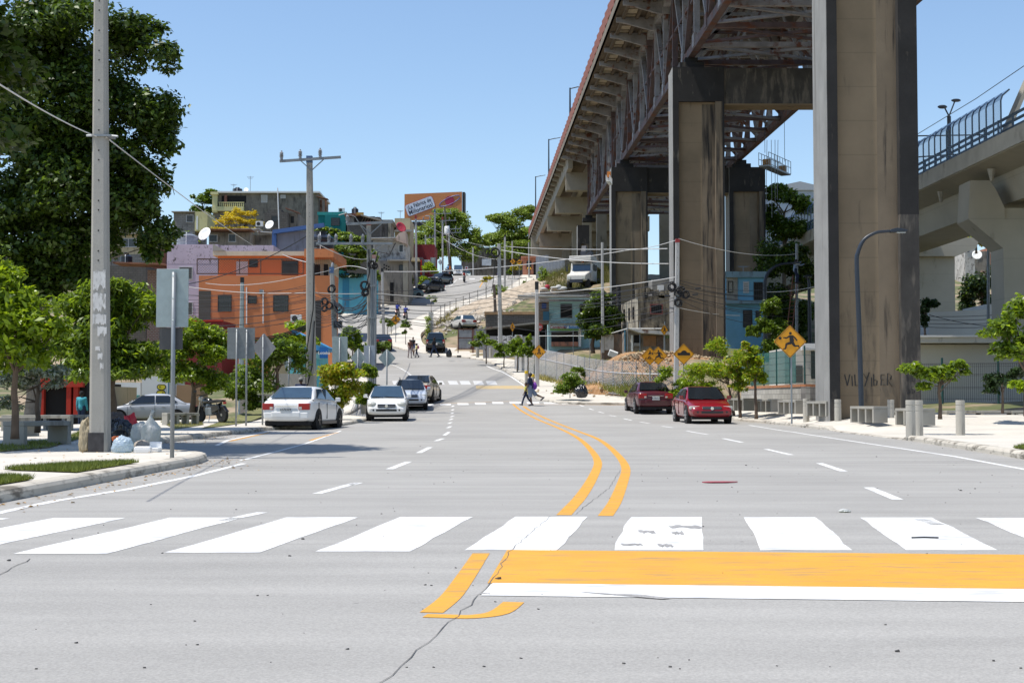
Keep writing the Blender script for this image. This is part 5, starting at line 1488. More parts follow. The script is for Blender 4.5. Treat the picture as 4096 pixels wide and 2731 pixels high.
 for nm in 'lr':
  cone_between(mb, J[nm + 'hip'], J[nm + 'knee'], .088 * k, .056 * k)
  cone_between(mb, J[nm + 'knee'], J[nm + 'knee'].lerp(J[nm + 'ank'], .3), .054 * k, .056 * k)
  cone_between(mb, J[nm + 'knee'].lerp(J[nm + 'ank'], .3), J[nm + 'ank'], .056 * k, .036 * k)
  cone_between(mb, J[nm + 'heel'], J[nm + 'toe'], .036 * k, .030 * k)
  cone_between(mb, J[nm + 'ank'], J[nm + 'heel'], .036 * k, .036 * k)
  cone_between(mb, J[nm + 'sh'], J[nm + 'el'], .052 * k, .040 * k)
  cone_between(mb, J[nm + 'el'], J[nm + 'wr'], .040 * k, .027 * k)
  if hand:
   ax = (J[nm + 'wr'] - J[nm + 'el']).normalized()
   s = -1 if nm == 'l' else 1
   side = Vector((0, 1, 0)) - ax * ax.y
   side = side.normalized() if side.length > .1 else Vector((0, 0, 1))
   nr = ax.cross(side)
   palm = J[nm + 'wr'] + ax * .05 * k
   cone_between(mb, J[nm + 'wr'], palm + side * .014 * k, .024 * k, .023 * k, 8); cone_between(mb, J[nm + 'wr'], palm - side * .018 * k, .022 * k, .020 * k, 8)
   for f, ln in enumerate((.062, .072, .068, .052)):
    b0 = palm + ax * .025 * k + side * (.028 - .019 * f) * k
    m1 = b0 + (ax * .9 - nr * s * .25).normalized() * ln * .5 * k
    e1 = m1 + (ax * .55 - nr * s * .8).normalized() * ln * .5 * k
    cone_between(mb, b0, m1, .0105 * k, .0095 * k, 6); cone_between(mb, m1, e1, .0095 * k, .008 * k, 6)
   tb = J[nm + 'wr'] + ax * .025 * k + side * .026 * k
   tm = tb + (ax + side * .9).normalized() * .035 * k
   cone_between(mb, tb, tm, .013 * k, .011 * k, 6); cone_between(mb, tm, tm + (ax - nr * s * .5).normalized() * .03 * k, .011 * k, .009 * k, 6)
 remeshed(mb, 'body', sk, t, vox * .8)
 # eyes and mouth
 mb = MB()
 for s in (-1, 1): mb.ball(hc + Vector((s * .03 * q, .088 * q, .012 * q)), (.012 * q, .01 * q, .008 * q), 8, 6)
 mb.obj('eyes', M('eye white', (.6, .58, .55), .3, 0), t)
 MB().ball(hc + Vector((0, .092 * q, -.058 * q)), (.025 * q, .010 * q, .008 * q), 8, 5).obj('mouth', M('lips', (.12, .035, .03), .5, 0), t)
 if hair:
  mb = MB()
  mb.ball(hc + Vector((0, -.018 * q, .03 * q)), (.086 * q, .10 * q, .105 * q), 12, 8)
  if hair == 'long': mb.ball(hc + Vector((0, -.07 * q, -.06 * q)), (.075 * q, .05 * q, .13 * q), 10, 8)
  if hair == 'bun': mb.ball(hc + Vector((0, -.08 * q, .11 * q)), .05 * q, 10, 8)
  if hair == 'curly':
   rr = random.Random(3)
   for _ in range(14):
    v = Vector((rr.gauss(0, 1), rr.gauss(-.5, 1), rr.gauss(.6, 1))).normalized()
    mb.ball(hc + Vector((v.x * .08 * q, v.y * .09 * q, v.z * .1 * q)), .035 * q, 7, 5)
  mb.obj('hair', HAIRK, t, smooth=True)
 if hat:
  mb = MB(); mb.lathe([(.102 * q, 0), (.10 * q, .05 * q), (.085 * q, .085 * q), (.04 * q, .105 * q), (.005, .11 * q)], hc + Vector((0, -.01 * q, .045 * q)), 14)
  mb.box(hc + Vector((0, .125 * q, .05 * q)), (.15 * q, .11 * q, .012 * q), rx=-.15)
  mb.obj('cap', hat, t, smooth=False)
 g = .018 * k
 if top:
  mb = MB()
  cone_between(mb, pel + Vector((0, 0, (.03 - hem) * k)), J['waist'], .135 * k + g, .125 * k + g)
  cone_between(mb, J['lhip'] * .6 + Vector((0, 0, pel.z * .4 + .02 * k)), J['rhip'] * .6 + Vector((0, 0, pel.z * .4 + .02 * k)), .11 * k + g * .5, .11 * k + g * .5) if not female else None
  cone_between(mb, J['waist'], J['chest'], .12 * k + g, .135 * k + g)
  cone_between(mb, J['lsh'] * .72 + J['rsh'] * .28 - Vector((0, 0, .05 * k)), J['rsh'] * .72 + J['lsh'] * .28 - Vector((0, 0, .05 * k)), .105 * k + g, .105 * k + g)
  cone_between(mb, J['lsh'], J['rsh'], .062 * k + g, .062 * k + g)
  for nm in 'lr':
   if sleeve == 'short': cone_between(mb, J[nm + 'sh'], J[nm + 'sh'].lerp(J[nm + 'el'], .72), .056 * k + g, .054 * k + g)
   if sleeve == 'long':
    cone_between(mb, J[nm + 'sh'], J[nm + 'el'], .056 * k + g, .045 * k + g); cone_between(mb, J[nm + 'el'], J[nm + 'el'].lerp(J[nm + 'wr'], .95), .045 * k + g, .032 * k + g)
  remeshed(mb, 'shirt', top, t, vox)
 if vest:
  mb = MB(); g2 = g + .022 * k
  cone_between(mb, J['waist'], J['chest'], .12 * k + g2, .14 * k + g2)
  cone_between(mb, J['lsh'] * .7 + J['rsh'] * .3 - Vector((0, 0, .04 * k)), J['rsh'] * .7 + J['lsh'] * .3 - Vector((0, 0, .04 * k)), .105 * k + g2, .105 * k + g2)
  remeshed(mb, 'safety_vest', vest, t, vox)
 if bottom:
  mb = MB()
  cone_between(mb, J['lhip'] + Vector((0, 0, .06 * k)), J['rhip'] + Vector((0, 0, .06 * k)), .108 * k + g * .6, .108 * k + g * .6)
  for nm in 'lr':
   if blen == 'long':
    cone_between(mb, J[nm + 'hip'], J[nm + 'knee'], .095 * k + g * .6, .066 * k + g * .5); cone_between(mb, J[nm + 'knee'], J[nm + 'knee'].lerp(J[nm + 'ank'], .95), .064 * k + g * .5, .055 * k + g * .4)
   elif blen == 'knee': cone_between(mb, J[nm + 'hip'], J[nm + 'hip'].lerp(J[nm + 'knee'], .98), .10 * k + g, .095 * k + g)
   else: cone_between(mb, J[nm + 'hip'], J[nm + 'hip'].lerp(J[nm + 'knee'], .42), .10 * k + g * .7, .088 * k + g * .7)
  remeshed(mb, 'trousers' if blen == 'long' else 'shorts', bottom, t, vox)
 for nm in 'lr':
  mb = MB(); cone_between(mb, J[nm + 'heel'] - Vector((0, 0, .0)), J[nm + 'toe'], .043 * k, .038 * k)
  mb.obj('shoe', shoes or BLACK, t, smooth=True)
 if backpack:
  mb = MB(); c = J['chest'] + Vector((0, -.20 * k, -.02 * k)); mb.box(c, (.28 * k, .17 * k, .38 * k), rx=-.05); mb.box(c + Vector((0, -.1 * k, -.06 * k)), (.2 * k, .06 * k, .18 * k))
  mb.obj('backpack', backpack, t, bevel=.05 * k)
 return t, J
def cloth(n, c): return M(n + ' cloth', c, .9, .15, 6, bump=.3, bscale=12)
NAVY = cloth('navy', (.012, .022, .06)); GREYB = cloth('blue grey', (.2, .24, .32)); YEL = cloth('pale yellow', (.65, .6, .12)); JEAN = cloth('dark denim', (.02, .035, .075))
BLKC = cloth('black', (.014, .013, .016)); BLUEC = cloth('bright blue', (.03, .05, .3)); WHC = cloth('white', (.6, .58, .55)); REDC = cloth('red', (.4, .03, .02)); TURQ = cloth('turquoise', (.06, .34, .40))
def at(px, d, up=0.0): return (XY(px, d, zr(d) + up), d, zr(d) + up)
pm, J = person('man in navy shirt and grey shorts crossing the road with a purple bag', at(2120, 72.6, .006), R(78), 1.66, SKIN, (-4, 8), (-38, 30), (8, 6, 12), (-18, 12, 22), top=NAVY, sleeve='short', bottom=GREYB, blen='knee', shoes=cloth('dark trainer', (.06, .06, .08)), hair='short', hem=.05)
t = thing('shoulder_bag', 'purple and pink bag carried by the man crossing the road', 'bag', pm.location, R(78))
c = J['rel'] + Vector((.05, -.08, -.10))
MB().ball(c, (.10, .15, .2), 12, 9).obj('bag_body', M('purple bag', (.22, .05, .42), .6, .25, 6), t, smooth=True)
MB().tube([c + Vector((0, .05, .18)), J['rsh'] + Vector((.06, 0, .0)), c + Vector((0, -.08, .18))], .018, 6).obj('strap', M('pink strap', (.7, .18, .5), .6, .1), t)
person('child in a yellow polo shirt and navy trousers beside the crossing man', at(2104, 73.2, .006), R(80), 1.16, SKINL, (24, 8), (-22, 16), (10, 6, 14), (-10, 6, 14), top=YEL, bottom=NAVY, child=True, hair='short', shoes=BLACK)
person('man in black shirt and jeans walking across the road alone', at(1737, 126, .0), R(70), 1.76, SKIN, (24, 10), (-22, 12), (26, 6, 62), (6, 8, 16), top=BLKC, bottom=JEAN, hat=BLKC, hair='short')
FLOR = M('floral trouser cloth', (.42, .36, .36), .9, .35, 14)
person('woman in floral trousers crossing the road on the left of a group', at(1640, 125, .0), R(200), 1.62, SKINL, (8, 4), (-14, 10), (10, 8, 60), (4, 10, 70), top=cloth('brown', (.16, .07, .05)), sleeve=None, bottom=FLOR, hair='curly', female=True, shoes=BLACK)
person('woman in denim shorts with her hair in a bun beside a child', at(1652, 127.5, .0), R(170), 1.66, SKINL, (6, 4), (-28, 22), (14, 8, 70), (8, 10, 80), top=BLKC, sleeve=None, bottom=cloth('light denim', (.09, .13, .26)), blen='short', hair='bun', female=True)
person('schoolchild with a pink backpack walking behind two women', at(1666, 125.5, .0), R(110), 1.22, SKIN, (10, 4), (-16, 8), (6, 8, 30), (6, 8, 20), top=cloth('school yellow', (.6, .52, .2)), bottom=NAVY, child=True, backpack=M('pink backpack', (.5, .06, .22), .7, .2, 5), hair='curly')
for px, d, lab in ((1590, 169, 'rider in a blue shirt on the left of two uphill motorbikes'), (1622, 165, 'rider in blue on the motorbike beside the leafy sapling')):
 p = at(px, d, .80)
 person(lab, p, R(-10), 1.7, SKIN, (62, 88), (62, 88), (48, 14, 22), (48, 14, 22), 8, top=BLUEC, sleeve='long' if px < 1600 else 'short', bottom=JEAN, hat=None, hair='short', sit=True, vox=.022)
p = at(1857, 207, .80); person('rider in a red vest coming down the middle of the hill', p, R(175), 1.72, SKIN, (62, 86), (62, 86), (44, 16, 20), (44, 16, 20), 4, top=WHC, sleeve='long', bottom=BLKC, vest=REDC, hair='short', hat=BLKC, sit=True, vox=.022)
p = at(1908, 252, .55); person('rider in an orange vest half hidden beyond the crest', p, R(180), 1.72, SKIN, (62, 86), (62, 86), (44, 16, 20), (44, 16, 20), 4, top=WHC, sleeve='long', bottom=JEAN, vest=cloth('orange', (.6, .12, .02)), hair='short', hat=BLKC, sit=True, vox=.025)
p = (XY(2117, 216, zr(216) + .9), 216, zr(216) + 1.1); person('rider in a yellow shirt and white cap on the upper pavement', p, R(178), 1.72, SKIN, (62, 86), (62, 86), (44, 16, 20), (44, 16, 20), 4, top=cloth('deep yellow', (.75, .42, .02)), sleeve='long', bottom=JEAN, hair='short', hat=WHC, sit=True, vox=.025)
p = (XY(1793, 226, zr(226)), 226, zr(226) + 1.0); person('person in light blue sitting on a motorbike by the orange pole', p, R(120), 1.7, SKIN, (62, 86), (62, 86), (30, 14, 40), (30, 14, 40), 4, top=cloth('sky blue', (.1, .26, .5)), bottom=JEAN, sit=True, vox=.025)
p = (XY(2054, 176, zr(176) + KH), 176, zr(176) + KH + .45); person('person in grey blue walking down the upper pavement behind the wire fence', p, R(185), 1.7, SKIN, (8, 6), (-10, 8), top=cloth('faded blue', (.16, .24, .32)), bottom=cloth('faded grey', (.16, .18, .22)), hair='short', vox=.022)
p = (XY(1993, 250, zr(250)), 250, zr(250) - .1); person('person in purple standing beyond the crest by the grey wall', p, R(200), 1.7, SKIN, top=cloth('purple', (.12, .06, .26)), bottom=JEAN, hair='short', vox=.025)
q = P(1203, 1640, 57); person('man in a dark blue shirt and grey cap beyond the white saloon car', (q.x, 57, zr(57) + KH), R(5), 1.62, SKIN, (3, 2), (-2, 3), top=NAVY, bottom=JEAN, hat=cloth('grey camouflage', (.25, .25, .24)), hair='short')
q = P(326, 1640, 66); person('person in a turquoise shirt with a dark strap outside the red shop', (q.x, 66, gz(q.x, 66)), R(-10), 1.72, SKIN, top=TURQ, sleeve='long', bottom=JEAN, hat=BLKC, hair='short', backpack=None)
q = P(3178, 1085, 100); person('worker in a grey blue shirt high on a ladder against the steel pole', (q.x - .1, 99.3, q.z - .95), R(-75), 1.7, SKIN, (42, 48), (12, 18), (100, 10, 20), (70, 10, 40), 8, top=cloth('worker blue', (.2, .26, .34)), sleeve='long', bottom=NAVY, hat=BLKC, hair='short', vox=.02)
# ================================================================ houses, walls and sheds
def wall(name, c, **k):
 a = dict(rough=.88, var=.12, scale=.6, stain=.3, stainc=(.09, .08, .07), sscale=(.9, .9, .22), bump=.2, bscale=12)
 a.update(k)
 return M(name, c, **a)
W_ORANGE = wall('orange render', (.60, .215, .085), var=.07, stain=.12, stainc=(.24, .09, .05))
W_LILAC = wall('lilac render with mould', (.55, .46, .55), stain=.35, stainc=(.07, .06, .055), sscale=(2.2, 2.2, 1.6))
W_LILACP = wall('lilac render', (.55, .46, .55), var=.06, stain=.05)
W_GREY = wall('rough grey render', (.20, .175, .14), var=.25, scale=1.5, stain=.45, stainc=(.08, .07, .06))
W_CREAM = wall('cream yellow render', (.60, .56, .29), stain=.1)
W_TEAL = wall('teal render', (.006, .17, .17), var=.08, stain=.06)
W_TEALL = wall('light teal band', (.03, .27, .25), var=.15)
W_BLOCK = wall('grey block wall', (.27, .255, .235), brick=(.45, .22, .02, (.16, .15, .14)), stain=.3)
W_BLOCKD = wall('dark block wall', (.13, .12, .105), brick=(.45, .22, .02, (.07, .065, .06)), stain=.35)
W_BLOCKL = wall('light stone block wall', (.42, .40, .36), brick=(.42, .22, .015, (.22, .21, .19)), stain=.15)
W_OLD = wall('old white plaster', (.52, .50, .47), stain=.5, stainc=(.13, .115, .1), sscale=(1, 1, .6))
W_OLDG = wall('old grey plaster', (.27, .24, .20), var=.2, stain=.45, stainc=(.1, .09, .08))
W_SAND = wall('sand render', (.52, .43, .27), stain=.25, stainc=(.2, .16, .1))
W_RED = wall('dark red render', (.22, .025, .03), var=.1, stain=.1)
W_REDB = wall('bright red render', (.45, .035, .018), var=.06, stain=.05)
W_TURQ = wall('turquoise render', (.11, .38, .47), var=.1, stain=.2, stainc=(.25, .35, .36))
W_TURQD = wall('deep turquoise render', (.04, .21, .33), var=.1)
W_PALEB = wall('pale blue render', (.36, .56, .58), stain=.2, stainc=(.2, .26, .26))
W_SKYB = wall('sky blue render', (.17, .40, .56), stain=.15, stainc=(.3, .35, .36))
W_GREYB = wall('grey blue unpainted wall', (.24, .235, .27), var=.18, stain=.3, stainc=(.14, .13, .14))
W_BLUE = wall('blue painted band', (.07, .14, .33), stain=.15)
W_RUIN = wall('mouldy ruin plaster', (.27, .225, .155), var=.22, stain=.75, stainc=(.045, .038, .03), sscale=(.7, .7, .3))
W_RUINL = wall('mouldy pale plaster', (.42, .38, .30), var=.2, stain=.5, stainc=(.12, .1, .08), sscale=(.9, .9, .25))
W_WHITE = wall('white render', (.68, .67, .65), var=.05, stain=.08, stainc=(.4, .39, .37))
W_PALE = wall('pale garden house render', (.50, .48, .43), var=.04, stain=.05)
W_SALMON = wall('salmon render', (.5, .22, .14), var=.08)
ROOFM = wall('grey roof slab', (.36, .345, .31), stain=.3)
ROOFW = M('bright tin roof', (.55, .53, .5), .5, .2, 1.5, rust=.18, metal=.2)
ROOFR = M('rusty tin roof', (.26, .12, .07), .7, .35, 1.2, rust=.4)
TIN = M('corrugated tin', (.33, .33, .33), .5, .25, 2, metal=.4, rust=.12)
RUSTM = M('rusty metal sheet', (.15, .05, .03), .8, .35, 1.5, rust=.5)
SHUT = M('white louvre shutter', (.6, .6, .6), .5, .1, 12)
WOODP = M('raw plywood', (.32, .17, .09), .85, .15, 3)
IRON = M('dark iron bars', (.025, .023, .022), .6, .2, 4)
TANKM = M('black tank plastic', (.010, .012, .02), .35, .1, 2)
WFRAME = M('pale window frame', (.5, .5, .5), .5, .08, 3)
class House:
 """a building whose front faces the street; rectangles are given as seen at its distance"""
 def __init__(s, name, label, cat, x0, x1, yt, yb, d, depth, mat, rz=0.0, deep=3.0, roof=None, over=.12, rt=.14, tag_group=None):
  s.d = d
  s.o = P(x0, yb, d)
  s.w = P(x1, yb, d).x - s.o.x
  s.h = P(x0, yt, d).z - s.o.z
  s.dep = depth
  s.t = thing(name, label, cat, s.o, rz, tag_group)
  MB().bb((0, 0, -deep), (s.w, depth, s.h)).obj('wall', mat, s.t)
  if roof: s.roof = MB().bb((-over, -over, s.h), (s.w + over, depth + over, s.h + rt)).obj('roof', roof, s.t)
 def loc(s, px, py):
  q = P(px, py, s.d)
  return q.x - s.o.x, q.z - s.o.z
 def rect(s, name, x0, x1, yt, yb, mat, y0=-.02, y1=.02, parent=None):
  a, zb = s.loc(x0, yb); b, zt = s.loc(x1, yt)
  return MB().bb((a, y0, zb), (b, y1, zt)).obj(name, mat, parent or s.t)
 def window(s, x0, x1, yt, yb, style='dark', frame=None, name='window'):
  a, zb = s.loc(x0, yb); b, zt = s.loc(x1, yt)
  f = .07
  mb = MB()
  fm = frame or WFRAME
  mb.bb((a - f, -.06, zb - f), (b + f, .02, zb)).bb((a - f, -.06, zt), (b + f, .02, zt + f)).bb((a - f, -.06, zb), (a, .02, zt)).bb((b, -.06, zb), (b + f, .02, zt))
  w = mb.obj(name, fm, s.t)
  if style == 'louvre':
   mb = MB(); n = max(4, int((zt - zb) / .11))
   for i in range(n):
    z = zb + (zt - zb) * (i + .5) / n
    mb.box(((a + b) / 2, -.03, z), (b - a, .02, (zt - zb) / n * .8), rx=.5)
   mb.obj('shutter', SHUT, w); MB().bb((a, -.012, zb), (b, -.006, zt)).obj('pane', DARK, w)
  else:
   MB().bb((a, -.012, zb), (b, -.004, zt)).obj('pane', WPANE if style != 'hole' else DARK, w)
   mb = MB()
   if style == 'bars':
    n = max(4, int((b - a) / .14))
    for i in range(n + 1):
     x = a + (b - a) * i / n
     mb.bb((x - .012, -.05, zb), (x + .012, -.03, zt))
    for k in (.25, .5, .75): mb.bb((a, -.052, zb + (zt - zb) * k - .012), (b, -.03, zb + (zt - zb) * k + .012))
    mb.obj('bars', IRON, w)
   elif style == 'split':
    mb.bb(((a + b) / 2 - .03, -.05, zb), ((a + b) / 2 + .03, -.015, zt)); mb.obj('sash', fm, w)
   elif style == 'blinds':
    n = max(4, int((zt - zb) / .14))
    for i in range(n): mb.box(((a + b) / 2, -.025, zb + (zt - zb) * (i + .5) / n), (b - a, .012, (zt - zb) / n * .5), rx=.5)
    mb.obj('shutter', M('grey blind', (.12, .12, .13), .6, .1), w)
  return w
 def add(s, mb, name, mat):
  return mb.obj(name, mat, s.t)
def tank(label, px, pyb, d, r, h, mat=None):
 q = P(px, pyb, d)
 t = thing('water_tank', label, 'water tank', q)
 MB().lathe([(r * .96, 0), (r, h * .04), (r, h * .25), (r * .97, h * .28), (r, h * .31), (r, h * .55), (r * .97, h * .58), (r, h * .61), (r, h * .74), (r * .42, h * .92), (r * .42, h)], n=18).obj('tank', mat or TANKM, t, smooth=False)
 MB().lathe([(r * .46, h), (r * .46, h * 1.05), (r * .2, h * 1.07)], n=14).obj('lid', mat or TANKM, t)
 MB().tube([(r * .1, -r * 1.02, 0), (r * .1, -r * 1.02, h * .75), (0, -r * .4, h * 1.0)], .03, 5).obj('pipe', WHITE, t)
def dish(label, px, py, d, r, face, mat=None, h=.7):
 q = P(px, py, d)
 t = thing('satellite_dish', label, 'satellite dish', q, face)
 vs = []; fs = []
 n, m = 16, 4
 for i in range(m + 1):
  for k in range(n):
   a = 2 * math.pi * k / n; f = i / m
   vs.append((r * f * math.cos(a), -r * .25 * f * f - .02, r * 1.1 * f * math.sin(a)))
 for i in range(m):
  for k in range(n): fs.append((i * n + k, i * n + (k + 1) % n, (i + 1) * n + (k + 1) % n, (i + 1) * n + k))
 o = MB().add(vs, fs).obj('reflector', mat or WHITE, t, smooth=True)
 sm = o.modifiers.new('thick', 'SOLIDIFY'); sm.thickness = .03
 o.rotation_euler = (R(-28), 0, 0)
 MB().tube([(0, -r * .5, -r), (0, -r * 1.1, -r * .2)], .025, 5).obj('feed_arm', STEEL, t)
 MB().tube([(0, .1, -h - r * .4), (0, .1, 0), (0, 0, 0)], .035, 6).obj('mast', STEEL, t)
def antenna(label, px, py, pyb, d):
 a, b = P(px, pyb, d), P(px, py, d)
 t = thing('antenna', label, 'antenna', a); h = b.z - a.z
 MB().tube([(0, 0, 0), (0, 0, h)], .035, 6).obj('mast', STEEL, t)
 mb = MB()
 for k, w in ((.96, .5), (.9, .4), (.84, .3)): mb.beam((-w, 0, h * k), (w, 0, h * k), .03, .03)
 mb.obj('elements', STEEL, t)
def aircon(label, px, py, d, rz=0):
 q = P(px, py, d); t = thing('air_conditioner', label, 'air conditioner', q, rz)
 MB().bb((-.42, -.16, 0), (.42, .16, .6)).obj('case', WHITE, t, bevel=.02); MB().lathe([(.22, -.01), (.22, .01)], (-.1, -.17, .3), 16, 'Y').obj('fan_grille', IRON, t)
# ---- the orange house
h = House('orange_house', 'two storey orange house with a fenced upper terrace and black windows', 'house', 868, 1240, 1010, 1420, 112, 8, W_ORANGE, deep=4)
d0 = h.d
a, z0 = h.loc(860, 1022); b, z1 = h.loc(1345, 1022)
MB().bb((a - .1, -.35, z0 - .05), (b - 2.4, 8.2, z0 + .3)).obj('roof', M('cream roof edge', (.62, .56, .42), .8, .1), h.t)
MB().prism([(a - .1, z0 + .3), (a + .9, z0 + .32), (a - .1, z0 + .9)], -.4, -.1).obj('roof_upstand', ROOFM, h.t)
# upper terrace slab and lower front block
a, zt = h.loc(820, 1112); b, zb = h.loc(1352, 1420)
MB().bb((a, -2.2, zb - 4), (b, -.01, zt)).obj('lower_wall', W_ORANGE, h.t)
c0, zz = h.loc(818, 1300); c1, _ = h.loc(866, 1300)
MB().bb((c0 + .02, -2.23, zz), (c1, -2.17, h.loc(0, 1172)[1])).obj('side_door', wall('dark mouldy doorway', (.09, .085, .07), stain=.4), h.t)
def owin(x0, x1, yt, yb, y=-2.2, style='bars'):
 w = h.window(x0, x1, yt, yb, style, IRON)
 w.location.y = y
 return w
owin(898, 945, 1192, 1250); owin(1115, 1168, 1192, 1250); owin(1016, 1044, 1195, 1219)
owin(1130, 1190, 1047, 1097, -.0); owin(1000, 1028, 1043, 1066, 0)
w = h.rect('door', 945, 992, 1046, 1104, M('pale grey door', (.5, .5, .52), .5, .1, 6), -.05, .01)
mb = MB(); zt_, zb_ = h.loc(0, 1047)[1], h.loc(0, 1107)[1]; xa, xb = h.loc(822, 0)[0], h.loc(1235, 0)[0]
for k in np.linspace(xa, xb, 6): mb.tube([(k, -2.1, zb_), (k, -2.1, zt_)], .04, 6)
mb.beam((xa, -2.1, zt_), (xb, -2.1, zt_), .09, .09); mb.beam((xa, -2.1, zb_ + .05), (xb, -2.1, zb_ + .05), .08, .08)
mb.obj('terrace_rail', M('brown rail', (.10, .06, .045), .7, .2), h.t)
MESHM = M('chain link wire', (.5, .5, .51), .6, .1, 3, metal=.3)
def chain_mesh(a, b, h0, h1, step=.16, r=.008):
 """woven wire diamonds in the upright strip between points a and b"""
 a, b = Vector(a), Vector(b); L = (b - a).length; H = h1 - h0
 mb = MB(); n = int((L + H) / step)
 for i in range(n + 1):
  for s in (0, 1):
   u0, u1 = (i * step - H, i * step) if s == 0 else (i * step, i * step - H)
   v0, v1 = 0.0, H
   # clip to the panel
   pts = []
   for (u, v, uo, vo) in ((u0, v0, u1, v1), (u1, v1, u0, v0)):
    if u < 0: k = (0 - u) / (uo - u); u, v = 0, v + (vo - v) * k
    if u > L: k = (L - u) / (uo - u); u, v = L, v + (vo - v) * k
    pts.append((u, v))
   if abs(pts[0][1] - pts[1][1]) < .02: continue
   p0 = a.lerp(b, pts[0][0] / L) + Vector((0, 0, h0 + pts[0][1])); p1 = a.lerp(b, pts[1][0] / L) + Vector((0, 0, h0 + pts[1][1]))
   mb.beam(p0, p1, r * 2, r * 2)
 return mb
chain_mesh((xa, -2.1, 0), (xb, -2.1, 0), zb_, zt_, .2, .006).obj('terrace_mesh', IRON, h.t)
# balcony wing at the right
a, zt = h.loc(1236, 1017); b, _ = h.loc(1356, 0); zl = h.loc(0, 1042)[1]
MB().bb((a, -2.6, zl), (b, 6, zt + .15)).obj('balcony_roof', W_ORANGE, h.t)
xb0, xb1 = h.loc(1240, 0)[0], h.loc(1330, 0)[0]
MB().bb((xb0, -.8, h.loc(0, 1112)[1]), (xb1, 5, zl)).obj('balcony_room', wall('cream inner wall', (.52, .47, .36), stain=.15), h.t)
mb = MB()
for i in range(16):
 x = xb0 + (xb1 + .5 - xb0) * i / 15; mb.bb((x - .012, -2.2, h.loc(0, 1112)[1]), (x + .012, -2.17, zl))
mb.obj('balcony_grille', IRON, h.t)
h.rect('balcony_door', 1262, 1285, 1062, 1110, DARK, -.86, -.8); h.rect('balcony_door', 1300, 1318, 1062, 1110, DARK, -.86, -.8)
mb = MB()
for x, y0, y1 in ((1008, 1158, 1305), (1073, 1170, 1300)):
 p0, p1 = h.loc(x, y1), h.loc(x, y0); mb.tube([(p0[0], -2.27, p0[1]), (p1[0], -2.27, p1[1])], .05, 6)
mb.obj('drain_pipe', WHITE, h.t)
p0 = h.loc(1066, 1176); MB().box((p0[0], -2.26, p0[1]), (.3, .1, .35)).obj('meter_box', STEEL, h.t)
q0, q1 = h.loc(1345, 0)[0], h.loc(1352, 0)[0]
h.rect('gate', 1275, 1300, 1210, 1400, IRON, -2.24, -2.2)
aircon('air conditioner outside the lower window of the orange house', 1185, 1290, 109.3)
tank('large black water tank on the orange house roof', 1283, 1020, 117, 1.1, 1.85)
h = House('red_annex', 'low red annex with a flat parapet below the lilac house', 'annex', 715, 888, 1282, 1420, 104, 5, W_RED)
h.rect('coping', 712, 892, 1279, 1286, W_REDB, -.1, .2); h.window(740, 775, 1300, 1335, 'bars', IRON)
# ---- lilac house
h = House('lilac_house', 'pale lilac house with a mould blackened parapet and louvred windows', 'house', 664, 868, 978, 1400, 124, 9, W_LILACP, deep=5)
MB().bb((0.01, -.012, h.loc(0, 1055)[1]), (h.w - .01, .0, h.h - .02)).obj('parapet', W_LILAC, h.t)
x0, x1 = h.loc(868, 0)[0], h.loc(1096, 0)[0]
MB().bb((x0, .6, h.loc(0, 1060)[1]), (x1, 9, h.h)).obj('parapet', W_LILAC, h.t)
h.window(718, 768, 1070, 1116, 'blinds'); h.window(715, 769, 1212, 1258, 'blinds')
tank('grey domed tank top above the lilac parapet', 750, 985, 127, .95, 1.2, M('grey tank plastic', (.22, .24, .27), .3, .1))
dish('large white satellite dish above the lilac parapet', 822, 940, 127, .62, R(-25))
dish('white satellite dish on a pole beside the grey ruin', 1080, 902, 168, .55, R(-20), h=1.2)
# grey blue unfinished parapet house with a blue rim
h = House('blue_rimmed_house', 'unpainted grey house front framed by a sloping blue band', 'house', 1098, 1290, 926, 1060, 140, 8, W_GREYB, deep=10)
a = h.loc(1094, 930); b = h.loc(1298, 902); c = h.loc(1094, 1015)
MB().beam((a[0], -.25, a[1]), (b[0], -.25, b[1]), .6, .38).obj('roof_band', W_BLUE, h.t)
MB().bb((a[0] - .1, -.3, c[1] - 2), (a[0] + .32, .4, a[1])).obj('side_band', W_BLUE, h.t)
# ---- hilltop grey house
h = House('hilltop_house', 'large grey rendered house on the hilltop with a yellow corner and balustraded balcony', 'house', 852, 1272, 772, 1010, 200, 11, W_GREY, deep=8)
a, zt = h.loc(872, 770); b, _ = h.loc(1280, 770)
MB().bb((a, -.5, zt - .12), (b, 11.4, zt + .12)).obj('roof', WHITE, h.t)
MB().bb((-.05, -.6, h.loc(0, 852)[1]), (h.loc(880, 0)[0], .0, h.loc(0, 780)[1])).bb((-.25, -.9, h.loc(0, 782)[1]), (h.loc(884, 0)[0], .2, h.loc(0, 771)[1])).bb((-.05, -.7, h.loc(0, 846)[1]), (h.loc(985, 0)[0], .02, h.loc(0, 829)[1])).obj('yellow_corner', W_CREAM, h.t)
h.rect('balcony_recess', 886, 985, 783, 812, DARK, -.03, .01)
h.rect('brick_pillar', 899, 909, 782, 829, M('red brick', (.22, .1, .07), .9, .2, 4), -.35, 0)
mb = MB()
for i in range(13):
 x = h.loc(889 + i * 7.8, 0)[0]; mb.lathe([(.05, 0), (.1, .25), (.05, .45), (.09, .6)], (x, -.4, h.loc(0, 828)[1]), 8)
mb.bb((h.loc(884, 0)[0], -.5, h.loc(0, 813)[1]), (h.loc(986, 0)[0], -.3, h.loc(0, 810)[1])); mb.obj('balustrade', W_CREAM, h.t)
h.window(1047, 1068, 782, 809, 'louvre'); h.window(1124, 1141, 782, 792, 'louvre'); h.window(1226, 1236, 782, 806, 'louvre')
mb = MB(); x0 = h.loc(1272, 0)[0]
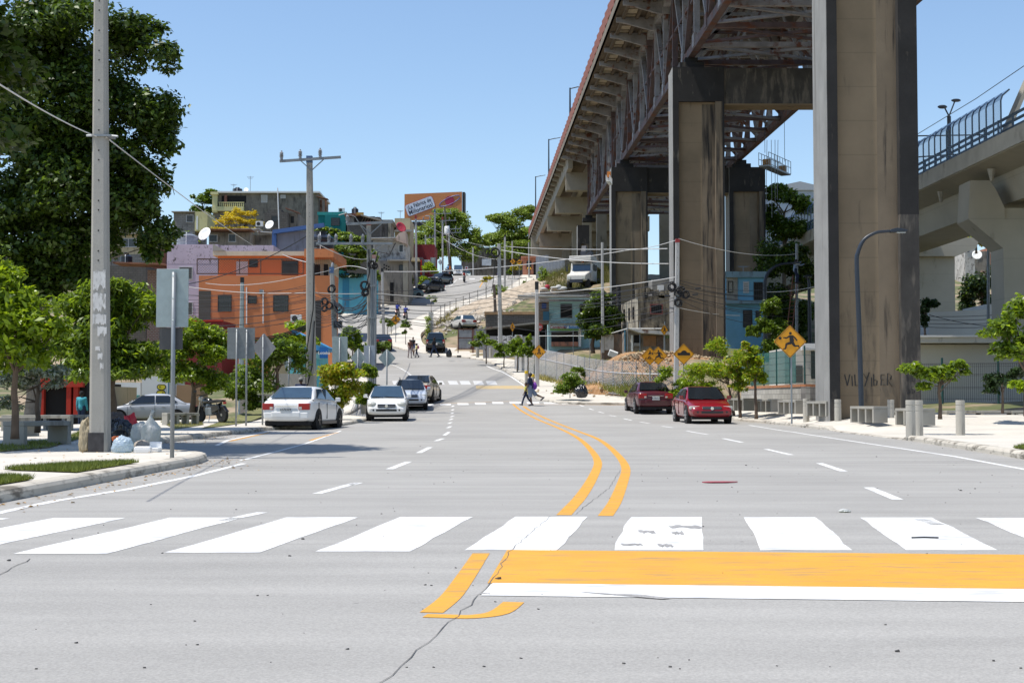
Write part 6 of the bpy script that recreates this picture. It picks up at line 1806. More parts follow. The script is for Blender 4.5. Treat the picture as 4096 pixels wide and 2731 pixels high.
mb.bb((x0 + .3, 1, h.loc(0, 848)[1]), (x0 + .6, 1.3, h.loc(0, 795)[1])); mb.bb((x0 + 1.0, 1, h.loc(0, 848)[1]), (x0 + 1.25, 1.3, h.loc(0, 795)[1])); mb.beam((x0, 0, h.loc(0, 788)[1]), (x0 + 1.6, 0, h.loc(0, 798)[1]), 1.5, .1)
mb.obj('side_porch', ROOFR, h.t)
antenna('thin antenna mast above the hilltop house roof', 1001, 705, 768, 201); antenna('short antenna on the left of the hilltop roof', 935, 737, 768, 202)
tank('black tank lying low on the left of the hilltop roof', 950, 771, 204, .7, .7); dish('small white dome dish on the hilltop roof', 985, 762, 203, .35, 0, h=.4)
# small ruin in front of it
h = House('block_hut', 'small dark block hut with a stepped parapet in front of the hilltop house', 'hut', 1058, 1150, 848, 940, 170, 6, W_BLOCKD, deep=8)
MB().bb((h.loc(1078, 0)[0], .05, h.h), (h.loc(1132, 0)[0], 6, h.loc(0, 838)[1])).obj('parapet', W_BLOCKD, h.t)
h.window(1088, 1108, 866, 886, 'bars', IRON)
h = House('block_hut', 'narrow plastered hut leaning against the dark block hut', 'hut', 1152, 1190, 852, 930, 172, 6, W_OLDG, deep=8); h.window(1166, 1174, 868, 890, 'bars', IRON)
MB().beam((-.2, -.3, h.h + .5), (h.w + .3, -.3, h.h - .1), 1.2, .1).obj('roof', ROOFR, h.t)
t = thing('conduit_mast', 'tall white conduit pole in front of the hilltop house', 'pole', P(1116, 915, 168)); MB().tube([(0, 0, 0), (-.2, 0, P(1110, 752, 168).z - P(1116, 915, 168).z)], .07, 6).obj('pole', WHITE, t)
# sheds below the golden tree
h = House('tin_shed', 'rusty roofed shed behind the golden tree', 'shed', 835, 1000, 930, 985, 152, 7, W_OLDG, deep=8)
MB().beam((-.4, -.4, h.h + .15), (h.w + .4, -.4, h.h + .15), 2.6, .1).obj('roof', ROOFR, h.t)
h.window(838, 868, 940, 966, 'bars', WFRAME); h.window(916, 942, 938, 966, 'bars', WFRAME)
h = House('tin_shed', 'white tin roofed shed on the slope right of the golden tree', 'shed', 1000, 1092, 940, 990, 155, 6, W_OLDG, deep=8)
MB().beam((-1.5, -.4, h.h + .5), (h.w * .5, -.4, h.h + .5), 2.0, .1).beam((h.w * .4, -.5, h.h + .2), (h.w + .3, -.5, h.h + .1), 2, .1).obj('roof', ROOFW, h.t)
aircon('air conditioner on the roof beside the golden tree', 1038, 906, 166)
# left block house with a yellow side
h = House('block_house', 'grey block house with a pale yellow gable at the edge of the big tree', 'house', 694, 780, 850, 935, 178, 7, W_BLOCK, deep=9)
h.rect('yellow_wall', 781, 832, 848, 925, W_CREAM, -.3, 4); h.window(747, 772, 862, 888, 'blinds'); h.rect('yellow_door', 787, 794, 866, 920, WHITE, -.34, -.3)
MB().bb((-.2, -.4, h.h), (h.w, 7, h.h + .12)).obj('roof', ROOFM, h.t)
# sand house behind the tall pole
h = House('sand_house', 'stained sand coloured house with a wide sliding window behind the tall pole', 'house', 405, 600, 935, 1080, 150, 7, W_SAND, deep=8)
MB().bb((-.2, -.5, h.h - .1), (h.w + .2, 7, h.h + .3)).obj('roof', W_OLDG, h.t)
h.window(483, 545, 956, 987, 'split'); h.rect('lower_band', 405, 600, 1018, 1080, W_BLOCK, -.05, .01)
antenna('white mast pole above the sand coloured house', 450, 870, 928, 150)
tank('blue black water tank with grey shoulder below the sand house', 505, 1068, 140, .6, 1.35)
h = House('block_shed', 'grey block shed roofed with rusty tin under the sand house', 'shed', 425, 585, 1062, 1180, 132, 6, W_BLOCKD, deep=6)
h2 = House('rusty_shed', 'rusty corrugated shed beside the lilac house', 'shed', 610, 663, 993, 1052, 138, 5, RUSTM, deep=6)
h2 = House('brick_shed', 'low shed with rusty tin roof and bare red bricks', 'shed', 588, 662, 1080, 1250, 126, 5, wall('bare brick', (.26, .14, .1), brick=(.3, .15, .02, (.3, .28, .25)), stain=.3), deep=5)
MB().beam((-2.6, -.3, h2.h + .5), (h2.w + .3, -.3, h2.h + .35), 3, .12).obj('roof', ROOFR, h2.t)
# teal house
h = House('teal_house', 'bright teal house with a barred window on the hill', 'house', 1272, 1384, 850, 1000, 190, 8, W_TEAL, deep=8)
MB().bb((-.1, -.15, h.loc(0, 861)[1]), (h.w + .1, .05, h.h + .05)).obj('cornice', W_TEALL, h.t)
MB().bb((h.loc(1306, 0)[0], -.4, h.loc(0, 940)[1]), (h.w, -.01, h.loc(0, 861)[1])).obj('bay', W_TEAL, h.t)
w = h.window(1328, 1358, 875, 902, 'bars', IRON); w.location.y = -.4
aircon('white air conditioner on the teal house roof', 1366, 850, 191)
h = House('ruined_loft', 'open fronted loft of dark rafters beside the teal house', 'house', 1388, 1520, 868, 990, 186, 8, W_BLOCKD, deep=8)
h.rect('block_panel', 1390, 1416, 868, 898, W_BLOCK, -.05, 0); h.rect('dark_opening', 1418, 1500, 866, 890, DARK, -.04, 0)
MB().bb((-.3, -.5, h.loc(0, 866)[1]), (h.loc(1455, 0)[0], 8, h.loc(0, 855)[1])).obj('roof', ROOFR, h.t)
h.rect('yellow_parapet', 1428, 1456, 852, 862, M('ochre', (.4, .24, .05), .8, .15), -.6, -.3)
MB().beam((h.loc(1450, 0)[0], -.3, h.loc(0, 864)[1]), (h.loc(1530, 0)[0], -.3, h.loc(0, 885)[1]), 2, .12).obj('lean_roof', ROOFM, h.t)
mb = MB()
for i in range(6): mb.beam((h.loc(1450 + i * 11, 0)[0], -.1, h.loc(0, 890)[1]), (h.loc(1460 + i * 11, 0)[0], -.1, h.loc(0, 868)[1]), .1, .1)
mb.obj('rafter', M('old timber', (.12, .09, .07), .9, .2), h.t)
tank('black water tank on the ruined loft roof', 1420, 856, 187, .45, .85)
# shabby white and beige houses by the upper road
h = House('beige_house', 'beige flat roofed house behind the satellite dish', 'house', 1578, 1640, 873, 1010, 206, 8, W_SAND, deep=10)
MB().bb((-.4, -1.2, h.loc(0, 930)[1]), (h.w + .3, 0, h.loc(0, 922)[1])).obj('balcony_slab', ROOFM, h.t)
dish('red satellite dish in front of the beige house', 1602, 912, 196, .75, R(35), M('red dish', (.4, .03, .05), .5, .1))
aircon('air conditioner beside the red satellite dish', 1582, 923, 197)
antenna('antenna on the beige house roof', 1601, 842, 872, 206); antenna('antenna over the shabby houses', 1525, 848, 885, 200)
h = House('grey_loft_house', 'unfinished grey house with cream pillars above the shabby white house', 'house', 1452, 1560, 885, 985, 190, 7, W_OLDG, deep=8)
for x in (1510, 1553): h.rect('pillar', x, x + 10, 895, 965, wall('cream pillar', (.55, .48, .33)), -.3, 0)
MB().bb((-.3, -.5, h.h), (h.w + .4, 7, h.h + .15)).obj('roof', ROOFM, h.t)
h = House('shabby_white_house', 'shabby white house with peeling walls and a white louvred shutter', 'house', 1492, 1622, 963, 1042, 183, 8, W_OLD, deep=1)
h.window(1515, 1547, 977, 1006, 'louvre'); h.window(1597, 1612, 980, 1008, 'bars', WHITE)
MB().beam((-.3, -.6, h.h + .15), (h.w * .72, -.6, h.h + .22), 2.2, .1).obj('roof', ROOFW, h.t)
MB().prism([(h.loc(1580, 0)[0], h.h), (h.loc(1630, 0)[0], h.h - .5), (h.loc(1626, 0)[0], h.h + 1.2), (h.loc(1600, 0)[0], h.h + .9)], -.7, 3).obj('gable', wall('pale pink gable', (.55, .42, .34)), h.t)
h = House('lower_plaster_house', 'grey plaster lower storey with a small barred window on the upper pavement', 'house', 1500, 1636, 1042, 1225, 182, 8, W_OLDG, deep=3)
h.window(1598, 1614, 1062, 1080, 'bars', IRON); h.rect('door', 1560, 1575, 1130, 1205, DARK, -.03, .01); h.rect('pale_pier', 1612, 1632, 1045, 1225, wall('cream pier', (.40, .36, .28), stain=.3), -.25, 0)
mb = MB()
for i in range(3):
 for j in range(2): x, z = h.loc(1534 + i * 9, 1062 + j * 12 + i * 4); mb.bb((x, -.03, z), (x + .18, .0, z + .18))
mb.obj('vent_hole', DARK, h.t); MB().bb((h.loc(1555, 0)[0], -.9, h.h - .1), (h.w, 0, h.h + .05)).obj('ledge', ROOFM, h.t)
h = House('turquoise_wall', 'long turquoise wall with a darker blue panel beside the road', 'wall', 1345, 1510, 1100, 1240, 171, 1, W_TURQ, deep=3)
h.rect('dark_panel', 1370, 1397, 1095, 1235, W_TURQD, -.06, 0)
h = House('pale_wall', 'cracked pale wall section beside the turquoise wall', 'wall', 1496, 1514, 1135, 1225, 176, 3, W_OLD, deep=3)
h = House('maroon_house', 'plain maroon house wall beyond the shabby houses', 'house', 1648, 1738, 978, 1110, 214, 8, W_RED, deep=5)
h.rect('canopy', 1692, 1720, 1042, 1050, WHITE, -1.2, 0)
h = House('street_shop', 'small dark shop with a cream awning beside the pole on the hill', 'shop', 1640, 1690, 1030, 1150, 205, 5, wall('dark shop wall', (.10, .09, .09)), deep=3)
MB().prism([(h.loc(1650, 0)[0], h.loc(0, 1047)[1]), (h.loc(1685, 0)[0], h.loc(0, 1047)[1]), (h.loc(1680, 0)[0], h.loc(0, 1034)[1]), (h.loc(1654, 0)[0], h.loc(0, 1034)[1])], -1.4, -.02).obj('awning', M('cream awning', (.6, .5, .32), .8, .1), h.t)
h.rect('red_post', 1682, 1688, 1040, 1100, W_REDB, -.3, 0)
# concrete wall closing the view at the crest
h = House('retaining_wall', 'tall stained grey concrete wall closing the top of the road', 'wall', 1845, 2140, 990, 1120, 262, 2, wall('stained retaining wall', (.13, .12, .11), var=.3, stain=.6, stainc=(.05, .045, .04)), deep=6)
t = thing('poster_board', 'pale poster board fixed to the grey wall at the crest', 'board', P(1932, 1062, 260.5)); MB().bb((-.2, 0, 0), (1.5, .06, 1.2)).obj('board', M('poster paper', (.55, .6, .68), .7, .25, 1.2), t)
h = House('salmon_kiosk', 'small salmon pink kiosk beside the first bridge bent', 'kiosk', 2092, 2152, 1032, 1110, 222, 5, W_SALMON, deep=3)
h.window(2108, 2124, 1046, 1075, 'bars', IRON); h.rect('door', 2134, 2148, 1048, 1105, DARK, -.03, .01); MB().bb((-.3, -.6, h.h), (h.w + .3, 5, h.h + .25)).obj('roof', W_SALMON, h.t)
# ---- billboard
q = P(1618, 880, 266)
t = thing('billboard', 'orange billboard with a tilted white slogan panel above the trees', 'billboard', q, R(-4))
w = P(1860, 880, 266).x - q.x; hh = P(1618, 776, 266).z - q.z
BBO = M('billboard orange', (.50, .19, .065), .6, .04, .5)
MB().prism([(0, -.05), (w * .955, -.35), (w * .955, hh * 1.06), (0, hh * .99)], -.12, .12).obj('panel', BBO, t)
MB().bb((w * .96, 0, .3), (w * 1.0, 2.0, hh * 1.05)).bb((.3, .2, -1.6), (w * .95, .6, -.3)).obj('frame', IRON, t)
MB().bb((w * .45, .6, -14), (w * .5, 1.2, -.5)).obj('mast', IRON, t)
c = P(1681, 826, 266) - q
def rrect(W_, H_, r, n=5):
 o = []
 for cx, cy, a0 in ((W_ / 2 - r, H_ / 2 - r, 0), (-W_ / 2 + r, H_ / 2 - r, 90), (-W_ / 2 + r, -H_ / 2 + r, 180), (W_ / 2 - r, -H_ / 2 + r, 270)):
  for i in range(n + 1):
   a = R(a0 + 90 * i / n); o.append((cx + r * math.cos(a), cy + r * math.sin(a)))
 return o
tl = R(20)
def turn2(pts, a, c): return [(p[0] * math.cos(a) - p[1] * math.sin(a) + c[0], p[0] * math.sin(a) + p[1] * math.cos(a) + c[1]) for p in pts]
pw = F / 266
MB().prism(turn2(rrect(119 / pw, 50 / pw, .5), tl, (c.x, c.z)), -.17, -.13).obj('slogan_rim', M('slogan red rim', (.30, .02, .05), .6, 0), t)
MB().prism(turn2(rrect(116 / pw, 47 / pw, .45), tl, (c.x, c.z)), -.20, -.16).obj('slogan_panel', M('slogan white', (.55, .60, .72), .6, .03), t)
INK = M('slogan ink', (.012, .015, .04), .6, 0)
up_ = Vector((-math.sin(tl), 0, math.cos(tl)))
lettering('¡La Fábrica de', 22 / pw, INK, t, Vector((c.x, -.22, c.z)) + up_ * .46, .82, tl, .012)
lettering('Millonarios!', 25 / pw, INK, t, Vector((c.x, -.22, c.z)) - up_ * .52, .88, tl, .016)
b = P(1800, 806, 266) - q
mb = MB(); mb.lathe([(.02, -.02), (.9, -.02), (.9, .02), (.02, .02)], (b.x, -.16, b.z), 24, 'Y'); mb.obj('red_ball', M('billboard red', (.32, .012, .06), .5, .1, 1), t)
mb = MB()
pts = [(math.cos(a) * 2.1, math.sin(a) * .62) for a in np.linspace(.15, math.pi * 2 - .3, 26)]
pts = turn2(pts, R(24), (b.x, b.z)); mb.tube([(x, -.15, z) for x, z in pts], .07, 4); mb.obj('blue_ring', M('billboard blue', (.08, .12, .35), .5, .1), t)
# ---- low left: shops behind the trees
h = House('red_shop', 'red painted shop front with a dark open doorway behind the benches', 'shop', 150, 345, 1530, 1660, 68, 6, DARK, deep=2)
for x0, x1 in ((160, 184), (272, 292), (300, 320)): h.rect('pillar', x0, x1, 1545, 1660, W_REDB, -.3, -.02)
h.rect('lintel', 150, 340, 1500, 1548, W_REDB, -.35, 4); h.rect('side_panel', 118, 160, 1520, 1660, W_RED, -.1, 3)
mb = MB()
for i in range(5): mb.tube([(h.loc(145, 0)[0], -.2, h.loc(0, 1560 + i * 20)[1]), (h.loc(165, 0)[0], -.2, h.loc(0, 1560 + i * 20)[1])], .02, 5)
mb.obj('grille', WHITE, h.t)
h = House('sand_shop', 'narrow sand coloured house between the red shop and the tall pole', 'house', 338, 440, 1545, 1660, 71, 5, W_SAND, deep=2)
h.rect('door', 345, 362, 1575, 1660, DARK, -.04, 0)
h = House('arched_house', 'turquoise and white house with arched window grilles behind the silver car', 'house', 440, 560, 1530, 1670, 82, 6, W_WHITE, deep=2)
h.rect('turquoise_band', 440, 560, 1580, 1668, wall('mint render', (.08, .42, .38)), -.05, 0)
for x in (452, 490, 520):
 a, zb = h.loc(x, 1660); b, zt = h.loc(x + 24, 1566); r = (b - a) / 2
 pts = [(a, zb), (b, zb)] + [(a + r + r * math.cos(k), zt - r + r * math.sin(k)) for k in np.linspace(0, math.pi, 9)]
 w = MB().prism(pts, -.09, -.06).obj('arched_window', M('shaded recess', (.16, .2, .19), .8, .2), h.t)
 mb = MB()
 for i in range(6): xx = a + (b - a) * (i + .5) / 6; mb.tube([(xx, -.13, zb), (xx, -.16, (zb + zt) / 2 - .2), (xx, -.12, zt - r * .6)], .014, 4)
 for z in (zb + .4, zb + .9): mb.bb((a, -.14, z), (b, -.12, z + .03))
 mb.obj('grille', WHITE, w)
h = House('mural_wall', 'white wall with yellow bubble letters and a blue frame behind the silver car', 'wall', 566, 705, 1505, 1670, 80, 2, W_WHITE, deep=2)
MUR = M('mural yellow', (.62, .52, .02), .6, .03); MURK = M('mural outline', (.01, .01, .01), .6, 0)
def blob(px, py, rx, ry, m, y):
 a, z = h.loc(px, py); k = F / 80
 return MB().prism([(a + rx / k * math.cos(t_), z + ry / k * math.sin(t_) * (1 + .15 * math.sin(3 * t_))) for t_ in np.linspace(0, 2 * math.pi, 18, endpoint=False)], y - .012, y).obj('bubble_letter', m, h.t)
for px, py, rx, ry in ((646, 1548, 19, 13), (644, 1572, 19, 13), (650, 1594, 15, 12)):
 blob(px, py, rx, ry, MURK, -.003); blob(px, py, rx - 3.5, ry - 3.5, MUR, -.017)
for px, py in ((652, 1570), (640, 1546), (652, 1590)): blob(px, py, 3, 2.5, MURK, -.031)
h.rect('blue_frame', 672, 676, 1505, 1640, W_TURQD, -.05, 0); h.rect('blue_frame', 697, 701, 1505, 1640, W_TURQD, -.05, 0); h.rect('yellow_stripe', 684, 690, 1545, 1590, MUR, -.04, 0)
h = House('ochre_wall', 'plain ochre wall behind the parked motorbike', 'wall', 705, 800, 1540, 1670, 79, 2, wall('ochre render', (.32, .2, .11), stain=.2), deep=2)
h = House('concrete_wall', 'tall plain concrete wall behind the white saloon car', 'wall', 1088, 1245, 1494, 1640, 66, .25, wall('board marked concrete wall', (.33, .31, .275), stain=.25, stainc=(.2, .18, .16)), deep=1.2)
h = House('concrete_wall', 'low concrete wall left of the tall plain one', 'wall', 960, 1088, 1576, 1650, 67, .25, wall('board marked concrete wall', (.33, .31, .275)), deep=1.2)
h = House('kiosk', 'turquoise lottery kiosk with a blue awning behind the T topped pole', 'kiosk', 1155, 1275, 1415, 1580, 80, 4, wall('kiosk turquoise', (.14, .48, .55), stain=.1), deep=2)
mb = MB(); a, z = h.loc(1268, 1362); b, z2 = h.loc(1330, 1393); zz = h.loc(0, 1398)[1]
mb.prism([(a - 1.2, z + .55), (b, z2 - .03), (b, zz - .1), (a - 1.2, zz - .1)], -1.5, 2).obj('awning', M('blue awning', (.05, .26, .50), .6, .1, 2), h.t)
h.rect('sign_panel', 1295, 1327, 1394, 1436, M('kiosk sign blue', (.008, .13, .42), .5, .05), -1.7, -1.6)
h.rect('counter', 1268, 1298, 1416, 1436, wall('kiosk pale turquoise', (.25, .55, .56)), -1.4, 0)
p = h.loc(1312, 1416); lettering('Loteka', .24, WHITE, h.t, (p[0], -1.72, p[1]), 1, 0, .004)
tank('grey topped black tank behind the T topped pole', 1215, 1415, 83, .62, 1.0); aircon('air conditioner under the grey topped tank', 1212, 1415, 79)
h = House('tiled_roof_house', 'low house with a red tiled roof under the orange house', 'house', 1080, 1240, 1375, 1460, 96, 6, W_SAND, deep=3)
MB().beam((-.3, -.3, h.h + .25), (h.w + .3, -.3, h.h + .25), 3.4, .14).obj('roof', M('clay tile roof', (.36, .15, .09), .85, .2, 6), h.t)
h = House('stone_plinth', 'stone faced plinth at the foot of the steel pipe pole', 'plinth', 1444, 1510, 1536, 1632, 66, 1.1, wall('rubble stone plinth', (.28, .25, .2), var=.3, scale=4), deep=.3)
# ---- right bank: block walls, shops and ruins
h = House('block_shack', 'dark block walled shack with bare earth on its flat roof', 'shack', 1942, 2195, 1258, 1420, 126, 7, W_BLOCKD, deep=4)
MB().bb((-.1, -.1, h.h), (h.w + .1, 7, h.h + .25)).obj('roof_earth', M('roof earth', (.40, .25, .13), .95, .2, 2, bump=.4), h.t)
a, z = h.loc(1940, 1318); b, z2 = h.loc(2215, 1290)
MB().beam((a, -1.2, z), (b, -1.2, z2 - .0), 2.6, .12).obj('awning', M('grey tin awning', (.28, .26, .23), .7, .25, 2, rust=.1), h.t)
h.rect('dark_opening', 1945, 2195, 1318, 1345, DARK, -.05, 0)
GRW = wall('graffiti wall', (.28, .28, .29), stain=.25)
g = House('graffiti_wall', 'low grey wall covered in white bubble graffiti', 'wall', 1932, 2160, 1344, 1432, 123, .3, GRW, deep=2)
GRF = M('graffiti white', (.55, .55, .56), .7, .1, 4)
for i, ch in enumerate('SPEY'):
 p = g.loc(1996 + i * 19, 1355); lettering(ch, .62, MURK, g.t, (p[0], -.016, p[1]), 1.15, .1 * (-1) ** i, .065, name='graffiti'); lettering(ch, .62, GRF, g.t, (p[0], -.026, p[1]), 1.15, .1 * (-1) ** i, .035, name='graffiti')
for i in range(9):
 px, py = 1990 + i * 11, 1368 + 4 * math.sin(i * 2); k = F / 123; a, z = g.loc(px, py)
 for rr, m, y in ((9, MURK, -.006), (7.2, GRF, -.010)):
  MB().prism([(a + rr / k * math.cos(t_), z + rr * .9 / k * math.sin(t_)) for t_ in np.linspace(0, 2 * math.pi, 12, endpoint=False)], y - .004 - .0008 * i, y - .0008 * i).obj('graffiti', m, g.t)
lettering('MOL', .5, MURK, g.t, (*[g.loc(2105, 1370)[0]], -.01, g.loc(2105, 1372)[1]), .9, .2, -.015, name='graffiti')
t = thing('tin_gate', 'rust framed corrugated tin gate beside the green off-road car', 'gate', P(1832, 1398, 126))
w = P(1968, 1398, 126).x - P(1832, 1398, 126).x; hh = P(0, 1316, 126).z - P(0, 1398, 126).z
mb = MB(); n = 40
for i in range(n):
 mb.box((w * (i + .5) / n, .03 * math.sin(i * 2.1), hh * .5), (w / n * 1.02, .03, hh * (1 if i < 20 else 1.02)))
mb.obj('sheet', TIN, t)
mb = MB()
for x in (0, w * .42, w * .46): mb.bb((x - .03, -.07, -.3), (x + .05, -.03, hh))
for z in (hh * .55, hh - .05, .05): mb.bb((0, -.07, z), (w * .45, -.03, z + .06))
mb.obj('gate_frame', RUSTM, t)
h = House('blue_shop', 'pale blue two storey shop with a painted sign and white tin roof', 'shop', 2196, 2400, 1206, 1412, 118, 7, W_PALEB, deep=3)
MB().beam((-2.6, -.4, h.h + .35), (h.w + .3, -.4, h.h + .35), 3.2, .12).obj('roof', ROOFW, h.t)
h.window(2245, 2285, 1219, 1268, 'hole', IRON); h.window(2322, 2350, 1219, 1262, 'hole', IRON)
mb = MB();
a, z = h.loc(2200, 1298); b, z2 = h.loc(2322, 1307)
mb.quad((a, -1.4, z2), (b, -1.4, z2), (b, 0, z + .1), (a, 0, z + .1)); o = mb.obj('awning', wall('cream awning', (.6, .55, .42)), h.t)
sm = o.modifiers.new('thick', 'SOLIDIFY'); sm.thickness = .08
h.rect('sign_board', 2199, 2316, 1307, 1317, M('shop sign white', (.62, .68, .66), .6, .05), -1.46, -1.42)
p = h.loc(2230, 1312.5); lettering('Comercial', .34, M('sign red', (.35, .05, .04), .6, 0), h.t, (p[0], -1.48, p[1]), .95, 0, .008)
p = h.loc(2288, 1312.5); lettering('D\' Solución', .34, M('sign blue', (.02, .2, .5), .6, 0), h.t, (p[0], -1.48, p[1]), .9, 0, .010)
h.rect('green_band', 2199, 2312, 1318, 1325, M('sign green', (.16, .34, .1), .6, .05), -1.3, -1.2)
h.rect('shop_opening', 2205, 2312, 1326, 1368, DARK, -.06, 0); h.rect('counter', 2205, 2312, 1368, 1385, W_SALMON, -.5, 0)
h.rect('pillar', 2313, 2323, 1305, 1388, WHITE, -.6, -.2)
h.rect('side_lean_to', 2156, 2196, 1208, 1290, wall('patched planks', (.22, .16, .12), var=.3, scale=4), 0, 3); h.rect('blue_tarp', 2167, 2185, 1213, 1234, M('blue tarp', (.012, .05, .26), .6, .2, 4), -.1, -.02); h.rect('blue_barrel', 2172, 2196, 1247, 1282, M('blue barrel', (.02, .12, .2), .4, .1), -.5, -.02)
h = House('parapet_house', 'grey block parapet with a sagging tarp behind the blue shop', 'house', 2160, 2420, 1162, 1206, 132, 6, W_BLOCK, deep=4)
a, z = h.loc(2228, 1148); b, z2 = h.loc(2420, 1172); c, z3 = h.loc(2228, 1180)
MB().prism([(a, z), (b, z2), (b, z3), (c, z3)], -.2, 2).obj('sloping_wall', W_BLOCK, h.t)
MB().beam((a, -.3, z), (b, -.3, z2), .6, .12).obj('roof', IRON, h.t)
t = thing('tarp_heap', 'heap of white and red sheets on the block parapet', 'tarp', P(2215, 1164, 131)); mb = MB()
for i in range(9): mb.ball((random.uniform(-.9, .9), random.uniform(-.3, .3), random.uniform(0, .35)), (random.uniform(.25, .5), .25, random.uniform(.12, .25)), 8, 5)
mb.obj('sheet', M('dirty white sheet', (.5, .5, .48), .8, .25, 3), t, smooth=True); MB().ball((-.6, -.2, .35), (.25, .2, .25), 8, 6).obj('red_bundle', M('red bundle', (.35, .03, .05), .8, .1), t, smooth=True)
h = House('ruined_house', 'mouldy two storey ruin with red window bars and a pale side wall', 'house', 2552, 2720, 1182, 1405, 104, 6, W_RUIN, deep=3)
a0 = h.loc(2502, 0)[0]
sw = MB()
z_, zt = -3, h.loc(0, 1200)[1]
sw.add([(a0, 5, z_), (0, .02, z_), (0, .02, h.h - .1), (a0, 5, zt)], [(0, 1, 2, 3)]); sw.add([(a0, 5, z_), (.3, 5.5, z_), (.3, 5.5, h.h - .1), (a0, 5, zt)], [(3, 2, 1, 0)]); sw.obj('side_wall', W_RUINL, h.t)
for k in (.2, .5, .75):
 x = a0 * (1 - k); y = 5 * (1 - k)
 MB().box((x - .02, y - .05, h.loc(0, 1248)[1]), (.28, .1, .9), rz=math.atan2(-5, -a0) * 1).obj('slot_window', DARK, h.t)
RB = M('faded red bars', (.20, .06, .05), .7, .2)
w = h.window(2604, 2647, 1220, 1253, 'bars', RB)
rr = random.Random(5)
mb = MB()
for i in range(16): mb.box((h.w * i / 15, .3, h.h + rr.uniform(0, .35)), (h.w / 12, .6, rr.uniform(.25, .6)))
mb.obj('broken_parapet', W_RUIN, h.t)
h.rect('upper_storey', 2620, 2720, 1108, 1175, wall('grey ruin block', (.24, .225, .2), stain=.4), 2, 5)
h.rect('white_panel', 2641, 2667, 1132, 1158, WHITE, 1.9, 2)
s = House('lean_to_shack', 'patchwork shack with a torn white tin roof below the ruin', 'shack', 2502, 2690, 1325, 1412, 101, 3, wall('patched boards', (.26, .22, .18), var=.3, scale=3, stain=.4), deep=2)
a, z = s.loc(2520, 1318); b, z2 = s.loc(2672, 1330)
MB().prism([(a - .2, z), (b, z2), (b + .4, z2 - .25), (a + .6, z - .3)], -1.3, 1.2).obj('roof', ROOFW, s.t)
s.rect('plywood_panel', 2573, 2624, 1343, 1384, WOODP, -.06, 0); s.rect('dark_window', 2536, 2562, 1340, 1372, DARK, -.05, 0); s.rect('sill_box', 2536, 2560, 1372, 1384, M('grey sill', (.35, .33, .31), .8, .1), -.2, 0)
s.rect('grille_panel', 2626, 2652, 1343, 1390, M('rusty grille', (.16, .11, .09), .8, .3, 9), -.06, 0); s.rect('post', 2524, 2532, 1340, 1405, WHITE, -.1, 0); s.rect('blue_post', 2497, 2501, 1322, 1405, W_TURQD, -.15, -.02); s.rect('green_panel', 2660, 2690, 1338, 1352, wall('faded green board', (.15, .24, .15)), -.05, 0)
h = House('side_hut', 'low white and brown hut between the tree and the ruin', 'hut', 2415, 2500, 1336, 1410, 107, 4, wall('brown hut wall', (.16, .11, .08), stain=.4), deep=2)
h.rect('white_wall', 2418, 2455, 1338, 1400, W_OLD, -.06, 0)
# light blue apartment house
h = House('apartment_house', 'narrow light blue apartment house with a stained balcony slab', 'house', 2906, 3062, 1092, 1480, 110, 7, W_SKYB, deep=3)
h.rect('bare_corner', 2906, 2950, 1092, 1205, wall('bare corner render', (.30, .28, .23), stain=.3), -.06, .2)
MB().bb((-.1, -.25, h.h - .35), (h.w + .1, 7, h.h + .1)).obj('roof', wall('stained blue slab', (.22, .33, .38), stain=.5, stainc=(.1, .1, .1)), h.t)
MB().bb((-.1, -.5, h.loc(0, 1216)[1]), (h.w + .1, .1, h.loc(0, 1203)[1])).obj('balcony_slab', wall('stained blue slab', (.22, .33, .38)), h.t)
h.window(2915, 2929, 1128, 1168, 'louvre'); h.window(2976, 2992, 1130, 1168, 'louvre'); h.window(3018, 3048, 1132, 1198, 'bars', IRON); h.window(2976, 3005, 1243, 1306, 'blinds', IRON); h.window(3026, 3040, 1246, 1278, 'blinds', IRON)
antenna('thin pipe on the light blue apartment roof', 2973, 1064, 1092, 111)
h = House('warehouse', 'distant grey warehouse roof behind the trees', 'warehouse', 3060, 3330, 762, 1300, 260, 20, wall('pale blue grey cladding', (.36, .42, .50), var=.05, stain=.03), deep=5)
MB().prism([(-1, h.h), (h.w * .53, h.h + 1.6), (h.w + 1, h.h)], -.5, 20).obj('roof', M('warehouse roof', (.40, .42, .45), .6, .05), h.t)
# pale garden building right of the big column
h = House('garden_building', 'long pale flat roofed building behind the green wire fence', 'building', 3640, 4200, 1378, 1605, 62, 7, W_PALE, deep=1.5)
MB().bb((-.5, -.9, h.loc(0, 1374)[1]), (h.w + .5, 7.5, h.loc(0, 1352)[1])).obj('roof_edge', W_PALE, h.t)
MB().bb((-.5, -1.0, h.loc(0, 1352)[1]), (h.w + .5, 7.5, h.loc(0, 1345)[1])).obj('roof_lip', W_WHITE, h.t)
h.rect('window', 4078, 4120, 1440, 1478, WPANE, -.05, 0)
h = House('white_block', 'white windowless building with a sloping parapet behind the garden building', 'building', 3716, 3962, 1250, 1345, 100, 6, W_WHITE, deep=4)
MB().prism([(0, h.h), (h.w, h.h), (h.w, h.loc(0, 1236)[1]), (0, h.h + .02)], 0, 6).obj('parapet', W_WHITE, h.t)
h.rect('tower', 3960, 4040, 1214, 1345, W_WHITE, .5, 6)
h = House('garden_gatehouse', 'pale gatehouse behind the green fence beside the column', 'building', 3140, 3262, 1392, 1540, 66, 4, wall('gatehouse render', (.55, .52, .46), stain=.05), deep=1)
MB().bb((h.loc(3190, 0)[0], -.4, h.h - .1), (h.w + .3, 4.3, h.h + .2)).obj('roof', W_WHITE, h.t); h.rect('window', 3182, 3210, 1462, 1530, WPANE, -.04, 0); h.rect('lattice_panel', 3245, 3258, 1405, 1515, IRON, -.06, 0)
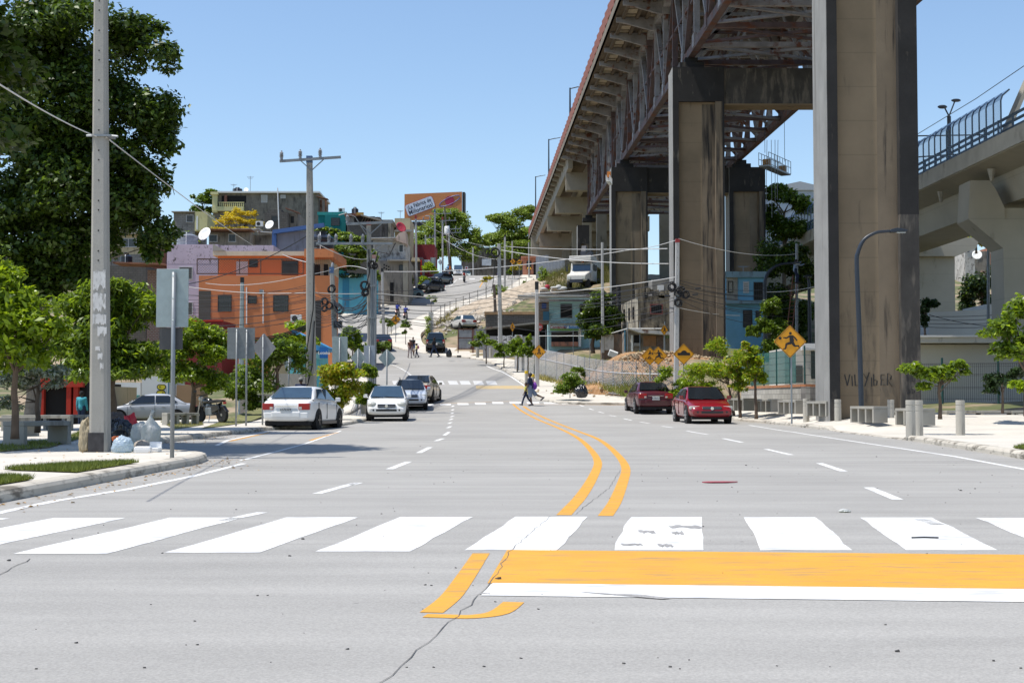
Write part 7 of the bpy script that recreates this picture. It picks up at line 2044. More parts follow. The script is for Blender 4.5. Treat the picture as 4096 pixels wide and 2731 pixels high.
# slope houses far away under the viaduct
for i, (x0, x1, y0, y1, m, lab) in enumerate(((3860, 3900, 985, 1040, W_OLD, 'tiny white house high under the viaduct'), (3900, 3960, 1005, 1060, W_OLDG, 'tiny grey house below the yellow green tree'), (3955, 4000, 990, 1080, W_SALMON, 'tiny pinkish house beside the hammerhead pier'), (3860, 3900, 945, 985, W_TEALL, 'tiny green roofed house under the viaduct edge'))):
 h = House('slope_house', lab, 'house', x0, x1, y0, y1, 205 + i * 3, 5, m, deep=12); h.window(x0 + 8, x0 + 18, y0 + 10, y0 + 24, 'dark')
dish('white dish on the slope houses under the viaduct', 3908, 1022, 203, .7, R(-15))
# block wall with brick coping and green mesh fence near the column
WB = W_BLOCKL
A, B_, C_ = P(2965, 1640, 66), P(3222, 1640, 56.5), P(3268, 1640, 57.2)
t = thing('garden_wall', 'light stone block wall with a red brick coping beside the great column', 'wall', (B_.x, B_.y, B_.z))
for (p, q_, m) in ((A, B_, WB), (B_, C_, W_BLOCK)):
 a_, b_ = p - B_, q_ - B_
 a_.z = b_.z = 0
 L = (b_ - a_).length; an = math.atan2((b_ - a_).y, (b_ - a_).x)
 zt = P(3222, 1546, 56.5).z - B_.z
 o = MB().bb((0, 0, -.6), (L, .2, zt)).obj('wall', m, t); o.location = (a_.x, a_.y, 0); o.rotation_euler = (0, 0, an)
 o = MB().bb((0, -.03, zt), (L, .23, zt + .10)).obj('coping', M('brick coping', (.40, .17, .08), .9, .2, 8), t); o.location = (a_.x, a_.y, 0); o.rotation_euler = (0, 0, an)
GRM = M('green fence wire', (.006, .055, .05), .5, .1); GRS = M('green shade mesh', (.012, .11, .10), .7, .1, 4, alpha=.82)
t = thing('green_fence', 'green mesh fence panel on top of the block wall', 'fence', (B_.x, B_.y, B_.z + zt + .1))
a_ = A - B_; a_.z = 0; c_ = C_ - B_; c_.z = 0; hf = P(3222, 1392, 56.5).z - P(3222, 1536, 56.5).z
mb = MB(); mb.quad(a_ + Vector((0, .08, .05)), Vector((0, .08, .05)) + a_ * .12, Vector((0, .08, hf)) + a_ * .12, a_ + Vector((0, .08, hf))); mb.obj('shade_mesh', GRS, t, fix=False)
for v_ in [a_ * k for k in np.linspace(0, 1, 6)] + [c_]: MB().tube([v_ + Vector((0, .1, 0)), v_ + Vector((0, .1, hf + .1))], .035, 6).obj('post', GRM, t)
mb = MB()
for z in np.linspace(.1, hf, 6): mb.beam(a_ + Vector((0, .1, z)), Vector((0, .1, z)), .012, .012); mb.beam(Vector((0, .1, z)), c_ + Vector((0, .1, z)), .012, .012)
for k in np.linspace(0, 1, 12): mb.beam(c_ * k + Vector((0, .1, 0)), c_ * k + Vector((0, .1, hf)), .008, .008)
mb.obj('wire_mesh', GRM, t)
a, b = P(3660, 1605, 56), P(4250, 1605, 54)
t = thing('wire_fence', 'dark green welded wire fence in front of the pale building', 'fence', a); v = b - a; v.z = 0; hf = P(3660, 1455, 56).z - a.z
mb = MB()
for k in np.arange(0, 1.001, 1 / 70): mb.beam(v * k, v * k + Vector((0, 0, hf)), .01, .01)
for z in (.1, .5, .55, 1.0, 1.05, 1.35, hf - .04, hf): mb.beam(Vector((0, 0, z)), v + Vector((0, 0, z)), .012, .012)
mb.obj('wire_mesh', IRON, t)
for px in (3770, 3994): q_ = P(px, 1600, 55.5) - a; MB().tube([(q_.x, q_.y, -.1), (q_.x, q_.y, hf * 1.15)], .045, 6).obj('post', GRM, t)
# ================================================================ poles, lamps, wires
PAL = M('pale pole concrete', (.47, .46, .44), .8, .07, 1, bump=.15, speck=.06)
WOODG = M('weathered pole wood', (.13, .105, .085), .9, .25, 5, bump=.4)
BLUEP = M('blue pole paint', (.07, .13, .26), .6, .1); REDPP = M('red pole paint', (.30, .03, .03), .6, .1); ORNG = M('orange pole paint', (.62, .16, .01), .6, .1)
INSU = M('grey insulator', (.28, .29, .31), .35, .1)
CABLE = M('black cable', (.012, .012, .014), .6, .1); CABLEW = M('pale cable', (.55, .54, .52), .5, .05)
def upole(label, px, pyb, pyt, d, w0, w1, mat=POLEC, cap=None, capmat=None, round_=False, topx=None, holes=False, z0=None, name='utility_pole', group='utility poles along the street'):
 b = P(px, pyb, d)
 if z0 is not None: b.z = z0
 q = P(topx if topx is not None else px, pyt, d)
 t = thing(name, label, 'utility pole' if name == 'utility_pole' else 'pole', b, 0, group)
 h = q.z - b.z; dx = q.x - b.x
 mb = MB()
 if round_: mb.tube([(0, 0, -.3), (dx, 0, h)], [w0 / 2, w1 / 2], 12)
 else:
  vs = []
  for z, w, x in ((-.3, w0, 0), (h, w1, dx)):
   a = w / 2; c = a * .68
   vs += [(x + p, q_, z) for p, q_ in ((-c, -a), (c, -a), (a, -c), (a, c), (c, a), (-c, a), (-a, c), (-a, -c))]
  mb.add(vs, [tuple(range(7, -1, -1)), tuple(range(8, 16))] + [(i, (i + 1) % 8, 8 + (i + 1) % 8, 8 + i) for i in range(8)])
 mb.obj('pole', mat, t)
 if cap:
  mc = MB(); ch = cap
  mc.box((dx, 0, h - ch / 2 + .01), (w1 * 1.06, w1 * 1.06, ch)); mc.obj('painted_top', capmat, t)
 if holes:
  mh = MB()
  for i in range(26):
   z = h * (.25 + .73 * i / 26); w = w0 + (w1 - w0) * z / h
   mh.box((dx * z / h + .02 * (-1) ** i * 0, -w / 2 - .0005, z + .06 * (i % 3)), (.022, .004, .022))
  mh.obj('bolt_hole', DARK, t)
 return t, h, dx
def crossarm(t, x0, x1, z0, z1, ins=(), brace=True, zc=None, y=-.16):
 MB().beam((x0, y, z0), (x1, y, z1), .09, .11).obj('crossarm', STEEL, t)
 for x in ins:
  z = z0 + (z1 - z0) * (x - x0) / (x1 - x0)
  MB().lathe([(.07, .05), (.06, .16), (.10, .18), (.05, .21), (.10, .24), (.05, .27), (.10, .30), (.05, .33), (.09, .36), (.04, .40), (.03, .46)], (x, y, z), 10).obj('insulator', INSU, t)
 if brace:
  for s in (-1, 1):
   xm = s * .55; z = z0 + (z1 - z0) * (xm - x0) / (x1 - x0)
   MB().beam((xm, y, z), (0, y * .8, z - .5), .04, .04).obj('brace', STEEL, t)
# the near tall pole with torn posters
t, h, dx = upole('tall square concrete pole with peeling white poster scraps at the left', 401, 1808, -560, 23.3, .305, .165, holes=True, topx=405, group=None)
MB().box((.0, 0, P(400, 548, 23.3).z - t.location.z), (.30, .30, .03)).tube([(-.16, -.1, P(400, 548, 23.3).z - t.location.z), (-.26, -.1, P(400, 548, 23.3).z - t.location.z)], .02, 6).tube([(.14, -.1, P(400, 548, 23.3).z - t.location.z), (.26, -.12, P(400, 552, 23.3).z - t.location.z)], .02, 6).obj('clamp_band', STEEL, t)
rp = random.Random(4)
PAPER = M('torn white poster', (.60, .59, .57), .9, .1, 6, stain=.5, stainc=(.30, .29, .27), sscale=(9, 9, 3))
for y0, y1, a, b in ((1080, 1168, -.11, .09), (1170, 1255, -.11, .10), (1256, 1305, -.11, .11), (1306, 1350, -.03, .12), (1385, 1405, -.06, .02), (1412, 1440, -.02, .06), (1450, 1482, .02, .08)):
 z0, z1 = P(400, y1, 23.3).z - t.location.z, P(400, y0, 23.3).z - t.location.z
 pts = []; n = 12
 for i in range(n): pts.append((a + (b - a) * i / (n - 1), z0 + rp.uniform(0, .35) * (z1 - z0)))
 for i in range(n): pts.append((b + (a - b) * i / (n - 1), z1 - rp.uniform(0, .12) * (z1 - z0)))
 w = .305 - .14 * ((z0 + z1) / 2) / h
 MB().prism(pts, -w / 2 - .006, -w / 2 - .002).obj('poster_scrap', PAPER, t)
MB().bb((-.158, -.156, 0), (.10, -.153, .32)).obj('soot_stain', M('soot', (.05, .048, .05), .95, .4, 9), t)
# the T topped pole
t, h, dx = upole('T topped concrete pole with three insulators behind the white saloon car', 1246, 1560, 626, 62, .44, .24, cap=.30, capmat=BLUEP, topx=1238, holes=True)
mm = F / 62
crossarm(t, (1115 - 1246) / mm, (1360 - 1246) / mm, h - .24, h - .06, [(1122 - 1246) / mm, (1197 - 1246) / mm, (1277 - 1246) / mm])
MB().tube([(-.2, -.25, 0), (-.22, -.25, 1.5), (.08, -.22, 3.5), (.12, -.2, 5.5)], .025, 5).tube([(-.2, -.25, 0), (.05, -.24, 1.0), (.14, -.22, 3)], .025, 5).obj('riser_cable', CABLE, t)
t, h, dx = upole('slim pale blue pole in front of the orange house', 964, 1650, 1110, 75, .30, .17, M('bluish pole concrete', (.33, .38, .38), .8, .08), cap=.28, capmat=BLACK, topx=969)
t, h, dx = upole('blue topped pole wrapped in black cable coils', 1350, 1560, 1070, 85, .38, .25, cap=.35, capmat=BLUEP, topx=1327)
MB().lathe([(.06, 0), (.09, .05), (.09, .15), (.05, .3)], (dx + .05, 0, h), 10).obj('insulator', INSU, t)
COILS = []
def coil(par, x, z, r, y=-.25, n=5, th=.025, name='cable_coil'):
 mb = MB(); rc = random.Random(int(x * 100 + z * 10))
 for i in range(n):
  rr = r * rc.uniform(.88, 1.08); ox, oz = rc.uniform(-.05, .05), rc.uniform(-.05, .05)
  mb.tube([(x + ox + rr * math.cos(a) * .92, y + rc.uniform(-.05, .05), z + oz + rr * math.sin(a)) for a in np.linspace(0, 2 * math.pi, 17)], th, 5)
 return mb.obj(name, CABLE, par)
def rel(t, px, py, d): q = P(px, py, d); return q.x - t.location.x, q.z - t.location.z
for px, py, r in ((1328, 1158, .21), (1302, 1208, .2), (1318, 1225, .2), (1300, 1235, .17), (1362, 1240, .24), (1355, 1228, .2)):
 x, z = rel(t, px, py, 85); coil(t, x, z, r)
MB().bb((-.2, -.35, rel(t, 0, 1312, 85)[1]), (.25, .2, rel(t, 0, 1285, 85)[1])).obj('junction_box', BLACKP, t)
t, h, dx = upole('concrete pole with two crossarms and steel cable pipes on the stone plinth', 1483, 1540, 888, 66.5, .28, .19, cap=.16, capmat=REDPP, topx=1475)
mm = F / 66.5
crossarm(t, (1384 - 1483) / mm, (1570 - 1483) / mm, h - .12, h - .02, [(1388 - 1483) / mm])
zz = rel(t, 0, 976, 66.5)[1]
crossarm(t, (1264 - 1483) / mm, (1570 - 1483) / mm, zz, zz, [(k - 1483) / mm for k in (1276, 1315, 1343, 1403, 1450)], y=-.2)
MB().tube([(dx - .1, -.1, h - .6), (dx - .6, -.3, h + .2), (dx - 1.0, -.5, h + .35), (dx - 1.35, -.5, h + .25)], .025, 6).obj('lamp_arm', STEEL, t)
mb = MB()
for x, r in ((.03, .05), (.12, .045), (.22, .06)): mb.tube([(x, -.2, 0), (x, -.2, rel(t, 0, 1078, 66.5)[1])], r, 8)
for z in (1.6, 3.1, 4.6): mb.bb((-.12, -.27, z), (.3, -.12, z + .05))
mb.obj('cable_pipe', STEEL, t)
x, z = rel(t, 1462, 1145, 66.5); coil(t, x, z, .2, n=7); coil(t, x + .02, z - .3, .15, n=7); coil(t, x + .5, z + .9, .12); x, z = rel(t, 1490, 1060, 66.5); coil(t, x, z, .16, -.3)
MB().tube([(.1, -.2, rel(t, 0, 1085, 66.5)[1]), (.35, -.3, rel(t, 0, 1010, 66.5)[1]), (.9, -.3, rel(t, 0, 1020, 66.5)[1]), (1.15, -.3, rel(t, 0, 975, 66.5)[1])], .03, 6).tube([(-.1, -.2, rel(t, 0, 1000, 66.5)[1]), (-.05, -.25, rel(t, 0, 1090, 66.5)[1]), (-.35, -.25, rel(t, 0, 1190, 66.5)[1])], .025, 6).obj('riser_cable', CABLE, t)
t, h, dx = upole('short pole with a red wrapped top behind the steel pipes', 1496, 1500, 1020, 80, .25, .2, PAL, cap=.22, capmat=M('faded red wrap', (.36, .2, .18), .8, .2))
t, h, dx = upole('slim square pole with a black cap on the upper verge', 1535, 1357, 1074, 143, .30, .24, PAL, cap=.35, capmat=BLACK, topx=1529)
for lab, px, pyb, pyt, d, w0, w1, mat, cap, cm, tx, arms in (
 ('grey pole with a red grey top beside the shabby white house', 1666, 1172, 862, 195, .34, .26, PAL, .5, REDPP, 1663, [(-.4, 2.0, .7)]),
 ('pole with a crossarm and street lamp in front of the billboard', 1741, 1082, 838, 225, .34, .24, PAL, .5, BLUEP, 1739, [(-.3, 2.6, .7)]),
 ('red topped pole right of the billboard text', 1771, 1090, 868, 220, .30, .22, PAL, .5, REDPP, 1770, [(-.3, 2.1, .6)]),
 ('blue topped pole with double crossarms by the van', 1797, 1085, 902, 232, .28, .22, PAL, .4, BLUEP, 1796, [(-.2, 2.1, .6), (-.2, 2.0, 1.2)]),
 ('short pole with a bracket behind the maroon house', 1703, 1090, 940, 240, .26, .22, PAL, 0, None, 1702, [(-.2, 1.4, .5)]),
 ('pale plain pole at the crest of the road', 1893, 1108, 990, 240, .28, .24, PAL, 0, None, 1892, []),
 ('thick grey pole with a cable coil at its top near the tin gate', 2002, 1416, 975, 118, .38, .27, PAL, 0, None, 1996, []),
 ('tall pale pole near the far pair of yellow signs', 2019, 1150, 940, 200, .32, .26, PAL, .3, BLACK, 2020, []),
 ('thin pole behind the far pair of yellow signs', 2049, 1113, 965, 230, .24, .2, PAL, 0, None, 2049, []),
 ('thin black topped pole carrying a crossing sign on the right pavement', 2149, 1546, 1127, 89.5, .27, .22, PAL, .5, BLACK, 2147, []),
 ('grey pole standing in the dark tree by the blue shop', 2411, 1395, 970, 107, .24, .18, PAL, 0, None, 2409, []),
 ('red topped pole with hanging cable coils beside the second column', 2704, 1560, 957, 71, .25, .2, PAL, .18, REDPP, 2710, []),
 ('slim pole before the first bridge bent', 2116, 1110, 970, 215, .2, .18, PAL, 0, None, 2115, [])):
 t, h, dx = upole(lab, px, pyb, pyt, d, w0, w1, mat, cap, cm, topx=tx, holes=d < 80)
 for a, b, dz in arms: crossarm(t, a, b, h - dz, h - dz + .05, [a + (b - a) * .55, b - .2], brace=True)
 if px == 1741: MB().tube([(0, -.1, h - 1.4), (-.9, -.3, h - 1.1)], .04, 5).ball((-1.2, -.35, h - 1.1), (.45, .12, .1), 10, 6).obj('street_lamp', STEEL, t)
 if px == 2002:
  coil(t, dx - .3, h - .75, .36, n=9, th=.03); MB().tube([(dx - .3, -.2, h - 1.1), (dx - .45, -.2, h - 3), (dx - .6, -.2, h - 4)], .03, 5).obj('riser_cable', CABLE, t)
 if px == 2704:
  for cx, cy, r in ((2687, 1148, .19), (2741, 1181, .17), (2710, 1212, .18), (2712, 1175, .2), (2722, 1163, .17)):
   x, z = rel(t, cx, cy, 71); coil(t, x, z, r, -.2, n=6)
  for cx, cy in ((2668, 1187), (2790, 1156), (2778, 1181)):
   x, z = rel(t, cx, cy, 71); MB().tube([(x - .14, -.2, z), (x + .14, -.2, z + .02)], .05, 8).obj('splice_box', BLACKP, t)
t, h, dx = upole('leaning wooden pole with an orange painted base and white transformer', 1803, 1112, 825, 228, .36, .24, WOODG, round_=True, topx=1778)
MB().tube([(0, 0, -.1), (-.22, 0, 1.9)], [.24, .23], 12).obj('painted_base', ORNG, t)
MB().lathe([(.4, 0), (.42, .1), (.42, 1.2), (.3, 1.3)], (-.6, -.5, h - 4.6), 14).obj('transformer', WHITE, t, smooth=True)
t, h, dx = upole('broken weathered wooden post on the upper pavement', 1985, 1300, 1138, 135, .30, .26, WOODG, topx=1976, name='wooden_post', group=None)
t, h, dx = upole('dark burnt post tangled in wires left of the ruin', 2478, 1330, 1138, 112, .26, .3, BLACK, name='wooden_post', group=None, topx=2474)
t, h, dx = upole('steel pole with the climbing worker and ladder', 3186, 1480, 975, 100, .22, .20, STEEL, round_=True, topx=3187)
lad = thing('ladder', 'long wooden ladder leaning on the steel pole', 'ladder', P(3146, 1440, 98.6))
e = P(3182, 1100, 99.7) - lad.location; mb = MB(); sx = Vector((.18, -.05, 0))
for s in (-1, 1): mb.beam(sx * s, e + sx * s * .9, .05, .08)
for i in range(1, 22): mb.tube([e * (i / 22) - sx, e * (i / 22) + sx], .018, 5)
mb.obj('ladder_frame', M('ladder wood', (.22, .09, .06), .8, .15), lad)
t, h, dx = upole('tall steel pole in front of the white building at the right', 3953, 1330, 958, 90, .2, .17, STEEL, round_=True)
t, h, dx = upole('slim concrete pole behind the great right column', 3700, 1330, 1060, 85, .2, .17, POLEC) if False else (None, 0, 0)
# curved street lamps
def curved_lamp(label, px, pyb, d, pts, r0, head=True):
 b = P(px, pyb, d); t = thing('street_lamp', label, 'street lamp', b, 0, 'curved dark street lamps')
 q = [P(x, y, d) - b for x, y in pts]
 q = [Vector((0, 0, -.2))] + [Vector(v) for v in smooth([tuple(v) for v in q], 4)]
 n = len(q)
 MB().tube(q, [r0 * (1.15 - .6 * i / n) for i in range(n)], 10).obj('pole', DKSTEEL, t, smooth=True)
 if head:
  e = q[-1]; MB().prism([(e.x - .12, e.z - .06), (e.x + .42, e.z - .03), (e.x + .45, e.z + .03), (e.x + .1, e.z + .10), (e.x - .12, e.z + .05)], -.13, .13).obj('lamp_head', DKSTEEL, t, bevel=.02)
  MB().bb((e.x + .08, -.1, e.z - .075), (e.x + .38, .1, e.z - .05)).obj('lamp_glass', LAMPW, t)
curved_lamp('curved dark street lamp standing before the great right column', 3446, 1690, 48, [(3446, 1640), (3436, 1300), (3427, 1060), (3432, 1010), (3455, 960), (3500, 932), (3540, 926), (3575, 924)], .078)
curved_lamp('curved dark street lamp in front of the light blue apartment house', 3060, 1440, 92, [(3060, 1400), (3060, 1250), (3060, 1140), (3068, 1100), (3095, 1070), (3130, 1056), (3175, 1053)], .13)
curved_lamp('street lamp with a bright curved tip nearest the column edge', 3240, 1400, 96, [(3240, 1390), (3237, 1200), (3236, 1140), (3232, 1115), (3222, 1106)], .12)
# ---- wires: each cable is a thing of its own
NW = [0]
def wire(label, a, b, sag=.3, r=.016, mat=None, group=None, mid=None):
 A, B = P(*a), P(*b)
 pts = []
 n = 12
 for i in range(n + 1):
  k = i / n
  q = A.lerp(B, k); q.z -= sag * 4 * k * (1 - k)
  pts.append(q)
 o = MB().tube(pts, r, 5).obj('cable', mat or CABLE, None)
 NW[0] += 1
 return tag(o, label, 'cable', group)
GR = 'overhead cables strung along the street'
wire('pale stay wire from the upper left corner to the tall near pole', (-120, 262, 13), (388, 548, 23.2), .05, .009, CABLEW)
wire('pale stay wire sloping right from the tall near pole to the hill', (425, 550, 23.2), (1030, 992, 78), .1, .012, CABLEW)
z2_ = lambda x, y: (600 + x * .4464, 700 + y * .4464)
rw = random.Random(9)
for (x0, y0, d0_), (x1, y1, d1_), sg, r, m, lab in (
 ((350, 975, 70), (1410, 545, 63), .3, .022, CABLE, 'black cable rising steeply across the orange house to the T topped pole'),
 ((500, 970, 76), (1410, 893, 63), .25, .014, CABLEW, 'pale cable crossing the orange house under its terrace'),
 ((350, 1003, 70), (1470, 1052, 63.5), .15, .016, CABLEW, 'straight pale cable across the lower windows of the orange house'),
 ((1440, 890, 63), (1620, 850, 85), .02, .016, CABLEW, 'short pale cable from the T topped pole to the blue topped pole'),
 ((1650, 848, 85), (1955, 850, 67), -.2, .018, CABLEW, 'arched pale cable from the blue topped pole to the pipe pole'),
 ((1470, 1052, 63.5), (1950, 1058, 67), .05, .018, CABLEW, 'straight pale cable passing behind the blue topped pole'),
 ((1130, 680, 140), (1400, 780, 63), .1, .02, CABLEW, 'pale service wire from the blue rimmed house to the T topped pole'),
 ((1490, 610, 66.5), (1960, 750, 118), .3, .022, CABLEW, 'pale cable sagging below the crossarm to the pole on the right'),
 ((290, 1490, 60), (690, 1462, 60), .05, .03, CABLE, 'thick black cable above the low street tree')):
 wire(lab, (*z2_(x0, y0), d0_), (*z2_(x1, y1), d1_), sg, r, m)
for i in range(15):
 y0 = 1010 + i * 24 + rw.uniform(-8, 8); y1 = 985 + i * 23 + rw.uniform(-14, 14)
 wire('thin black cable of the bundle crossing the orange house', (*z2_(330, y0 + 60), 66 + rw.uniform(0, 10)), (*z2_(1425, y1), 63), rw.uniform(.05, .3), .010, CABLE, 'thin cables crossing the orange house')
for i in range(4): wire('thick black cable dropping left from the T topped pole', (*z2_(905, 1462 + i * 14), 58), (*z2_(1418, 1330 + i * 12), 62.5), .15, .024, CABLE, 'thick cables below the orange house')
for i in range(11):
 y0 = 1045 + i * 30 + rw.uniform(-14, 14)
 wire('black cable between the T topped pole and the blue topped pole', (*z2_(1470, y0), 62.5), (*z2_(1640, 1080 + i * 26 + rw.uniform(-20, 20)), 85), rw.uniform(.0, .25), .016, CABLE, 'cables between T topped and blue topped poles')
for i in range(22):
 y0 = 1090 + i * 12 + rw.uniform(-25, 25); y1 = 1040 + i * 14 + rw.uniform(-30, 30)
 wire('black cable sagging between the blue topped pole and the pipe pole', (*z2_(1650, y0), 85), (*z2_(1955, y1), 66.8), rw.uniform(.1, .9), .014 if i % 4 else .026, CABLE, 'sagging cables between blue topped and pipe poles')
for i in range(10):
 y0 = 1145 + i * 12 + rw.uniform(-10, 10)
 wire('black cable crossing the upper road to the grey pole', (1505, y0 + 20, 67), (1997, 1108 + i * 22 + rw.uniform(-10, 10), 118), rw.uniform(.2, .7), .016, CABLE, 'cables crossing the upper road')
for (a, b, sg, m, r, lab) in (
 ((1535, 1086, 143), (2517, 1000, 105), .5, CABLEW, .03, 'long pale cable from the slim square pole towards the bridge columns'),
 ((1505, 1174, 67), (2145, 1190, 89), .15, CABLEW, .022, 'straight pale cable over the road at the height of the parked dark cars'),
 ((2096, 1175, 89), (2700, 1109, 71), .15, CABLEW, .02, 'pale cable from the black topped pole to the red topped pole'),
 ((2004, 1000, 118), (2675, 1055, 95), .3, CABLEW, .03, 'twisted pale cable sloping down across the bridge columns'),
 ((2020, 985, 200), (2670, 995, 90), .2, CABLEW, .03, 'straight pale cable high across the bridge columns'),
 ((2517, 1000, 105), (2708, 960, 71), .1, CABLEW, .02, 'pale cable rising to the head of the red topped pole'),
 ((2715, 955, 71), (3190, 1015, 100), .4, CABLEW, .02, 'pale cable from the red topped pole to the steel pole'),
 ((2720, 1232, 71), (2960, 1262, 100), .1, CABLEW, .016, 'pale low cable right of the red topped pole'),
 ((3060, 1168, 98), (3262, 1146, 90), .1, CABLEW, .02, 'pale cable behind the running child sign'),
 ((3715, 1258, 98), (3960, 1305, 75), .1, CABLE, .02, 'dark cable sloping down across the white building')):
 wire(lab, a, b, sg, r, m)
for i in range(9):
 wire('dark cable from the grey pole to the red topped pole', (2010, 1150 + i * 18 + rw.uniform(-6, 6), 117.5), (2702, 1120 + i * 14 + rw.uniform(-12, 12), 71), rw.uniform(.2, .9), .016, CABLE, 'cables between the grey and red topped poles')
for i in range(6):
 wire('dark cable from the blue shop towards the burnt post', (2200, 1260 + i * 18, 112), (2476, 1160 + i * 20 + rw.uniform(-10, 10), 111.5), rw.uniform(.1, .5), .014, CABLE, 'cables in front of the blue shop')
for i in range(8):
 wire('dark cable running right from the red topped pole', (2718, 1122 + i * 11, 71), (3200, 1128 + i * 22 + rw.uniform(-8, 8), 100), rw.uniform(.3, .8), .016, CABLE, 'cables right of the red topped pole')
for i in range(4):
 wire('dark cable crossing the white building at the right', (3640, 1262 + i * 14, 95), (4000, 1258 + i * 16, 90), .1, .016, CABLE, 'cables across the white building')
for i in range(8):
 d0_ = 190 + i * 5; x0 = (1666, 1741, 1771, 1797)[i % 4]
 wire('cable between the poles on the hill', (x0, 880 + i * 12, 195 if x0 == 1666 else 223), (1893 if i % 2 else 2019, 990 + i * 8, 240 if i % 2 else 200), .9, .025, CABLE if i % 3 else CABLEW, 'cables between the poles on the hill')
# ================================================================ signs, benches, bollards, rubbish, fences
def diamond(cx=0, cz=0, r=.5, y0=0, y1=.02, rnd=.06):
 o = []
 for a in (90, 180, 270, 0):
  c, s = math.cos(R(a)), math.sin(R(a))
  k = rnd * r
  px, pz = c * r, s * r
  for t in (1, -1):
   o.append((px + math.cos(R(a - t * 135)) * k, pz + math.sin(R(a - t * 135)) * k))
 return [(cx + x, cz + z) for x, z in o]
def glyph(mb, kind, r, y):
 n = [0]
 def poly(pts):
  n[0] += 1
  mb.prism([(x * r, z * r) for x, z in pts], y - .006 - .0006 * n[0], y - .0006 * n[0])
 def limb(a, b, w0, w1):
  d = Vector((b[0] - a[0], b[1] - a[1])).normalized(); s = Vector((-d.y, d.x))
  poly([(a[0] + s.x * w0, a[1] + s.y * w0), (b[0] + s.x * w1, b[1] + s.y * w1), (b[0] - s.x * w1, b[1] - s.y * w1), (a[0] - s.x * w0, a[1] - s.y * w0)])
 def disc(c, q): poly([(c[0] + q * math.cos(a), c[1] + q * math.sin(a)) for a in np.linspace(0, 2 * math.pi, 14, endpoint=False)])
 if kind == 'child':
  disc((.02, .50), .085); disc((-.60, .20), .085)
  poly([(-.06, .38), (.14, .38), (.24, .10), (.20, -.12), (.02, -.14), (-.02, .05)])
  limb((-.02, .34), (-.22, .20), .05, .04); limb((-.22, .21), (-.42, .24), .045, .03)
  limb((.14, .35), (.30, .22), .05, .04); limb((.30, .22), (.43, .05), .045, .035)
  limb((.04, -.08), (-.24, -.16), .09, .06); limb((-.22, -.14), (-.28, -.42), .06, .045); limb((-.27, -.42), (-.42, -.46), .04, .03)
  limb((.15, -.08), (.28, -.28), .09, .055); limb((.27, -.27), (.52, -.26), .05, .04); limb((.51, -.25), (.54, -.38), .035, .025)
 elif kind == 'walk':
  disc((.0, .52), .075); poly([(-.08, .42), (.08, .42), (.07, .08), (-.06, .08)])
  limb((-.06, .38), (-.2, .14), .035, .03); limb((.06, .38), (.2, .16), .035, .03)
  limb((-.02, .1), (-.17, -.28), .05, .04); limb((.03, .1), (.2, -.26), .05, .04)
  for i in range(5):
   x = -.48 + .24 * i; poly([(x - .06, -.36), (x + .05, -.36), (x + .10 - .02 * i, -.12), (x + .03 - .02 * i, -.12)])
 else:
  poly([(-.58, -.12), (.58, -.12), (.58, .12), (.3, .14)] + [(.26 * math.cos(a) + .02, .14 + .20 * math.sin(a)) for a in np.linspace(.2, math.pi - .2, 8)] + [(-.3, .12), (-.58, .12)])
def sign(label, px, py, d, half_px, kind, base_py, sq=1.0, post=STEELD, turn=0.0, on_pole=False, postx=None, group='yellow diamond road signs'):
 c = P(px, py, d); m = F / d
 g = P(postx if postx is not None else px, base_py, d)
 t = thing('road_sign', label, 'road sign', (c.x, c.y, g.z), R(turn), group)
 zc = c.z - g.z; r = half_px / m
 MB().prism([(x * sq, z + zc) for x, z in diamond(0, 0, r)], -.012, .012).obj('panel', YELLOW, t)
 o = MB()
 glyph(o, kind, r, -.016)
 gm = o.obj('symbol', SIGNK, t); gm.location = (0, 0, zc); gm.scale = (sq, 1, 1)
 mb = MB(); dd = diamond(0, 0, r * .95)
 for i in range(len(dd)):
  a, b = dd[i], dd[(i + 1) % len(dd)]
  mb.beam((a[0] * sq, -.014, a[1] + zc), (b[0] * sq, -.014, b[1] + zc), .012, .012)
 mb.obj('border', SIGNK, t)
 if not on_pole: MB().tube([(0 if postx is None else g.x - c.x, .045, -.1), (0 if postx is None else g.x - c.x, .045, zc + r * .6)], .03 if d < 60 else .035, 8).obj('post', post, t)
 return t
sign('largest yellow running child sign in front of the great column', 3160, 1366, 49.5, 66, 'child', 1683, postx=3168)
sign('yellow running child sign overlapping a crossing sign by the maroon car', 2633, 1422, 71.4, 38, 'child', 1590)
sign('yellow crossing sign half covered by the running child sign', 2600, 1424, 72.2, 37, 'walk', 1590)
sign('yellow speed hump sign half hidden by the kerbside tree', 2735, 1416, 66, 43, 'bump', 1600)
sign('yellow running child sign turned sideways in front of the ruin', 2657, 1320, 98, 22, 'child', 1412, sq=.72)
sign('yellow crossing sign fixed to the thin black topped pole', 2156, 1407, 89.2, 29, 'walk', 1546, on_pole=True)
sign('yellow crossing sign turned edgewise before the graffiti wall', 2050, 1308, 119, 20, 'walk', 1400, sq=.55)
sign('yellow crossing sign on the upper verge above the walking women', 1583, 1278, 139, 21, 'walk', 1378)
sign('left of the two yellow signs far up by the crest', 2051, 1046, 213, 12, 'walk', 1130)
sign('right of the two yellow signs far up by the crest', 2077, 1048, 213, 12, 'bump', 1130)
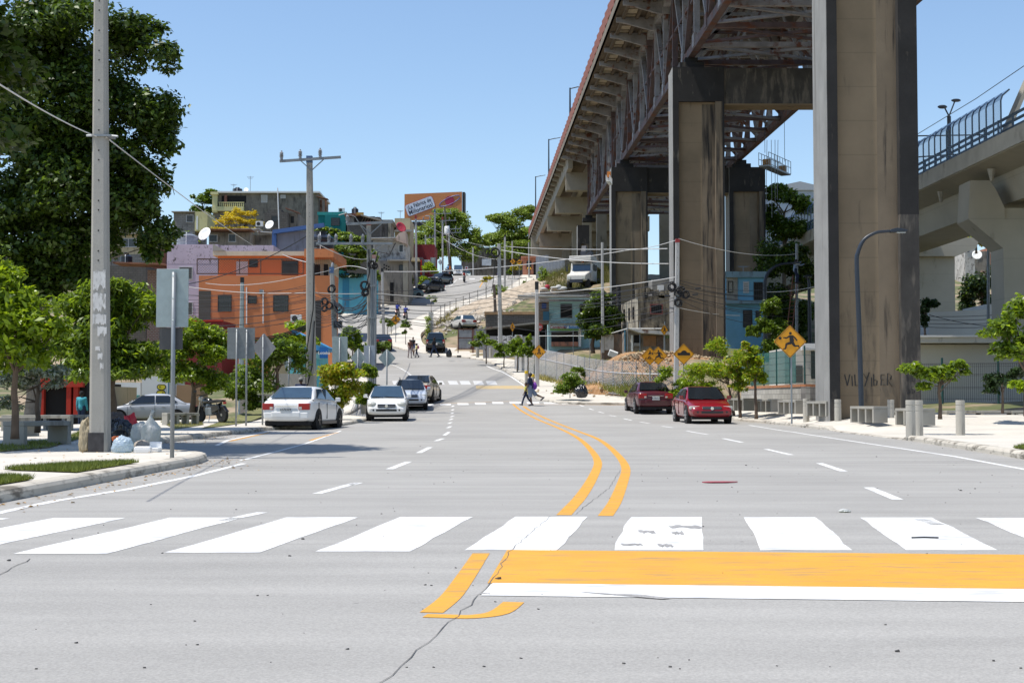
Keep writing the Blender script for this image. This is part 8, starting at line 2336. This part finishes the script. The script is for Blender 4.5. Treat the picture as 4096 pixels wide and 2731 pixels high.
def backsign(label, x0, x1, y0, y1, d, base_py, px, shape='rect', mat=None, extra=None, tilt=0):
 g = P(px, base_py, d); t = thing('road_sign', label, 'road sign', g, R(tilt), 'road signs seen from behind')
 a, b = P(x0, y1, d) - g, P(x1, y0, d) - g
 mm = mat or SIGNB
 if shape == 'rect': MB().bb((a.x, .03, a.z), (b.x, .042, b.z)).obj('panel', mm, t, bevel=.004)
 else:
  c = (a + b) / 2; MB().prism([(c.x + x * (b.x - a.x) / (b.z - a.z), c.z + z) for x, z in diamond(0, 0, (b.z - a.z) / 2)], .03, .042).obj('panel', mm, t)
 MB().tube([(0, 0, -.1), (0, 0, b.z - .05)], .031, 10).obj('post', STEEL, t, smooth=True)
 mb = MB()
 for k in (.12, .5, .88): z = a.z + (b.z - a.z) * k; mb.box((0, -.028, z), (.02, .02, .02))
 mb.obj('bolt', CHROME, t)
 if extra:
  a, b = P(extra[0], extra[3], d) - g, P(extra[1], extra[2], d) - g
  MB().bb((a.x, .06, a.z), (b.x, .07, b.z)).obj('lower_panel', M('dark sign back', (.06, .06, .06), .6, .1), t)
 return t
backsign('large blank back of a road sign on a steel post at the left', 622, 753, 1075, 1308, 20.7, 1832, 688, extra=(633, 727, 1309, 1397))
backsign('left of two overlapping dark sign backs by the low street tree', 908, 980, 1310, 1435, 47.2, 1703, 944, mat=STEELD)
backsign('right of two overlapping dark sign backs by the low street tree', 952, 1019, 1312, 1434, 47.6, 1702, 984, mat=STEELD)
backsign('grey diamond sign back beside the two dark sign panels', 1006, 1104, 1331, 1451, 48.5, 1697, 1050, 'dia', M('mid sign back', (.30, .30, .31), .5, .1, 6, metal=.2))
backsign('narrow diamond sign back between two tree stems', 1134, 1172, 1408, 1500, 64, 1640, 1154, 'dia')
backsign('tall pale sign back above the yellow green bush', 1328, 1390, 1346, 1451, 58.5, 1668, 1357)
backsign('small diamond sign back behind the yellow green bush', 1403, 1463, 1391, 1472, 63, 1632, 1431, 'dia')
backsign('bluish sign back in front of the steel pipe pole', 1455, 1500, 1381, 1460, 65, 1640, 1477, mat=M('bluish sign back', (.34, .38, .43), .5, .08, 6))
backsign('diamond sign back standing right above the white hatchback', 1512, 1583, 1394, 1470, 64.5, 1650, 1547, 'dia')
backsign('pale diamond sign back on the hill beside the red topped pole', 1752, 1770, 1035, 1062, 214, 1105, 1761, 'dia', M('pale hill sign', (.45, .5, .53), .5, .05))
backsign('grey sign back on the hill beside the street shop', 1722, 1742, 1030, 1065, 212, 1108, 1732)
# speed limit board, stop sign, small limit sign
g = P(2074, 1500, 108); t = thing('speed_limit_sign', 'white speed limit board reading 20 with a red ring among the verge trees', 'road sign', g)
a, b = P(2059, 1389, 108) - g, P(2089, 1339, 108) - g; cx, cz = (a.x + b.x) / 2, P(0, 1353, 108).z - g.z
SW = M('sign white', (.66, .69, .72), .5, .03)
MB().bb((a.x, -.02, a.z), (b.x, 0, b.z)).obj('panel', SW, t)
MB().tube([(0, .03, -.1), (0, .03, b.z - .1)], .035, 8).obj('post', STEEL, t)
ring = lambda r0, r1: [(cx + r1 * math.cos(k), cz + r1 * math.sin(k)) for k in np.linspace(0, 2 * math.pi, 24, endpoint=False)]
MB().prism(ring(0, .235), -.028, -.021).obj('red_ring', M('sign red', (.5, .02, .02), .5, 0), t); MB().prism(ring(0, .185), -.036, -.029).obj('ring_centre', SW, t)
lettering('20', .26, SIGNK, t, (cx, -.042, cz + .03), 1, 0, .008); lettering('KPH', .10, SIGNK, t, (cx, -.042, cz - .11), 1, 0, .002); lettering('VELOCIDAD', .085, SIGNK, t, (cx, -.025, cz - .36), .9, 0, .001); lettering('MAXIMA', .10, SIGNK, t, (cx, -.025, cz - .53), .9, 0, .002)
g = P(2156, 1400, 112); t = thing('stop_sign', 'red octagonal stop sign half hidden behind the thin black topped pole', 'road sign', g); zc = P(0, 1308, 112).z - g.z
MB().prism([(.33 * math.cos(R(22.5 + 45 * i)), zc + .33 * math.sin(R(22.5 + 45 * i))) for i in range(8)], -.02, 0).obj('panel', M('sign red', (.5, .02, .02), .5, 0), t); lettering('PARE', .2, WHITE, t, (0, -.025, zc), .9, 0, .002); MB().tube([(0, .03, -.1), (0, .03, zc)], .03, 8).obj('post', STEEL, t)
g = P(1866, 1105, 238); t = thing('speed_limit_sign', 'tiny white limit sign beside the minibus van', 'road sign', g); zc = P(0, 1073, 238).z - g.z
MB().bb((-.25, -.02, zc - .3), (.25, 0, zc + .3)).obj('panel', SW, t); MB().tube([(0, .03, -.1), (0, .03, zc)], .03, 6).obj('post', STEEL, t); MB().prism([(.17 * math.cos(k), zc + .05 + .17 * math.sin(k)) for k in np.linspace(0, 6.28, 12, endpoint=False)], -.028, -.021).obj('red_ring', M('sign red', (.5, .02, .02), .5, 0), t)
# benches of hollow concrete
BEN = M('bench concrete', (.34, .325, .285), .9, .14, 1.2, stain=.25, stainc=(.14, .125, .105), bump=.25, speck=.08)
def bench(label, loc, rz, L=1.5, W_=.52, H_=.45, slabs=(0, .33, .66, 1)):
 t = thing('concrete_bench', label, 'bench', loc, R(rz), 'hollow concrete benches')
 MB().bb((-L / 2, -W_ / 2, H_ - .09), (L / 2, W_ / 2, H_)).obj('seat', BEN, t, bevel=.012)
 for k in slabs:
  x = -L / 2 + .05 + (L - .10) * k
  MB().bb((x - .045, -W_ / 2 + .004, -.08), (x + .045, W_ / 2 - .004, H_ - .092)).obj('leg', BEN, t, bevel=.008)
 return t
def bp(px, py, h=KH): x, y = PP(px, py, h); return (x, y, zr(y) + h)
bench('concrete bench end in the shade nearest the left edge', bp(150, 1778), 62, 1.2, .55, slabs=(0, 1))
bench('shaded concrete bench cut off by the left edge of the photo', bp(30, 1745), 60, 1.4, .6, slabs=(0, 1))
bench('long sunlit concrete bench behind the tall near pole', (*PP(150, 1722)[:2], zr(30) + KH), 6, 1.9, .5, slabs=(.0, .5, 1))
bench('concrete bench joining the long one at the tall pole', (*PP(290, 1718)[:2], zr(31) + KH), 8, 1.6, .5, slabs=(.0, .35, .7, 1))
bench('concrete bench in front of the silver car', (PP(722, 1700)[0], PP(722, 1700)[1], zr(44) + KH), 35, 1.15, .5)
for i, (px, py, lab) in enumerate(((2965, 1632, 'concrete bench by the block wall farthest from the column'), (3075, 1638, 'concrete bench under the slim street trees'), (3170, 1645, 'concrete bench behind the post of the large child sign'), (3290, 1655, 'concrete bench at the foot of the great column'),
           (3475, 1670, 'concrete bench with an open side beneath the curved lamp'), (3660, 1685, 'concrete bench behind the pair of bollards'))):
 y = (60, 58, 55, 51, 46.5, 45)[i]; z = zr(y) + KH + rise(y); bench(lab, (XY(px, y, z), y, z), 106, 1.5, .52)
for i, (px, lab) in enumerate(((3570, 'concrete bench in the shade behind the bollards'), (3850, 'open framed bench against the fence left of the dark tree'), (3990, 'open framed bench against the fence under the dark tree'), (4110, 'open framed bench against the fence at the right edge'))):
 y = 50; q = P(px, 1652, y); bench(lab, (q.x, y, zr(y) + .13), 2, 1.3, .5, .46, slabs=(0, 1))
BOL = M('bollard concrete', (.44, .415, .36), .85, .1, 1, stain=.2, stainc=(.24, .22, .19), bump=.2, speck=.06)
def bollard(label, px, py, h=.86, r=.115, mat=None, loc=None, top=None):
 x, y = PP(px, py) if loc is None else loc[:2]; z = zr(y) + KH if loc is None else loc[2]
 t = thing('bollard', label, 'bollard', (x, y, z), 0, 'concrete bollards')
 MB().lathe([(r * 1.02, -.05), (r * 1.02, h * .66), (r * .95, h * .665), (r * .95, h * .69), (r, h * .695), (r, h * .83), (r * .93, h * .835), (r * .93, h * .86), (r, h * .865), (r, h * .985), (r * .95, h)], n=20).obj('shaft', mat or BOL, t, smooth=False)
 if top: MB().lathe([(r * 1.03, h - .16), (r * 1.03, h + .01), (r * .9, h + .02)], n=18).obj('painted_top', top, t)
bollard('bollard beside the post of the large child sign', 3225, 1693)
bollard('bollard between the large child sign and the curved lamp', 3352, 1698)
bollard('bollard standing alone right of the curved lamp', 3564, 1701)
bollard('front bollard of the close pair at the kerb corner', 3643, 1741)
bollard('rear bollard of the close pair at the kerb corner', 3674, 1736)
bollard('rightmost bollard beside the lawn', 3842, 1732)
for px, lab in ((1910, 'left of two small pale bollards by the graffiti wall'), (1963, 'right of two small pale bollards by the graffiti wall')):
 q = P(px, 1427, 120); bollard(lab, 0, 0, .75, .14, loc=q)
YT = M('yellow band paint', (.72, .5, .02), .6, .08)
q = P(2105, 1545, 89); bollard('yellow topped bollard beside the crossing man', 0, 0, .95, .1, loc=q, top=YT)
q = P(2131, 1535, 90.5); bollard('yellow topped bollard next to the thin black topped pole', 0, 0, .6, .1, loc=q, top=YT)
q = P(1365, 1655, 57); t = thing('marker_post', 'short square concrete marker post under the yellow green bush', 'post', q); MB().box((0, 0, .32), (.14, .14, .66)).obj('post', CONCL, t, bevel=.015)
# rubbish
def bag(name, label, loc, size, mat, seed, rz=0.0, tie=False, cat='rubbish bag', wr=.18):
 from mathutils import noise
 t = thing(name, label, cat, loc, rz)
 bm = bmesh.new(); bmesh.ops.create_icosphere(bm, subdivisions=5, radius=1)
 for v in bm.verts:
  c = v.co.copy()
  n = noise.noise(c * 1.6 + Vector((seed * 3.1, 0, 0))) * wr * 1.6 + abs(noise.noise(c * 4.2 + Vector((0, seed * 2.3, 0)))) * wr * 1.3 + noise.noise(Vector((c.x * 9, c.y * 9, c.z * 3 + seed))) * wr * .22
  n += (abs(noise.noise(Vector((c.x * 3 + seed, c.y * 3, c.z * 9)))) - .2) * wr * .55 + (1 - abs(noise.noise(c * 7 + Vector((seed, 0, 0)))) * 2) * wr * .16
  v.co = c * (1 + n)
  if v.co.z < -.55: v.co.z = -.55 + (v.co.z + .55) * .15
  v.co.z = (v.co.z + .62)
  if tie and v.co.z > 1.0: k = min(1, (v.co.z - 1.0) / .5); v.co.x *= 1 - .75 * k; v.co.y *= 1 - .75 * k
  v.co = Vector((v.co.x * size[0], v.co.y * size[1], v.co.z * size[2]))
 me = bpy.data.meshes.new('bag'); bm.to_mesh(me); bm.free(); me.materials.append(mat)
 me.polygons.foreach_set('use_smooth', [True] * len(me.polygons))
 o = bpy.data.objects.new('plastic', me); COL.objects.link(o); o.parent = t
 if tie: MB().tube([(0, 0, size[2] * 1.25), (.03 * size[0], 0, size[2] * 1.6), (.25 * size[0], 0, size[2] * 1.8)], [size[0] * .12, size[0] * .1, size[0] * .22], 8).obj('knot', mat, t, smooth=True)
 return t
PLB = M('black bin bag plastic', (.010, .010, .013), .25, .1, 3, spec=.7); PLW = M('white bag plastic', (.62, .63, .64), .4, .08, 5, trans=.25); PLBL = M('bluish bag plastic', (.45, .55, .68), .35, .12, 4, trans=.25)
SACK = M('woven sack', (.34, .28, .18), .7, .12, 10); PLR = M('red bag plastic', (.55, .02, .03), .4, .06, 4)
def gp(px, py, d=None):
 x, y = PP(px, py); return (x, y, zr(y) + KH)
bag('rubbish_sack', 'tall beige woven sack leaning on the left side of the tall pole', gp(343, 1806), (.115, .12, .32), SACK, 1, wr=.14)
bag('rubbish_bag', 'black rubbish bag beside the right foot of the tall pole', gp(478, 1788), (.24, .2, .30), PLB, 2)
bag('rubbish_bag', 'brown and dark rubbish bag on top of the heap by the tall pole', (gp(466, 1775)[0], gp(466, 1775)[1], KH + .36), (.18, .15, .18), M('dull brown plastic', (.10, .075, .06), .5, .3, 6), 3)
tr_ = bag('rubbish_bag', 'red shopping bag with white print in the heap', gp(522, 1780), (.15, .13, .34), PLR, 4, .2)
lettering('MO', .1, WHITE, tr_, (.05, -.19, .2), 1, -1.2, .002)
bag('rubbish_bag', 'small bluish white bag at the front of the heap', gp(490, 1809), (.165, .13, .16), PLBL, 5, wr=.12)
bag('rubbish_bag', 'big translucent white bag on the right of the heap', gp(602, 1792), (.16, .15, .37), PLW, 6, tie=True, wr=.10)
bag('rubbish_bag', 'crumpled white bag between the red bag and the big white one', gp(560, 1790), (.16, .13, .27), PLW, 7, wr=.12)
bag('rubbish_bag', 'orange plastic scrap in the rubbish heap', (gp(472, 1800)[0], gp(472, 1800)[1] - .16, KH + .2), (.06, .05, .05), M('orange plastic', (.7, .15, .02), .4, .1), 8)
bag('rubbish_bag', 'beige crumpled paper parcel in front of the heap', gp(568, 1803), (.13, .1, .11), M('beige paper', (.36, .31, .26), .7, .2, 8), 9, wr=.1)
FOAM = M('white foam', (.8, .8, .79), .6, .02)
for px, py, w, lab, rz in ((572, 1809, .24, 'closed white foam food box lying flat by the heap', .05), (614, 1806, .21, 'open white foam food box at the right of the heap', -.15)):
 x, y, z = gp(px, py); t = thing('foam_box', lab, 'food box', (x, y, z), rz)
 MB().box((0, 0, .035), (w, .17, .07), taper=1.12).obj('tray', FOAM, t, bevel=.012)
 if px > 600: MB().box((0, .09, .10), (w, .03, .13), rx=-.2).obj('lid', FOAM, t, bevel=.012)
 else: MB().box((0, 0, .085), (w * 1.1, .19, .03), taper=.85).obj('lid', FOAM, t, bevel=.01)
q = P(2326, 1590, 75); bag('rubbish_bag', 'full black bin bag at the pavement corner right of the bush', q, (.30, .27, .40), PLB, 10, tie=False)
q = P(1796, 1429, 121); bag('rubbish_bag', 'upright black bin bag on the pavement near the green off-road car', q, (.24, .22, .42), PLB, 11, wr=.08)
q = P(1836, 1430, 121); t = thing('concrete_block', 'loose grey concrete block lying near the black bin bag', 'block', q); MB().bb((-.2, -.1, 0), (.2, .1, .2)).obj('block', BEN, t, bevel=.01); MB().bb((-.14, -.104, .05), (-.02, -.1, .16)).bb((.03, -.104, .05), (.15, -.1, .16)).obj('hole', DARK, t)
q = P(2452, 1430, 97); t = thing('white_box', 'tilted white box dumped on top of the earth bank', 'box', q); MB().box((0, 0, .25), (.6, .5, .4), ry=.35, rx=.2).obj('box', WHITE, t, bevel=.02)
q = P(1990, 1110, 0) if False else None
a = RP(2880, 1931, .006)
o = MB().prism([(-.21, -.03), (-.1, -.08), (.05, -.06), (.19, .01), (.21, .04), (.05, .07), (-.13, .06)], 0, .012, 'XY').obj('flattened_sheet', M('faded red sheet', (.42, .08, .10), .6, .2, 6), None); o.location = a; tag(o, 'flattened faded red sheet lying on the road', 'litter')
a = RP(3378, 2048, .004); bag('plastic_scrap', 'crumpled clear plastic scrap lying on the road', a, (.045, .04, .014), PLW, 12, cat='litter')
a = RP(3700, 2160, .008); o = MB().tube([(-.09, 0, .01), (0, .004, .012), (.09, -.004, .01)], .006, 6).obj('stick', BLACKP, None); o.location = a; tag(o, 'short dark stick lying on a crosswalk stripe', 'litter')
# grit and fallen leaves
rg = np.random.RandomState(8)
mb = MB()
for i in range(420):
 y = 5 + rg.rand() ** 2 * 38; x = rg.uniform(xl(y) + .1, xr(y) - .1); s = rg.uniform(.002, .006) * (1 + (rg.rand() < .06) * 1.2)
 mb.box((x, y, zr(y) + s * .3), (s * 2, s * 1.6, s), rz=rg.uniform(0, 3), ry=.3)
tag(mb.obj('road_grit', M('dark grit', (.09, .085, .08), .9, .4, 30), None), 'small dark pebbles scattered over the road', kind='stuff')
mb = MB()
for i in range(700):
 y = 12 + rg.rand() * 26
 if i < 420: x = xl(y) + abs(rg.normal(0, .35)) + .03; z = zr(y) + .006
 else: x = xl(y) - .25 - rg.rand() * 3.5; z = zr(y) + KH + .02
 s = rg.uniform(.015, .035); a = rg.uniform(0, 6.28); k = rg.uniform(0, .015)
 mb.add([(x + s * math.cos(a), y + s * math.sin(a), z), (x - s * .5 * math.sin(a), y + s * .5 * math.cos(a), z + k), (x - s * math.cos(a), y - s * math.sin(a), z), (x + s * .5 * math.sin(a), y - s * .5 * math.cos(a), z + k)], [(0, 1, 2, 3)])
tag(mb.obj('fallen_leaves', M('dry fallen leaves', (.36, .25, .11), .8, .1, 3, island=.5), None, fix=False), 'dry fallen leaves along the left kerb and pavement', kind='stuff')
# chain link fence along the curving pavement
fp = [(2060, 110), (2110, 104), (2184, 97.5), (2228, 94), (2256, 92), (2285, 90), (2312, 88), (2339, 86), (2358, 85), (2385, 83.5), (2412, 82), (2453, 80.5), (2489, 79.5), (2545, 78.5), (2640, 78), (2745, 77.5)]
pts = []
for px, d in fp:
 w = 5.2 if d < 84 else max(2.6, 5.2 - (d - 84) * .11)
 z = zr(d) + .15
 pts.append(Vector((XY(px, d, z), d, z)))
t = thing('chain_link_fence', 'grey chain link fence curving along the right pavement', 'fence', pts[0])
for p in pts: MB().tube([p - pts[0], p - pts[0] + Vector((0, 0, 2.0))], .03, 6).obj('post', STEEL, t)
mb = MB(); mb.tube([p - pts[0] + Vector((0, 0, 1.28)) for p in pts], .03, 6).tube([p - pts[0] + Vector((0, 0, .08)) for p in pts], .018, 5); mb.obj('rail', M('pale rail', (.5, .51, .53), .5, .08, metal=.3), t)
mb = MB()
for i in range(len(pts) - 1):
 a, b = pts[i] - pts[0], pts[i + 1] - pts[0]
 L = (b - a).length
 m_ = chain_mesh(a, b, .05, 1.95, .17, .007)
 mb.add(m_.v, m_.f)
mb.obj('wire_mesh', MESHM, t)
pts = [P(px, 1420, 111) for px in (2150, 2184, 2293, 2360, 2410)] + [P(px, 1420, 100) for px in (2510, 2560, 2660)]
for p in pts: p.z = gz(p.x, p.y) - .3
t = thing('chain_link_fence', 'second wire fence with a pale rail in front of the blue shop and shack', 'fence', pts[0]); zt = P(0, 1336, 108).z - pts[0].z
for p in pts: MB().tube([p - pts[0], Vector((p.x - pts[0].x, p.y - pts[0].y, zt + .5))], .03, 6).obj('post', STEEL, t)
MB().tube([Vector((p.x - pts[0].x, p.y - pts[0].y, zt)) for p in pts], .035, 6).obj('rail', WHITE, t)
# thin rebar fence on the upper pavement
t = None; pts = []
for px, yt, yb, d in ((1725, 1245, 1340, 147), (1763, 1223, 1300, 152), (1779, 1215, 1290, 156), (1800, 1205, 1300, 158), (1824, 1194, 1269, 165), (1853, 1184, 1261, 168), (1878, 1171, 1243, 173), (1911, 1160, 1232, 177), (1944, 1150, 1214, 181), (2048, 1120, 1190, 188), (2077, 1115, 1188, 189), (2105, 1110, 1180, 192)):
 pts.append((P(px, yb, d), P(px, yt, d)))
t = thing('rebar_fence', 'row of thin rusty rebar posts strung with wire along the upper pavement', 'fence', pts[0][0])
for a, b in pts: MB().tube([a - pts[0][0] - Vector((0, 0, .5)), b - pts[0][0]], .035, 5).obj('post', IRON, t)
mb = MB()
for k in (.25, .5, .75, .97): mb.tube([a.lerp(b, k) - pts[0][0] for a, b in pts], .012, 4)
mb.obj('strand', IRON, t)
a = P(1724, 1345, 145); t = thing('wire_screen', 'upright wire mesh panel overgrown with ivy by the driveway', 'fence', a); hh = P(0, 1248, 145).z - a.z
MB().bb((-.25, -.02, 0), (.25, .02, hh)).obj('mesh', M('pale wire panel', (.45, .46, .46), .6, .2, 12, alpha=.6), t); leaf_cloud('ivy', LF_BRIGHT, t, [(-.3, 0, hh * k, .3, .3, .35) for k in (.05, .25, .45, .7)], 500, .2, seed=5)
for i, (px, pyt, pyb, d, lab) in enumerate(((2206, 1040, 1110, 196, 'pale sheet metal fence panels before the bridge bents'),)):
 a = P(2150, 1112, 200); t = thing('sheet_fence', lab, 'fence', a); mb = MB()
 for k in range(9): mb.box((k * .42, k * -.8, .95 - k * .02 + (.5 if k < 4 else 0)), (.44, .9, 2.1 + (1.0 if k < 4 else 0)))
 mb.obj('panel', M('bluish sheet metal', (.36, .38, .42), .5, .1, 2, metal=.3), t)
# rubble heap and earth bank
RUB = M('rubble', (.40, .33, .25), .95, .3, 2, bump=.4); SOIL = M('reddish soil', (.33, .185, .085), .95, .25, 1.2, bump=.6, bscale=9, stain=.3, stainc=(.42, .36, .27), sscale=(3, 3, 3))
def mound(name, label, c, rx, ry, h, mat, seed, base=-.6):
 from mathutils import noise
 n = 44; vs = []; fs = []
 for j in range(n + 1):
  for i in range(n + 1):
   x, y = (i / n * 2 - 1), (j / n * 2 - 1)
   r = math.sqrt(x * x + y * y); k = max(0, 1 - r * r)
   z = h * k ** .8 + (noise.noise(Vector((x * 3 + seed, y * 3, 0))) * .22 + noise.noise(Vector((x * 9, y * 9 + seed, 3))) * .13 + noise.noise(Vector((x * 22, y * 22 + seed, 3))) * .05) * h * min(1, k * 2)
   vs.append((c[0] + x * rx, c[1] + y * ry, gz(c[0] + x * rx, c[1] + y * ry) + (z if k > 0 else 0) - (.5 if k <= 0 else .05)))
 for j in range(n):
  for i in range(n): fs.append((j * (n + 1) + i, j * (n + 1) + i + 1, (j + 1) * (n + 1) + i + 1, (j + 1) * (n + 1) + i))
 return tag(MB().add(vs, fs).obj(name, mat, None, smooth=False, fix=False), label, 'earth heap')
mound('earth_mound', 'heap of reddish earth behind the chain link fence and road signs', (8.6, 86, 0), 5.2, 6, .55, SOIL, 2)
mound('earth_mound', 'smaller slope of reddish earth left of the second column', (6.0, 91, 0), 3.2, 4, .45, SOIL, 5)
mound('rubble_heap', 'grey heap of rubble and stones above the block shack', (-1.6, 163, 0), 6, 9, 1.8, RUB, 8)
mb = MB()
for i in range(900):
 if i < 600: x, y = rg.normal(-1.8, 3.0), rg.normal(161, 5)
 else: x, y = rg.normal(-4.5, 1.6), rg.normal(152, 4)
 s = rg.uniform(.08, .3); mb.box((x, y, gz(x, y) + (1.2 if i < 600 else .1) * max(0, 1 - ((x + 1.6) / 6) ** 2 - ((y - 163) / 9) ** 2) + .1), (s * 1.6, s * 1.3, s), rz=rg.uniform(0, 3), rx=rg.uniform(-.6, .6), ry=rg.uniform(-.6, .6))
tag(mb.obj('rubble', M('broken concrete pieces', (.46, .42, .36), .95, .3, 4), None), 'broken concrete pieces strewn over the rubble lot', kind='stuff')
mb = MB()
for i in range(700):
 x, y = rg.normal(8.0, 2.3), rg.normal(84.5, 2.5); s = rg.uniform(.03, .12)
 k = max(0, 1 - ((x - 8.6) / 5.2) ** 2 - ((y - 86) / 6) ** 2) * .34
 mb.box((x, y, gz(x, y) + 1.6 * k ** .8), (s * 1.6, s * 1.3, s), rz=rg.uniform(0, 3), rx=rg.uniform(-.6, .6), ry=rg.uniform(-.6, .6))
tag(mb.obj('stones', M('pale stones', (.42, .32, .2), .95, .3, 4), None), 'pale stones and clods scattered over the earth bank', kind='stuff')
